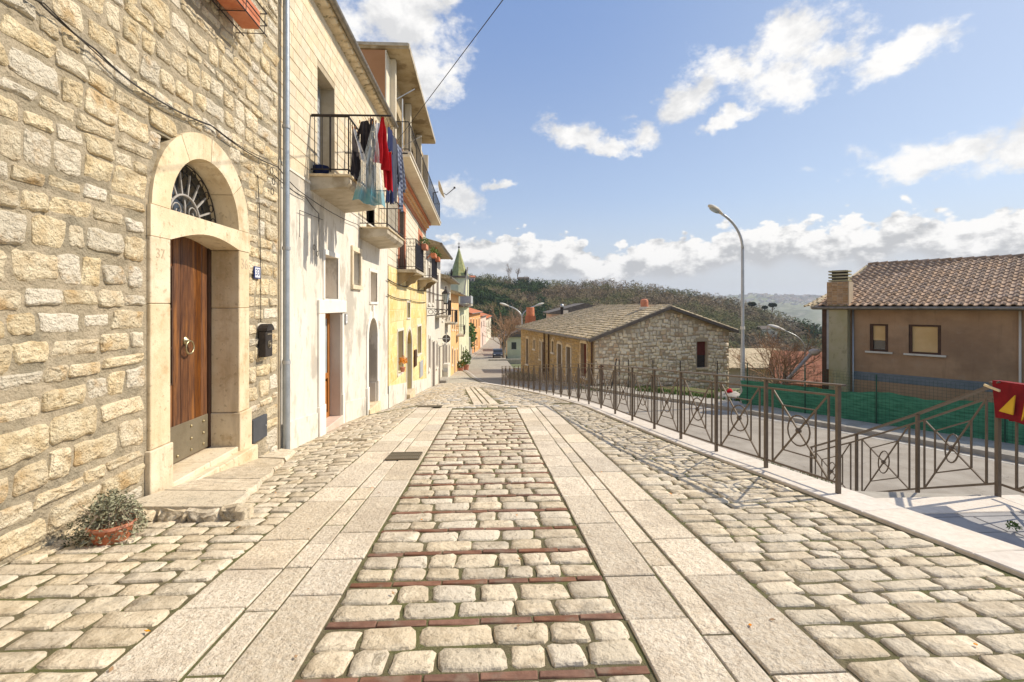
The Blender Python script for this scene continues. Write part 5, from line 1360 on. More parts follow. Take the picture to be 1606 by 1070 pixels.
# roof terrace: slab, railing, loggia wall, flat roof slab
b4 = sub('balcony', h3, (XW, 21, 4.9))
MB(sl3).box((X3, Y3 - .3, 4.90), (XW + .78, 27.2, 5.02)).build('slab', m_cream, b4)
MB(sl3).box((X3, Y3 - .32, 5.02), (XW + .82, 27.22, 5.07)).build('edge', m_white, b4)
railbal(b4, X3, XW + .74, Y3 - .25, 27.1, 5.07, 1.0, .16, xf=sl3)
top_holes = [(18.2, 19.6, 5.08, 7.3, .4), (21.6, 22.6, 5.08, 7.3, .4)]
mb = MB(sl3); wall_holes(mb, Y3, 26.2, 4.9, 8.42, top_holes, X3 - .02, .4); mb.build('top_floor_wall', m_soff, h3, fixn=False)
for (a, b, c, d, e) in top_holes: MB(sl3).box((X3 - .35, a, c), (X3 - .3, b, d)).build('shutter', m_shutg, h3)
for y in (Y3 + .25, 20.2, 23.4, 26.1): MB(sl3).box((X3, y, 5.07), (X3 + .22, y + .2, 8.4)).build('pillar', m_cream, h3)
MB().box((XW - 9, Y3 - .32, 5.5), (XW - .02, Y3 - .01, 8.40)).build('side_wall', m_brown2, h3)
MB().box((XW - .02, Y3 - .32, 5.4), (XW + .02, Y3 + .5, 8.40)).build('corner_wall', m_cream, h3)
rs3 = MB(sl3).box((XW - 9.2, Y3 - .36, 8.42), (XW + .74, 24.6, 8.58)).build('roof_slab', m_soff, h3)
MB(sl3).box((XW + .74, Y3 - .36, 8.44), (XW + .77, 24.6, 8.60)).build('fascia', m_slab, rs3)
MB(sl3).box((XW - 9.2, Y3 - .40, 8.50), (XW + .74, Y3 - .36, 8.60)).build('fascia', m_slab, rs3)
# first floor balconies on the yellow house
def balc(par, y0, y1, z, h=1.05, dx=.72, corb=True):
    b = sub('balcony', par, (XW, (y0 + y1) / 2, z))
    MB().bbox((XW - .02, y0, z - .12), (XW + dx, y1, z), .012).build('slab', m_slab, b)
    if corb:
        for y in (y0 + .12, y1 - .3):
            mb = MB(); mb.prism([(XW, y, z - .12), (XW + dx - .08, y, z - .12), (XW + dx - .12, y, z - .2), (XW + dx * .62, y, z - .27), (XW + dx * .5, y, z - .42), (XW + .2, y, z - .46), (XW, y, z - .62)], (0, .16, 0)); mb.build('corbel', m_soff, b)
    railbal(b, XW, XW + dx - .04, y0 + .04, y1 - .04, z, h, .13, fancy=True)
    return b
bb = balc(h3, 18.3, 20.6, 1.36, 1.12); MB().box((XW + .66, 18.45, 1.42), (XW + .67, 20.5, 2.36)).build('privacy_mat', m_cgry, bb)
bb2 = balc(h3, 23.6, 26.2, 1.36, 1.12); MB().box((XW + .66, 23.7, 1.42), (XW + .67, 26.1, 2.36)).build('privacy_mat', m_cgry, bb2)
for i, (y, lab) in enumerate(((20.3, 'terracotta planter on the far end of the nearer yellow house balcony'), (23.8, 'terracotta planter at the near end of the second yellow house balcony'), (25.6, 'terracotta planter at the far end of the second yellow house balcony'))):
    p = thing('planter', lab, 'plant pot', (XW + .76, y, 2.3))
    MB().bbox((XW + .66, y - .35, 2.30), (XW + .88, y + .35, 2.52), .02).build('trough', m_terr, p); leaves('leaves', p, (XW + .77, y, 2.60), .2, .5, .22, 220, .05, m_leaf2, .02, 30 + i, 1)
# antennas, satellite dish
an_ = thing('television_antenna', 'thin rooftop aerial standing on the terrace below the roof slab', 'antenna', (XW + .3, 17.4, 5.1))
MB(sl3).tube([(XW + .35, 17.4, 5.1), (XW + .35, 17.4, 7.3)], .025, 6).build('mast', m_galv, an_); MB(sl3).tube([(XW + .1, 17.3, 7.2), (XW + .75, 17.6, 7.75)], .02, 6).build('boom', m_galv, an_)
MB(sl3).tube([(XW + .2, 18.2, 5.9), (XW + .95, 17.9, 6.2)], .018, 6).build('boom', m_galv, an_)
ds = thing('satellite_dish', 'white satellite dish with a long arm at the far end of the roof terrace', 'satellite dish', (XW + .8, 25.0, 5.4))
ax = Vector((.75, .05, .25)).to_track_quat('Z', 'Y').to_matrix(); q = Vector((XW + .95, 24.6, 5.78))
MB().lathe(q, [(.02, 0), (.2, .02), (.36, .07), (.46, .13), (.45, .14), (.2, .04), (.02, .02)], 20, ax).build('dish', m_offw, ds, smooth=40)
MB().tube([q, q + Vector((.35, 0, -.25)), q + Vector((.75, .1, .12))], .02, 6).build('arm', m_black, ds); MB().ball(q + Vector((.75, .1, .14)), .06, 6, 4).build('receiver', m_black, ds)
MB().tube([q + Vector((-.05, 0, -.1)), q + Vector((-.3, 0, -.15)), q + Vector((-.3, 0, -.8))], .025, 6).build('mount', m_black, ds)
# overhead cable
oc = thing('overhead_cable', 'single dark cable crossing the sky down to the terraced house roof', 'cable', (-2.6, 17.3, 6.4))
A_ = ray(620, 225) * 17.0; B_ = ray(800, -15) * 9.0; D_ = (B_ - A_)
MB().tube([A_, A_ + D_, A_ + D_ * 2.6], .009, 6).build('cable', m_wire, oc)
# ------------------------------------------------------------------ houses further down the street (left side)
def row_house(name, label, y0, y1, ztop, mat, X=XW, wins=(), doors=(), balcs=(), roofm=None, shut=None, depth=8, eave=.5, X1=None):
    """terraced house; facade from (X,y0) to (X1,y1)"""
    X1 = X if X1 is None else X1
    sk3 = (lambda p: Vector((p.x + (X1 - X) * (p.y - y0) / (y1 - y0), p.y, p.z))) if X1 != X else None
    h = thing(name, label, 'house', (X, (y0 + y1) / 2, WB(y0) if y0 < 60 else S(y0)))
    zb = min(WB(y0), WB(y1), S(y0), S(y1)) - 2
    hs = [(a, b, c, d, .25) for a, b, c, d in wins] + [(a, b, zb + 1.0, d, .3) for a, b, d in doors]
    mb = MB(sk3); wall_holes(mb, y0, y1, zb, ztop, hs, X, .25); house_box(mb, y0, y1, zb, ztop, X, depth); mb.build('wall', mat, h, fixn=False)
    for a, b, c, d in wins:
        w = sub('window', h, (X, a, c))
        for p, q in ((a, (a + b) / 2 - .01), ((a + b) / 2 + .01, b)): MB(sk3).box((X - .2, p, c), (X - .16, q, d)).build('shutter', shut or m_shut, w)
        for p, q in ((a - .12, a), (b, b + .12)): MB(sk3).box((X, p, c - .1), (X + .03, q, d + .12)).build('frame', m_offw, w)
        MB(sk3).box((X, a - .12, d + .121), (X + .035, b + .12, d + .25)).build('lintel', m_offw, w); MB(sk3).box((X, a - .18, c - .2), (X + .08, b + .18, c - .101)).build('sill', m_offw, w)
    for a, b, d in doors:
        w = sub('doorway', h, (X, a, zb + 1)); MB(sk3).box((X - .28, a, zb + 1), (X - .24, b, d)).build('door', shut or m_shut, w)
        for p, q in ((a - .15, a), (b, b + .15)): MB(sk3).box((X, p, zb), (X + .04, q, d + .15)).build('frame', m_offw, w)
        MB(sk3).box((X, a, d), (X + .045, b, d + .151)).build('lintel', m_offw, w)
    for a, b, z in balcs:
        bl = sub('balcony', h, (X, a, z)); MB(sk3).bbox((X - .02, a, z - .14), (X + .85, b, z), .01).build('slab', m_slab, bl)
        mk = lambda: MB(sk3)
        for pp in (((X, a, z + 1), (X + .82, a, z + 1)), ((X + .82, a, z + 1), (X + .82, b, z + 1)), ((X + .82, b, z + 1), (X, b, z + 1))): mk().bar(*pp, .04).build('rail', m_black, bl)
        for k in range(5): x = X + .82 * (k + .5) / 5; mk().bar((x, a, z), (x, a, z + 1), .018).build('baluster', m_black, bl)
        for k in range(int((b - a) / .25) + 1): y = a + .25 * k; mk().bar((X + .82, y, z), (X + .82, y, z + 1), .02).build('baluster', m_black, bl)
    mb = MB(sk3); mb.prism([(X + eave, y0, ztop), (X - depth - .3, y0, ztop), (X - depth - .3, y0, ztop + .12), (X - depth / 2, y0, ztop + 1.5), (X + eave, y0, ztop + .14)], (0, y1 - y0, 0)); r = mb.build('roof', roofm or m_tile2, h)
    MB(sk3).tube([(X + eave + .06, y0, ztop + .04), (X + eave + .06, y1, ztop + .04)], .09, 8).build('gutter', m_gutt, h)
    return h
h4 = row_house('white_house', 'white house with brown shutters next to the yellow house', 27.02, 35.5, 3.35, m_offw,
    wins=[(28.0, 29.0, .2, 2.2), (30.0, 31.0, .2, 2.2), (32.6, 33.8, -.6, 2.1), (28.2, 29.0, -3.6, -1.9), (32.4, 33.2, -4.0, -2.5)], doors=[(30.0, 31.2, -2.2), (34.0, 34.9, -2.8)], balcs=[(31.8, 34.6, -.62)], eave=.75)
MB().bar((XW + .6, 27.05, 3.2), (XW + .05, 27.05, 2.6), .07).build('eaves_bracket', m_redtrim, h4)
h5 = row_house('cream_house', 'narrow cream house with grey eaves between white and orange houses', 35.52, 45.5, 2.0, m_cream,
    wins=[(36.6, 37.7, -1.0, .9), (40.0, 41.2, -1.3, .9), (43.0, 44, -1.3, .7), (37.0, 38.0, -4.6, -3.0), (43.0, 44.0, -5, -3.5)], doors=[(40.0, 41.2, -3.2), (38.6, 39.4, -3.0)], balcs=[(39.2, 42.4, -1.35)], eave=.7)
h6 = row_house('orange_house', 'orange plastered house with a brown eave below the church spire', 45.52, 58.5, 1.15, m_oran, wins=[(47, 48.2, -2.2, -.4), (50.5, 51.7, -2.4, -.6), (54.5, 55.7, -2.6, -.8), (47, 48, -5.6, -4.2), (55, 56, -6.2, -5)], doors=[(50.5, 51.7, -4.6)], balcs=[(53.5, 57.0, -3.2)], eave=.8)
h7 = row_house('pale_green_house', 'pale green house carrying a high balcony with a dish at the street bend', 58.52, 80, -.1, m_grn, X=-3.25, X1=-3.0, wins=[(61, 62.5, -3.2, -1.2), (66, 67.5, -3.3, -1.3), (72, 73.5, -3.6, -1.6), (62, 63.2, -7, -5), (72, 73.2, -8, -6)], doors=[(66, 67.5, -5.6)], balcs=[], eave=.4, roofm=m_tileg)
bl = sub('balcony', h7, (-3.2, 62, .3)); MB().box((-3.3, 60, .0), (-1.9, 69, .25)).build('slab', m_slab, bl); MB().box((-1.95, 60, .3), (-1.9, 69, 1.3)).build('parapet', m_shutg, bl); MB().box((-3.2, 60, .3), (-1.95, 60.05, 1.2)).build('parapet', m_shutg, bl)
MB().bar((-3.1, 64, .3), (-2.4, 63, 5.0), .16).build('leaning_mast', m_offw, bl); MB().bar((-2.4, 63, 0), (-2.4, 63, 4), .08).build('mast', m_galv, bl)
h8 = row_house('deep_orange_house', 'deep orange two storey house standing forward at the street bend', 92, 120, -1.5, m_oran2, X=-3.3, X1=-1.5, wins=[(95, 97, -4.6, -2.6), (101, 103, -4.7, -2.8), (108, 110, -4.8, -3), (115, 117, -4.8, -3), (96, 98, -8.6, -6.8), (109, 111, -9, -7.2)], doors=[(102.5, 104.5, -6.8)], roofm=m_tile3, eave=.6)
h9 = row_house('pink_house', 'small pink house beyond the deep orange one', 120.2, 140, -2.6, m_pink, X=-1.6, X1=-.1, wins=[(123, 125, -5.5, -4), (131, 133, -5.5, -4)], doors=[(127, 129, -7)], roofm=m_tile3)
h10 = row_house('far_cream_house', 'cream house at the far end of the left row', 140.2, 175, -3.6, m_cream, X=-.2, X1=1.6, wins=[(145, 148, -6.5, -5), (156, 159, -6.8, -5.2), (166, 169, -7, -5.4)], roofm=m_tile3)
h11 = thing('low_wall', 'grey garden wall between the pale green and deep orange houses', 'wall', (-2.9, 86, -8.5)); MB().box((-3.4, 80.1, -12), (-2.7, 91.9, -5.2)).build('wall_body', m_conc, h11)
bs = thing('ivy_bush', 'dark green climbing bush above the grey garden wall', 'bush', (-3.2, 86, -6)); leaves('leaves', bs, (-3.0, 86, -5.2), 1.2, 4.5, 2.3, 900, .35, m_leaf2, 0, 44)
# church tower
ch = thing('church_tower', 'church tower with a pointed yellow green tiled spire', 'church', tuple(C(-7.9, 74, -6)))
tc_ = C(-8.0, 74, 0)
mb = MB(); mb.lathe(tc_, [(1.5, -9), (1.5, 4.25)], 8); mb.build('tower', m_grn, ch)
MB().lathe(tc_, [(1.75, 4.2), (1.75, 4.45), (1.5, 4.5)], 8).build('cornice', m_tileg, ch)
mb = MB(); mb.lathe(tc_, [(1.55, 4.45), (1.0, 5.6), (.5, 7.2), (.06, 8.7)], 8); mb.build('spire', m_spire, ch)
MB().ball(tc_ + Vector((0, 0, 8.85)), .16, 8, 6).build('finial_ball', m_black, ch); MB().bar(tc_ + Vector((0, 0, 8.9)), tc_ + Vector((0, 0, 9.6)), .07).build('cross', m_black, ch); MB().bar(tc_ + Vector((-.22, 0, 9.35)), tc_ + Vector((.22, 0, 9.35)), .06).build('cross', m_black, ch)
for k in range(4):
    t = pi / 4 + k * pi / 2; MB().lathe(tc_ + Vector((1.5 * cos(t), 1.5 * sin(t), 4.3)), [(.16, 0), (.16, .8), (.02, 1.25)], 6).build('pinnacle', m_black, ch)
# dark roof and branchy thing next to the spire
# ornate wall lantern
lt = thing('wall_lantern', 'ornate iron lantern on a scrolled bracket past the yellow house', 'lantern', (XW, 27.5, .2))
LX = XW + 1.02; LYv = 27.5
MB().tube([(XW, LYv, -.55), (XW + .5, LYv, -.5), (LX, LYv, -.35), (LX + .22, LYv, -.05), (LX + .18, LYv, .25)], .025, 6).build('bracket', m_black, lt, smooth=True)
MB().tube([(XW, LYv, -.15), (LX, LYv, -.2)], .02, 6).build('bracket', m_black, lt)
for i in range(3): ring_mb((XW + .2 + .28 * i, LYv, -.33), NX_, UZ, .12, .014, 14).build('scroll', m_black, lt, smooth=True)
LC = Vector((LX + .02, LYv, .15))
MB().lathe(LC, [(.10, 0), (.20, .50), (.21, .52)], 6).build('glass', m_glassb, lt)
for k in range(6):
    t = 2 * pi * k / 6; MB().bar(LC + Vector((.10 * cos(t), .10 * sin(t), 0)), LC + Vector((.205 * cos(t), .205 * sin(t), .5)), .02).build('glazing_bar', m_black, lt)
MB().lathe(LC, [(.13, -.06), (.12, .01)], 6).build('base', m_black, lt); MB().lathe(LC, [(.25, .52), (.20, .60), (.08, .74), (.03, .8), (.05, .86), (.01, .95)], 6).build('hood', m_black, lt)
# round sign
rs_ = thing('round_sign', 'round dark sign seen from behind on a bracket below the lantern', 'sign', (XW + .9, 33.5, -2.3))
sc_ = Vector((-2.72, 33.5, -2.22)); ax = Matrix.Rotation(pi / 2, 3, 'X')
MB().lathe(sc_, [(.27, -.01), (.27, .01)], 20, ax).build('disc', M('sign_back', (.10, .085, .07), (.14, .12, .10), 5, bump=0), rs_)
MB().box(sc_ + Vector((-.035, -.04, -.30)), sc_ + Vector((.035, -.012, .42))).build('vertical_brace', m_galv, rs_); MB().box(sc_ + Vector((-.24, -.035, -.03)), sc_ + Vector((.22, -.012, .03))).build('cross_brace', m_galv, rs_)
MB().tube([(XW, 33.5, -2.2), sc_ + Vector((-.2, 0, 0))], .02, 6).build('bracket', m_galv, rs_); MB().tube([(XW, 33.5, -2.9), sc_ + Vector((0, 0, -.3))], .02, 6).build('bracket', m_galv, rs_)
ac = thing('air_conditioner', 'white air conditioner on the pavement against the cream house', 'air conditioner', (XW, 37.5, -5.4))
MB().bbox((XW + .05, 37.0, -5.35), (XW + .42, 37.9, -4.35), .02).build('casing', m_offw, ac); MB().lathe((XW + .23, 36.985, -4.8), [(.16, 0), (.16, .02)], 14, Matrix.Rotation(pi / 2, 3, 'X')).build('fan_grille', m_galv, ac)
MB().bbox((XW, 34.6, -5.5), (XW + .5, 36.4, -5.22), .02).build('doorstep', m_conc, h4)
mp = thing('planter_group', 'leafy potted shrub at the foot of the pale green house', 'plant pot', (-2.6, 57.2, -7.5))
MB().lathe((-2.35, 57.0, -7.5), [(.25, 0), (.36, .7)], 10).build('pot', m_terr, mp); leaves('leaves', mp, (-2.35, 57.0, -6.0), .6, .6, .9, 420, .16, m_leaf2, 0, 51)
mp = thing('planter', 'lower flowering pot beside the leafy shrub at the street bend', 'plant pot', (-2.9, 55.8, -7.4))
MB().lathe((-2.9, 55.6, -7.4), [(.25, 0), (.32, .45)], 10).build('pot', m_terr, mp); leaves('leaves', mp, (-2.9, 55.6, -6.6), .55, .5, .4, 300, .13, m_leaf2, 0, 52); leaves('flowers', mp, (-2.9, 55.6, -6.5), .5, .45, .35, 60, .1, m_flow, 0, 53)
# ------------------------------------------------------------------ far end of the street, right
def simple_house(name, label, c, w, d, h, mat, roofm, ang=0, rise=1.3, gable=True, wins=0, parent=None):
    t = thing(name, label, 'house', tuple(c)); c = Vector(c); R = Matrix.Rotation(ang, 3, 'Z'); xf = lambda p: c + R @ p
    MB(xf).box((-w / 2, 0, -3), (w / 2, d, h)).build('wall', mat, t)
    mb = MB(xf); e = .4; mb.prism([(-w / 2 - e, -e, h + .001), (w / 2 + e, -e, h + .001), (w / 2 + e, -e, h + .12), (0, -e, h + rise), (-w / 2 - e, -e, h + .12)], (0, d + 2 * e, 0)) if gable else mb.prism([(0, 0, 0)] * 3, (0, 0, 0))
    if gable: mb.build('roof', roofm, t)
    else:
        mb = MB(xf); mb.prism([(-w / 2 - e, -e, h + .001), (-w / 2 - e, -e, h + .12), (-w / 2 - e, d / 2, h + rise), (-w / 2 - e, d + e, h + .12), (-w / 2 - e, d + e, h + .001)], (w + 2 * e, 0, 0)); mb.build('roof', roofm, t)
    for k in range(wins):
        x = -w / 2 + w * (k + .5) / wins; q = MB(xf).box((x - .45, -.03, h - 2.3), (x + .45, .02, h - 1.0)).build('window', m_glass, t); MB(xf).box((x - .55, -.05, h - 2.42), (x + .55, .0, h - 2.31)).build('sill', m_offw, q)
    return t
simple_house('low_white_house', 'small white building behind the bare street tree', C(-1.1, 112, -10.3), 3.0, 6, 3.2, m_offw, m_tileg, wins=2)
simple_house('low_green_house', 'olive green shed with a dark opening by the end of the stone house', C(1.6, 92, -9.4), 5.0, 6, 3.6, m_grn, m_tileg, wins=2)
simple_house('long_red_roof_house', 'long pale house with red roof closing the far street', C(.5, 235, -12), 26, 12, 5.2, m_cream, m_tile3, 0, 2.6, False, 6)
simple_house('far_white_house', 'white house with low red roof right of the far street end', C(7, 210, -12), 14, 10, 4.4, m_offw, m_tile3, .1, 2.0, False, 4)
simple_house('far_pink_house', 'pinkish house left of the far street end', C(-16, 240, -12), 12, 10, 6.8, m_pink, m_tile3, 0, 2.2, False, 3)
# hilltop house and pink cottage on the hill
for (px, py, D, w, h, lab, mt, rm) in ((821, 441, 322, 7, 1.6, 'dark little house on the crest of the wooded hill', m_tileg, m_tileg), (739, 444, 300, 4, 3.4, 'pink cottage on the hillside beside the church spire', m_pink, m_tile3), (1207, 527, 215, 7, 3.0, 'pale cottage among bare trees on the lower right hillside', m_cream, m_tileg)):
    d = ray(px, py); simple_house('hill_house', lab, d * D, w, 6, h, mt, rm, 0, 1.3, False, 2)
# cars
def car(label, c, ang, mat, s=1.0):
    t = thing('car', label, 'car', tuple(c)); c = Vector(c); R = Matrix.Rotation(ang, 3, 'Z'); xf = lambda p: c + R @ (p * s)
    prof = [(-2.0, .35), (-2.05, .75), (-1.75, .9), (-1.05, .95), (-.55, 1.42), (.75, 1.45), (1.45, .98), (1.95, .88), (2.05, .45), (1.9, .3), (-1.8, .3)]
    mb = MB(xf); mb.prism([(-.82, y, z) for y, z in prof], (1.64, 0, 0)); mb.build('body', mat, t)
    MB(xf).prism([(-.72, -.98, .98), (-.72, -.55, 1.36), (.72, -.55, 1.36), (.72, -.98, .98)], (0, -.03, .03)).build('windscreen', m_glass, t)
    MB(xf).prism([(-.72, 1.40, 1.02), (-.72, .80, 1.38), (.72, .80, 1.38), (.72, 1.40, 1.02)], (0, .03, .03)).build('rear_window', m_glass, t)
    for sx_ in (-.83, .83): MB(xf).box((sx_ - .01, -.7, .98), (sx_ + .01, .9, 1.34)).build('side_window', m_glass, t)
    for x in (-.80, .80):
        for y in (-1.25, 1.25): MB(xf).lathe((x - .1, y, .32), [(.32, 0), (.32, .2)], 14, Matrix.Rotation(pi / 2, 3, 'Y')).build('wheel', m_black, t)
    for x in (-.6, .6): MB(xf).box((x - .15, -2.07, .62), (x + .15, -2.0, .75)).build('headlight', m_plate, t)
m_cardark = M('dark_blue_paint', (.05, .06, .09), None, rough=.3, bump=0, spec=.6); m_carwhite = M('white_paint', (.6, .6, .6), None, rough=.3, bump=0, spec=.6); m_carsilver = M('silver_paint', (.35, .36, .38), None, rough=.3, bump=0, metal=.3)
car('dark blue car driving up the street towards the bend', (2.0, 86, RZ(86)), 0, m_cardark)
car('white car far down the street near the last houses', (1.2, 205, RZ(205)), 0, m_carwhite, 1.1)
car('silver car parked by the far corner of the stone house', tuple(C(3.2, 52, -6.9)), .2, m_carsilver)
# low wall by the tree
lw = thing('planter_wall', 'low dark kerb wall around the bare street tree', 'wall', (3, 78, -8.6)); MB().box((.3, 76, -9.6), (6.5, 76.5, -8.25)).build('wall_body', m_conc, lw)
# bare trees
def bare_tree(name, label, base, h, spread, mat, seed, n0=5, depth=5, r0=.12, upright=.35, spiky=False):
    R = random.Random(seed); t = thing(name, label, 'tree', tuple(base)); base = Vector(base); tw = MB(); tk = MB()
    def br(p, d, L, r, lv):
        mid = p + d * L * .5 + Vector((R.gauss(0, .05), R.gauss(0, .05), 0)) * L; q = p + d * L
        (tk if lv < 2 else tw).tube([p, mid, q], [r, r * .85, r * .65], 5 if lv < 2 else 3, False)
        if lv >= depth: return
        for _ in range(R.choice((2, 3, 3) if lv else (n0,))):
            nd = (d + Vector((R.gauss(0, 1), R.gauss(0, 1), R.gauss(0, .6))) * spread + Vector((0, 0, upright * .4))).normalized()
            br(q if R.random() < .6 else mid, nd, L * R.uniform(.6, .85), max(.006, r * .6), lv + 1)
    br(base, Vector((0, 0, 1)), h * .28, r0, 0)
    tk.build('trunk', m_twig, t, fixn=False); tw.build('crown', mat, t, fixn=False); return t
bare_tree('bare_tree', 'leafless street tree with a rounded twiggy crown by the far road', C(-1.3, 84, -9.1), 10, .55, m_twigr, 5, 7, 6, .22)
bare_tree('bare_tree', 'second leafless tree behind and right of the street tree', C(1.0, 100, -9.8), 10, .6, m_twigr, 8, 6, 6, .2)
bare_tree('bare_tree', 'pale leafless tree rising behind the double street lamp', C(1.5, 120, -10), 15, .4, m_twig, 12, 4, 5, .2, .6)
bare_tree('hilltop_tree', 'bare tree standing on the hill crest above the evergreens', ray(798, 437) * 322, 11, .5, m_twig, 15, 5, 5, .25)
bare_tree('hilltop_tree', 'bare tree just left of the dark crest house', ray(812, 438) * 322, 9, .5, m_twig, 16, 5, 5, .25)
def pine(label, p, h, r, seed):
    t = thing('umbrella_pine', label, 'tree', tuple(p)); p = Vector(p); MB().tube([p, p + Vector((.2, 0, h * .7))], .3, 5).build('trunk', m_twig, t); leaves('crown', t, p + Vector((.2, 0, h * .85)), r, r, r * .5, 500, .7, m_ever, 0, seed)
pine('dark umbrella pine on the hillside crest, the wider right one', ray(1211, 490) * 250, 4.4, 1.9, 61)
pine('small round dark pine left of the umbrella pine on the crest', ray(1199, 489) * 250, 2.6, 1.2, 62)
pine('dark pine clump on the crest just right of the tall street lamp', ray(1179, 483) * 250, 2.2, 1.8, 63)
sp_ = MB(); hr = thing('hill_track', 'pale track crossing the wooded hillside right of the lamp', 'path', tuple(hill_pt(AE(1190, 490)[0], .93)))
ps = [hill_pt(AE(x, 490)[0], .9) + Vector((0, 0, 2.6)) for x in (1165, 1175, 1185, 1195, 1203)]
for a, b in zip(ps, ps[1:]): sp_.prism([a, b, b + Vector((.5, 1.6, .5)), a + Vector((.5, 1.6, .5))], (0, 0, -3.0))
sp_.build('surface', m_field, hr)

# ------------------------------------------------------------------ the long stone house across the road
ca, sa = cos(radians(13.9)), sin(radians(13.9))
O = (4.47, 26.7)
def HX(p):   # local: x along the gable (to the right), y back along the street front, z up
    return C(O[0] + ca * p.x - sa * p.y, O[1] + sa * p.x + ca * p.y, p.z)
sh = thing('long_stone_house', 'long low stone house with pale rubble gable across the road', 'house', tuple(HX(Vector((4, 7, -4.6)))))
GW, GL, ZE, ZP = 8.47, 15.4, -1.75, -.12
ZER = -1.38
holes_g = [(6.35, 7.0, -3.55, -2.05)]
mb = MB(HX); PK = 4.45
def gz(u): return ZE + (ZP - ZE) * u / PK if u < PK else ZP + (ZER - ZP) * (u - PK) / (GW - PK)
us = [0, 1.5, 3, PK, 5.4, 6.35, 7.0, 7.8, GW]
for a, b in zip(us, us[1:]):
    if (a, b) == (6.35, 7.0):
        mb.quad((a, 0, -8), (b, 0, -8), (b, 0, -3.55), (a, 0, -3.55)); mb.quad((a, 0, -2.05), (b, 0, -2.05), (b, 0, gz(b)), (a, 0, gz(a)))
    else: mb.quad((a, 0, -8), (b, 0, -8), (b, 0, gz(b)), (a, 0, gz(a)))
for q in (((6.35, 0, -3.55), (6.35, 0, -2.05), (6.35, .3, -2.05), (6.35, .3, -3.55)), ((7, 0, -3.55), (7, 0, -2.05), (7, .3, -2.05), (7, .3, -3.55)), ((6.35, 0, -2.05), (7, 0, -2.05), (7, .3, -2.05), (6.35, .3, -2.05)), ((6.35, 0, -3.55), (7, 0, -3.55), (7, .3, -3.55), (6.35, .3, -3.55))): mb.quad(*q)
mb.quad((GW, 0, -8), (GW, GL, -8), (GW, GL, ZER), (GW, 0, ZER)); mb.quad((0, GL, -8), (GW, GL, -8), (GW, GL, ZE), (0, GL, ZE))
gab = mb.build('gable_wall', m_gabmort, sh, fixn=False)
Ug, Vg, Ng = (HX(Vector((1, 0, 0))) - HX(Vector((0, 0, 0)))), Vector((0, 0, 1)), -(HX(Vector((0, 1, 0))) - HX(Vector((0, 0, 0))))
rg = random.Random(31); pcs = []; z = -6.2
while z < ZP:
    h = rg.uniform(.15, .25)
    for (a, b) in spans(.02, GW - .02, [(6.28, 7.07)] if -3.75 < z + h / 2 < -1.95 else []):
        u = a
        while u < b - .04:
            w = min(rg.uniform(.16, .36), b - u); uc = u + w / 2; zc = z + h / 2 + .05 * sin(uc * 2.1) + rg.uniform(-.035, .035)
            if zc + h / 2 < min(gz(u), gz(u + w)) - .02 and rg.random() > .015:
                random.seed(int(uc * 1000 + zc * 77)); pcs.append(rock(HX(Vector((uc, 0, zc))), Ug, Vg, Ng, w - .04, h * rg.uniform(.8, 1.25) - .03, .05, n=8, jit=.2, rim=.04, back=-.01, p=3, dome=.5, rough=.4, lo=True))
            u += w
    z += h
random.seed(77)
emit(pcs, 'stone', 'stones', m_stonegab, gab, 0)
gwn = sub('window', sh, HX(Vector((6.7, 0, -3)))); MB(HX).box((6.35, .18, -2.85), (7.0, .22, -2.05)).build('shutter', m_shutr, gwn); MB(HX).box((6.35, .2, -3.55), (7.0, .24, -2.85)).build('pane', m_glass, gwn)
MB(HX).box((6.3, -.12, -3.66), (7.05, .1, -3.56)).build('sill', m_dress, gwn)
dsh = sub('door', sh, HX(Vector((.5, 0, -4)))); MB(HX).box((.28, -.05, -5.5), (.52, .02, -3.25)).build('panel', m_shutr, dsh)
# street front, ochre; y is along the front
fh = [(1.0, 1.9, -4.05, -2.15), (3.55, 4.25, -6.2, -2.55), (5.2, 5.95, -6.2, -2.5), (6.75, 7.15, -3.15, -2.4), (8.9, 9.4, -6.3, -2.6), (9.75, 10.0, -3.9, -2.6), (11.2, 11.6, -3.3, -2.6), (13.0, 13.7, -4.7, -2.65)]
def FX(p): return HX(Vector((p.x - XW, p.y, p.z)))     # facade helper built in the plane X = XW
mb = MB(lambda p: HX(Vector((-(p.x - XW), p.y, p.z)))); wall_holes(mb, 0, GL, -8.5, ZE, fh, XW, .25); fw_ = mb.build('street_wall', m_gabmort, sh, fixn=False)
Uf, Nf = (HX(Vector((0, 1, 0))) - HX(Vector((0, 0, 0)))), -(HX(Vector((1, 0, 0))) - HX(Vector((0, 0, 0))))
pcs = []; z = -6.5; rg = random.Random(32)
while z < ZE - .05:
    h = rg.uniform(.13, .2); hs = [(a - .14, b + .14) for a, b, c, d in fh if c < z + h and d + .15 > z]
    for (a, b) in spans(.1, GL, hs):
        u = a
        while u < b - .04:
            w = min(rg.uniform(.3, .5), b - u); pcs.append(rock(HX(Vector((0, u + w / 2, z + h / 2))), Uf, Vg, Nf, w - .02, h - .016, .025, n=8, jit=.05, rim=.02, back=-.01, p=5, dome=.4, rough=.3, lo=True)); u += w
    z += h
emit(pcs, 'ochre_stone', 'ochre_stones', m_ochre, fw_, 0)
LX_ = lambda p: HX(Vector((-p.x, p.y, p.z)))
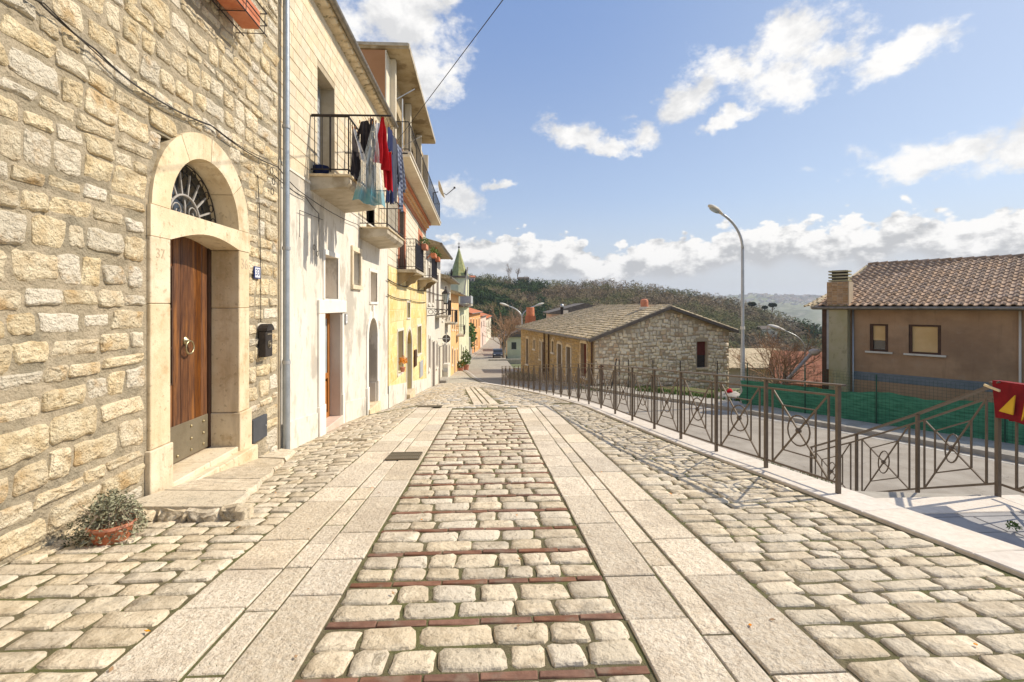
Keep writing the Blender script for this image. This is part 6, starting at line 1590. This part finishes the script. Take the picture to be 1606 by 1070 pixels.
for i, (a, b, c, d) in enumerate(fh):
    w = sub('window' if c > -5 else 'doorway', sh, HX(Vector((0, a, c))))
    MB(LX_).box((-.24, a, c), (-.20, b, d)).build('shutter' if c > -5 else 'door', m_shutr if i == 0 else m_dkwood, w)
    for p, q in ((a - .13, a), (b, b + .13)): MB(LX_).box((-.02, p, max(c, -6.2)), (.045, q, d)).build('frame_stone', m_offw if c < -5 else m_dress, w)
    if c > -5: MB(LX_).box((-.02, a - .14, c - .12), (.09, b + .14, c - .001)).build('sill', m_offw, w)
    mb = MB(LX_); mb.prism([(.045, a - .13, d + .001), (.045, b + .13, d + .001), (.045, b + .02, d + .14), (.045, (a + b) / 2, d + .2), (.045, a - .02, d + .14)], (-.065, 0, 0)); mb.build('lintel', m_dress, w)
for y in (.06, 7.6, 8.6): MB(LX_).tube([(.12, y, ZE - .1), (.12, y, -6.4)], .05, 8).build('downpipe', m_dkwood, sh)
MB(LX_).tube([(.42, -.3, ZE - .08), (.42, GL + .2, ZE - .08)], .08, 8).build('gutter', m_gutt, sh)
# roof: near slope (towards the street), hipped far end
RY1 = 9.3
mb = MB(HX); e = .4
A0_, A1_ = Vector((-e, -.3, ZE - .06)), Vector((-e, GL + .3, ZE - .06)); R0_, R1_ = Vector((PK, -.3, ZP + .08)), Vector((PK, RY1, ZP + .08)); B0_, B1_ = Vector((GW + e, -.3, ZER - .08)), Vector((GW + e, GL + .3, ZER - .08))
for q in ((A0_, A1_, R1_, R0_), (R0_, R1_, B1_, B0_), (A1_, B1_, R1_)): mb.quad(*q)
for q in ((A0_, A1_, R1_, R0_), (R0_, R1_, B1_, B0_)): mb.quad(*[p - Vector((0, 0, .1)) for p in q])
for p, q in ((A0_, R0_), (R0_, B0_)): mb.quad(p, q, q - Vector((0, 0, .13)), p - Vector((0, 0, .13)))
rfs = mb.build('roof', m_tileg, sh, fixn=False)
def coppi(p0, p1, q1, q0, cw, rl, xf, r=.085, seed=1):
    """half-round tiles on the quad p0-p1 (eave) q0-q1 (ridge)"""
    R = random.Random(seed); V = []; F = []; n = int((p1 - p0).length / cw)
    for i in range(n):
        u = (i + .5) / n; a = p0.lerp(p1, u); rpt = u
        b = q0.lerp(q1, u); L = (b - a).length; rows = max(1, int(L / rl)); s_ = (b - a) / rows; E_ = (p1 - p0).normalized(); N = E_.cross(s_).normalized()
        if N.z < 0: N = -N
        for j in range(rows):
            o_ = a + s_ * j + N * (.02 + R.uniform(0, .012)) + E_ * R.uniform(-.012, .012); k0 = len(V)
            for (tt, rr_, up) in ((-.02, r, .028), (1.12, r * .82, .0)):
                for k in range(5):
                    t = pi * k / 4; V.append(o_ + s_ * tt + E_ * (rr_ * cos(t)) + N * (rr_ * sin(t) * .9 + up))
            F += [(k0 + k, k0 + k + 1, k0 + 6 + k, k0 + 5 + k) for k in range(4)] + [tuple(k0 + k for k in range(5))]
    mb = MB(xf); mb.add(V, F); return mb
coppi(A0_, A1_, R1_, R0_, .21, .30, HX, .085, 1).build('roof_tiles', m_tile2, rfs, fixn=False, kind='stuff')
coppi(B0_, B1_, R1_, R0_, .21, .30, HX, .085, 2).build('roof_tiles', m_tile2, rfs, fixn=False, kind='stuff')
coppi(A1_, B1_, R1_, R1_, .24, .30, HX, .085, 3).build('roof_tiles', m_tile2, rfs, fixn=False, kind='stuff')
coppi(R0_ + Vector((0, 0, 0)), R0_ + Vector((0, .0, 0)) + Vector((.01, 0, 0)), R1_, R1_, .01, .34, HX, .11, 4).build('ridge_tiles', m_tile2, rfs, fixn=False)
for p, q in ((A0_, R0_), (R0_, B0_)): MB(HX).bar(p + Vector((0, -.05, -.05)), q + Vector((0, -.05, -.05)), .08, .16).build('barge_board', m_tileg, rfs)
for (u, y, h, r_) in ((.7, 15.0, 1.35, .42), (PK - .55, 1.6, .45, .22)):
    zc = -1.6 if u < 1 else ZP - .25; q = sub('chimney', sh, HX(Vector((u, y, zc))))
    if u < 1: MB(HX).box((u - .36, y - .36, zc - .6), (u + .36, y + .36, zc + .75)).build('stack', m_brickw if 0 else m_tile3, q); MB().lathe(HX(Vector((u, y, zc + .75))), [(.34, 0), (.36, .1), (.33, .7), (.30, .74)], 14).build('pot', m_terr, q)
    else: MB(HX).box((u - .22, y - .22, zc), (u + .22, y + .22, zc + .32)).build('stack', m_offw, q); MB().lathe(HX(Vector((u, y, zc + .32))), [(.22, 0), (.23, .3), (.20, .42), (.1, .47)], 14).build('pot', m_terr, q)
q = sub('chimney', sh, HX(Vector((2.9, 12, -.9)))); MB(HX).box((2.75, 12.2, -1.3), (3.05, 12.5, -.35)).build('stack', m_offw, q)
# grey roofed house behind it
simple_house('grey_roof_house', 'house with dark grey roof and pinkish gable behind the stone house', C(7.7, 52, -4), 7, 8, 3.15, m_pink, m_tileg, -.05, 1.15, True, 0)
gh = thing('stove_pipe', 'thin black stove pipe beside the grey roof behind the stone house', 'chimney', tuple(C(5.1, 50, -1))); MB().tube([C(5.1, 50, -1.6), C(5.1, 50, -.1)], .18, 8).build('pipe', m_black, gh); MB().ball(C(5.1, 50, 0), .22, 8, 5).build('cowl', m_galv, gh)
# strip of weeds along the gable
def weeds(label, a, b, n, w, hgt, seed, mat=None):
    R = random.Random(seed); mb = MB(); a, b = Vector(a), Vector(b)
    for _ in range(n):
        p = a.lerp(b, R.random()) + Vector((R.uniform(-w, w), R.uniform(-w, w), 0)); d = Vector((R.gauss(0, .4), R.gauss(0, .4), 1)).normalized() * hgt * R.uniform(.3, 1.1); s_ = Vector((R.gauss(0, 1), R.gauss(0, 1), 0)).normalized() * hgt * .12
        mb.add([p - s_, p + s_, p + d], [(0, 1, 2)])
    o = mb.build('weeds', mat or m_leaf2, None, fixn=False); props(o, label, 'weeds', None, 'stuff')
weeds('green weeds growing along the foot of the pale rubble gable', C(4.3, 25.9, -4.6), C(12.3, 27.4, -5.1), 5200, .9, .42, 71)
weeds('tufts of grass on the verge between the stone house and the net fence', C(6.3, 24.4, -4.15), C(10.3, 19.6, -3.95), 1500, .4, .25, 72)
weeds('low shrubs by the street corner of the long stone house', HX(Vector((-.8, 10, -5.6))), HX(Vector((-.8, 15, -6.0))), 1500, .5, .6, 73, m_leafg)
weeds('small weeds at the joint of the stairs and white kerb', (KX(5.2) + .35, 5.1, -1.96), (KX(6.4) + .3, 6.3, -2.05), 160, .05, .09, 74)
wt = thing('weed_tuft', 'little green weed growing between the grey landing slabs', 'weed', (4.35, 4.2, -1.89)); leaves('leaves', wt, (4.38, 3.86, -1.85), .05, .05, .06, 60, .02, m_leaf2, 0, 75, 1)
# moss and litter in the near joints
R = random.Random(5); mb = MB()
for _ in range(2600):
    x = R.uniform(-3.2, 3.3); y = R.uniform(1.3, 7.5)
    if mnoise.noise(Vector((x * 1.3, y * 1.3, 9))) < .02: continue
    z = G(x, y) - .02; h_ = R.uniform(.010, .026); a_ = R.uniform(0, 6.28); p = Vector((x, y, z)); s_ = Vector((cos(a_), sin(a_), 0)) * .004
    mb.add([p - s_, p + s_, p + Vector((R.gauss(0, .006), R.gauss(0, .006), h_))], [(0, 1, 2)])
for i in range(26):
    x = R.uniform(-3.1, 3.2); y = R.uniform(1.8, 6.5)
    if i == 0: lt_ = thing('fallen_leaves', 'few small dry orange leaves scattered over the near cobbles', 'leaves', (0, 3.5, S(3.5)))
    z = G(x, y) + .012; a_ = R.uniform(0, 6.28); u_ = Vector((cos(a_), sin(a_), .2)) * .016; v_ = Vector((-sin(a_), cos(a_), .1)) * .009
    MB().prism([Vector((x, y, z)) - u_, Vector((x, y, z)) + v_, Vector((x, y, z)) + u_, Vector((x, y, z)) - v_], (0, 0, .002)).build('leaf', m_flow if R.random() < .4 else m_brickw, lt_)
props(mb.build('moss_blades', m_leaf2, None, fixn=False), 'tiny moss and grass blades in the cobble joints', 'moss', None, 'stuff')

# ------------------------------------------------------------------ brown house on the right
HO = (13.2, 20.5); ux, uy = .658, -.753
def BX(p):   # x along the facade to the right, y behind it, z
    return C(HO[0] + ux * p.x - uy * p.y, HO[1] + uy * p.x + ux * p.y, p.z)
def bpx(px, py):   # facade coordinates of an image measurement
    k = (px - CX) / FPX; a = (k * HO[1] - HO[0]) / (ux - k * uy); yf = HO[1] + uy * a; return a, (HZ - py) / FPX * yf
bh = thing('brown_house', 'brown rendered house with ochre blinds and tiled roof on the right', 'house', tuple(BX(Vector((5, 4, -4)))))
w1 = [bpx(1364, 508), bpx(1393, 552)]; w2 = [bpx(1425, 509), bpx(1476, 557)]
FH = [(w1[0][0], w1[1][0], w1[1][1], w1[0][1]), (w2[0][0], w2[1][0], w2[1][1], w2[0][1])]
FWX = 13.0
x0f = bpx(1336, 500)[0]
mb = MB(lambda p: BX(Vector((p.y, -(p.x), p.z)))); wall_holes(mb, -.15, FWX, -7, -.02, [(a, b, c, d, .22) for a, b, c, d in FH], 0, .22); mb.quad((0, -.15, -7), (0, -.15, -.02), (-9, -.15, -.02), (-9, -.15, -7)); mb.build('wall', m_brown, bh, fixn=False)
MB(BX).box((-.1, 8.6, -7), (FWX, 8.9, -.05)).build('rear_wall', m_brown, bh); MB(BX).box((FWX - .2, .01, -7), (FWX, 8.5, -.03)).build('side_wall', m_brown, bh)
for (a, b, c, d), nm in zip(FH, ('window', 'window')):
    w = sub(nm, bh, BX(Vector((a, 0, c))))
    split = c + (d - c) * (.40 if a < FH[1][0] else .06)
    MB(BX).box((a + .1, .10, split), (b - .1, .13, d - .07)).build('blind', m_blind, w)
    for k in range(1, int((d - .07 - split) / .11)): MB(BX).box((a + .1, .094, split + .11 * k), (b - .1, .099, split + .11 * k + .012)).build('blind_slat', m_blind, w) if k < 16 else None
    MB(BX).box((a + .1, .14, c + .05), (b - .1, .16, split)).build('pane', m_glass, w)
    for p in ((a, a + .10, c, d), (b - .10, b, c, d), (a + .1, b - .1, d - .07, d), (a + .1, b - .1, c, c + .06)): MB(BX).box((p[0], .04, p[2]), (p[1], .18, p[3])).build('frame', m_dkwood, w)
    MB(BX).box((a - .14, -.08, c - .07), (b + .14, .1, c - .005)).build('sill', m_offw, w)
b0, b1 = bpx(1338, 584)[1], bpx(1338, 596)[1]
MB(BX).box((x0f, -.012, -2.95), (FWX, -.004, -2.62)).build('blue_band', m_bluebd, bh)
# chimney pier at the left corner
pr = sub('chimney', bh, BX(Vector((-.3, -.3, -3))))
pa, pb = bpx(1305, 500)[0], bpx(1334, 500)[0]
MB(BX).bbox((pa, -.42, -7), (pb, .0, .05), .01).build('pier', m_pier, pr)
MB(BX).box((pa - .28, -.30, -7), (pa - .02, .3, -.1)).build('side_strip', m_dkwood, pr)
MB(BX).box((pa - .10, -.33, -2.6), (pa + .0, .0, -.05)).build('flue_panel', m_shutg, pr)
pcs = []
for j in range(12):
    for k in range(4):
        w = (pb - pa) / 3.5; a = pa - .06 + w * (k + (.5 if j % 2 else 0)) - (w / 2 if j % 2 else 0); a1 = min(a + w, pb + .06); a = max(a, pa - .06)
        if a1 - a > .05: pcs.append(block(BX(Vector(((a + a1) / 2, -.45, .10 + .075 * j))), BX(Vector((1, 0, 0))) - BX(Vector((0, 0, 0))), UZ, BX(Vector((0, -1, 0))) - BX(Vector((0, 0, 0))), a1 - a - .012, .063, .012, bv=.003))
cbk = MB(BX).box((pa - .06, -.45, .05), (pb + .06, .12, .98)).build('brick_stack', m_gabmort, pr); emit(pcs, 'brick', 'bricks', m_brickw, cbk, 300, smooth=False)
for k in range(4): MB(BX).bbox((pa - .02, -.42, 1.0 + .125 * k), (pb + .02, .09, 1.0 + .125 * k + .06), .01).build('cap_slab', m_pier, pr)
MB(BX).box((pa + .08, -.32, .98), (pb - .08, 0, 1.45)).build('cap_core', m_black, pr)
# pipes
for xx, m_ in ((bpx(1338.5, 520)[0], m_galv), (bpx(1600, 520)[0], m_offw)): MB(BX).tube([(xx, -.06, -.1), (xx, -.06, -6.5)], .035, 8).build('pipe', m_, bh, smooth=True)
# roof with individual tiles
E0, E1 = Vector((-.45, -.45, -.03)), Vector((FWX + .4, -.45, -.03)); K0, K1 = Vector((.25, 5.0, 1.93)), Vector((FWX + .4, 5.0, 1.93))
mb = MB(BX); mb.quad(E0, E1, K1, K0); mb.quad(*[p - Vector((0, 0, .12)) for p in (E0, E1, K1, K0)]); mb.quad(E0, E1, E1 - Vector((0, 0, .12)), E0 - Vector((0, 0, .12)))
mb.quad(K0, K1, Vector((FWX + .4, 9.4, -.1)), Vector((-.6, 9.4, -.1))); mb.quad(E0, K0, Vector((-.6, 9.4, -.1))); rfb = mb.build('roof', m_tileg, bh, fixn=False)
rows = 15; slope = (K1 - E1); SL = slope.length; sdir = slope.normalized(); Er = Vector((1, 0, 0)); Nr = Er.cross(sdir)
if Nr.z < 0: Nr = -Nr
tile_me = None; pcs = []; cw = .262; rl = SL / rows
for j in range(rows):
    vv = (j + .0) * rl; xl = E0.x + (K0.x - E0.x) * (j / rows) + .02; ncol = int((E1.x - xl) / cw)
    for i in range(ncol):
        xo = E1.x - (i + 1) * cw
        o_ = Vector((xo, E0.y, E0.z)) + sdir * vv + Nr * (.03 + random.uniform(-.004, .006)) + Vector((random.uniform(-.005, .005), 0, 0))
        V = []
        for (tt, up) in ((-.03, .035), (rl + .02, .0)):
            for (xx, zz) in ((0, .012), (.05, .0), (.10, .008), (.14, .05), (.185, .068), (.23, .05), (.262, .012)): V.append(o_ + Er * xx + sdir * tt + Nr * (zz + up))
        V += [V[k] - Nr * .03 for k in range(7)]
        F_ = [(k, k + 1, 8 + k, 7 + k) for k in range(6)] + [(14 + k, 15 + k, k + 1, k) for k in range(6)]
        V = [BX(v) for v in V]; c = sum(V, Vector()) / len(V); pcs.append((c, V, F_))
emit(pcs, 'roof_tile', 'roof_tiles', m_tile, rfb, 300)
for i in range(36):
    a = K0 + Vector((i * .37, 0, 0)); MB(BX).tube([a + Vector((0, 0, .06)), a + Vector((.40, 0, .085))], [.085, .10], 8).build('ridge_tile', m_tile, rfb)
MB(BX).tube([E0 + Vector((0, -.06, -.05)), E1 + Vector((0, -.06, -.05))], .06, 8).build('gutter', m_gutt, bh, smooth=True)
MB(BX).bar(E0 + Vector((-.02, 0, -.03)), K0 + Vector((-.02, 0, 0)), .1, .12).build('verge', m_tile2, rfb)
mb = coppi(Vector((-.95, .1, -.10)), Vector((-.35, -.40, -.02)), Vector((.1, 1.6, .6)), Vector((-.5, 1.8, .5)), .22, .3, BX, .09, 9); mb.build('broken_tiles', m_tile2, rfb, fixn=False)
MB(BX).tube([BXv for BXv in (Vector((7.6, 3.5, 1.4)), Vector((7.6, 3.5, 3.2)))], .02, 6).build('aerial_mast', m_offw, bh)

# ------------------------------------------------------------------ wire fence with green shade net
def NL(s): # point on the fence line, s metres from its right visible end going away
    return C(14.05 - .622 * s, 13.5 + .783 * s, -3.9)
nf = thing('wire_fence', 'green wire fence with torn green shade net along the far sidewalk', 'fence', tuple(NL(3)))
for s_ in (-3.2, .35, 3.35, 5.5, 7.6): p = NL(s_); MB().tube([p, p + Vector((0, 0, 1.65))], .024, 6).build('post', m_gpost, nf)
mb = MB()
s0, s1 = -6.0, 7.9
for k in range(17): z = .05 + k * .1; mb.bar(NL(s0) + Vector((0, 0, z)), NL(s1) + Vector((0, 0, z)), .005)
for k in range(140): q = NL(s0 + (s1 - s0) * k / 139); mb.bar(q + Vector((0, 0, .04)), q + Vector((0, 0, 1.62)), .004)
mb.build('wire_mesh', m_gpost, nf, fixn=False, kind='stuff')
mb = MB(); nu, nv = 150, 14; off_ = C(.06, -.07) - C(0, 0)
for i in range(nu + 1):
    s_ = s0 + (s1 - s0) * i / nu
    top = 1.02 + .07 * sin(s_ * .55 + 1) + .03 * sin(s_ * 2.3) + .012 * sin(s_ * 11)
    for j in range(nv + 1):
        v = j / nv; p = NL(s_); z = .02 + (top - .02) * v
        bul = .05 * sin(v * 9 + s_ * 1.1) + .03 * sin(v * 15 - s_ * .7) + .02 * sin(s_ * 6)
        mb.v.append(p + off_.normalized() * (-.06 - bul) * -1 + Vector((0, 0, z + .03 * sin(s_ * 3 + v * 5))))
for i in range(nu):
    for j in range(nv): a = i * (nv + 1) + j; mb.f.append((a, a + 1, a + nv + 2, a + nv + 1))
mb.build('shade_net', m_net, nf, smooth=True, fixn=False)
# thin posts of the fence in front of the stone house
f2 = thing('wire_fence', 'thin dark fence posts with wires in front of the rubble gable', 'fence', tuple(C(6.5, 24.6, -4.2)))
pps = []
for px, d_, zt in ((971, 25.4, 564), (986, 25.1, 564), (1024, 24.2, 565), (1067, 23.2, 566), (1125, 21.8, 566)):
    xr = (px - CX) / FPX * d_; z = (HZ - zt) / FPX * d_; p = C(xr, d_, -4.3); pps.append(C(xr, d_, z)); MB().tube([p, C(xr, d_, z)], .025, 6).build('post', m_black, f2)
MB().tube([C(5.1, 25.2, -4.3), C(5.45, 25.6, -2.75)], .035, 6).build('leaning_post', m_black, f2)
for k in range(3): MB().tube([p - Vector((0, 0, .1 + .45 * k)) for p in pps], .006, 4).build('wire', m_wire, f2)
tp = thing('tarpaulin_heap', 'white tarpaulin heap with a red bundle beside the tall street lamp', 'heap', tuple(C(9.3, 21.0, -4)))
mb = MB(); mb.ball(C(9.4, 21.2, -4.05), .55, 16, 10, (1.2, 1, .62)); 
for v in mb.v: v += Vector((1, 1, 1)) * mnoise.noise(v * 2.5) * .10
mb.build('tarpaulin', m_conc, tp, smooth=True)
mb = MB(); mb.ball(C(9.35, 21.1, -3.70), .13, 10, 6)
for v in mb.v: v += Vector((1, 1, 1)) * mnoise.noise(v * 5) * .05
mb.build('red_bundle', m_cred, tp, smooth=True)
# ------------------------------------------------------------------ street lamps
def lamp(label, base, H, head, arm, r=.065, extra=None, twin=False):
    t = thing('street_lamp', label, 'street lamp', tuple(base)); b = Vector(base); a = Vector(arm)
    MB().tube([b, b + Vector((0, 0, H * .30)), b + Vector((0, 0, H * .301)), b + Vector((0, 0, H * .82))], [r, r, r * .78, r * .7], 12).build('pole', m_galv, t, smooth=40)
    for sg in ((1, -1) if twin else (1,)):
        pts = []
        for k in range(11):
            u = k / 10; ang = u * radians(62); pts.append(b + Vector((0, 0, H * .82)) + a * sg * (1 - cos(ang)) / (1 - cos(radians(62))) + Vector((0, 0, H * .18 * sin(ang) / sin(radians(62)))))
        MB().tube(pts, r * .62, 10).build('arm', m_galv, t, smooth=True)
        d = (pts[-1] - pts[-2]).normalized(); e = pts[-1]; up = Vector((0, 0, 1)); sd_ = d.cross(up).normalized(); un = sd_.cross(d).normalized()
        prof = [(-.05, .045, .05), (.08, .09, .08), (.30, .15, .12), (.50, .15, .11), (.66, .10, .07), (.72, .03, .02)]; s_ = head / .72
        vs = []; n = 12
        for (q, w, h) in prof:
            for k in range(n): th = 2 * pi * k / n; vs.append(e + d * q * s_ + sd_ * w * s_ * cos(th) + un * (h * s_ * sin(th) * (1 if sin(th) > 0 else .55)))
        fs = [(i * n + k, i * n + (k + 1) % n, (i + 1) * n + (k + 1) % n, (i + 1) * n + k) for i in range(len(prof) - 1) for k in range(n)] + [tuple(range(n)), tuple(len(vs) - 1 - k for k in range(n))]
        mb = MB(); mb.add(vs, fs); mb.build('head', m_offw, t, smooth=50)
        c0_ = e + d * .38 * s_ - un * .07 * s_
        mb = MB(); mb.add([c0_ + d * (.24 * s_ * cos(q)) + sd_ * (.13 * s_ * sin(q)) for q in [2 * pi * k / 12 for k in range(12)]] + [c0_ - un * .07 * s_], [(k, (k + 1) % 12, 12) for k in range(12)]); mb.build('lens', m_glassb, t)
    return t
lb = C(9.35, 19.9, -3.95)
L1 = lamp('tall grey street lamp with curved arm standing by the green net fence', lb, 7.62, .72, C(-1.0, -.35) - C(0, 0), .085)
MB().box(lb + Vector((-.10, -.10, 0)), lb + Vector((.10, .10, .06))).build('base_plate', m_conc, L1); MB().tube([lb + Vector((0, 0, 3.0)), lb + Vector((0, 0, 3.12))], .09, 12).build('label_band', m_offw, L1)
lamp('twin armed street lamp behind the chimney of the long stone house', C(1.0, 50, -6.9), 6.9, .9, C(-1.4, 0) - C(0, 0), .10, twin=True)
lamp('small street lamp further down the slope behind the twiggy bush', C(16.4, 27.5, -7.0), 5.6, .9, C(-1.0, .3) - C(0, 0), .05)
lp = thing('floodlight_arm', 'white tube arm with round lamp slanting up above the green net', 'street lamp', tuple(C(12.6, 23, -5)))
MB().tube([C(12.0, 22.5, -4.4), C(12.1, 22.5, -3.9), C(13.7, 22.5, -2.2)], [.05, .06, .075], 10).build('arm', m_offw, lp, smooth=True); MB().ball(C(13.85, 22.5, -2.12), .19, 12, 8, (1.2, 1, .85)).build('head', m_offw, lp, smooth=True)
# houses below on the slope between stone house and brown house
simple_house('lower_grey_roof_house', 'low pale house with brown tiled roof half hidden below the road', C(17.0, 36, -7.6), 8, 7, 3.0, m_offw, m_tile2, -.05, 1.2, False, 0)
lh = simple_house('lower_red_roof_house', 'yellow house with red brown tiled roof behind the green net', C(18.1, 27.8, -8.0), 5.0, 7, 3.4, M('bright_yellow_plaster', (.80, .52, .12), (.84, .6, .2), 1, bump=.1), M('red_brown_tile', (.26, .11, .07), (.34, .17, .11), 4, vary=.1), -.5, 1.7, False, 0)
bare_tree('twiggy_bush', 'big russet leafless bush rising behind the green net fence', C(12.3, 22.3, -5.2), 4.6, .62, m_twigr, 22, 9, 6, .07, .5)
bare_tree('twiggy_bush', 'second pale brown leafless bush behind the first above the net', C(13.6, 25.2, -5.6), 5.0, .6, m_twigr, 23, 8, 5, .07, .5)

# ------------------------------------------------------------------ air
hz = bpy.data.materials.new('haze'); hz.use_nodes = True; T = NT(hz.node_tree); T.n.clear()
o_ = T.new('ShaderNodeOutputMaterial'); pv = T.new('ShaderNodeVolumePrincipled'); pv.inputs['Color'].default_value = (.80, .86, .95, 1); pv.inputs['Density'].default_value = .00018; pv.inputs['Anisotropy'].default_value = .2
T.l.new(pv.outputs[0], o_.inputs['Volume'])
mb = MB().box((-4200, -4200, -330), (4200, 4200, 135)); props(mb.build('haze', hz, None), kind='stuff')
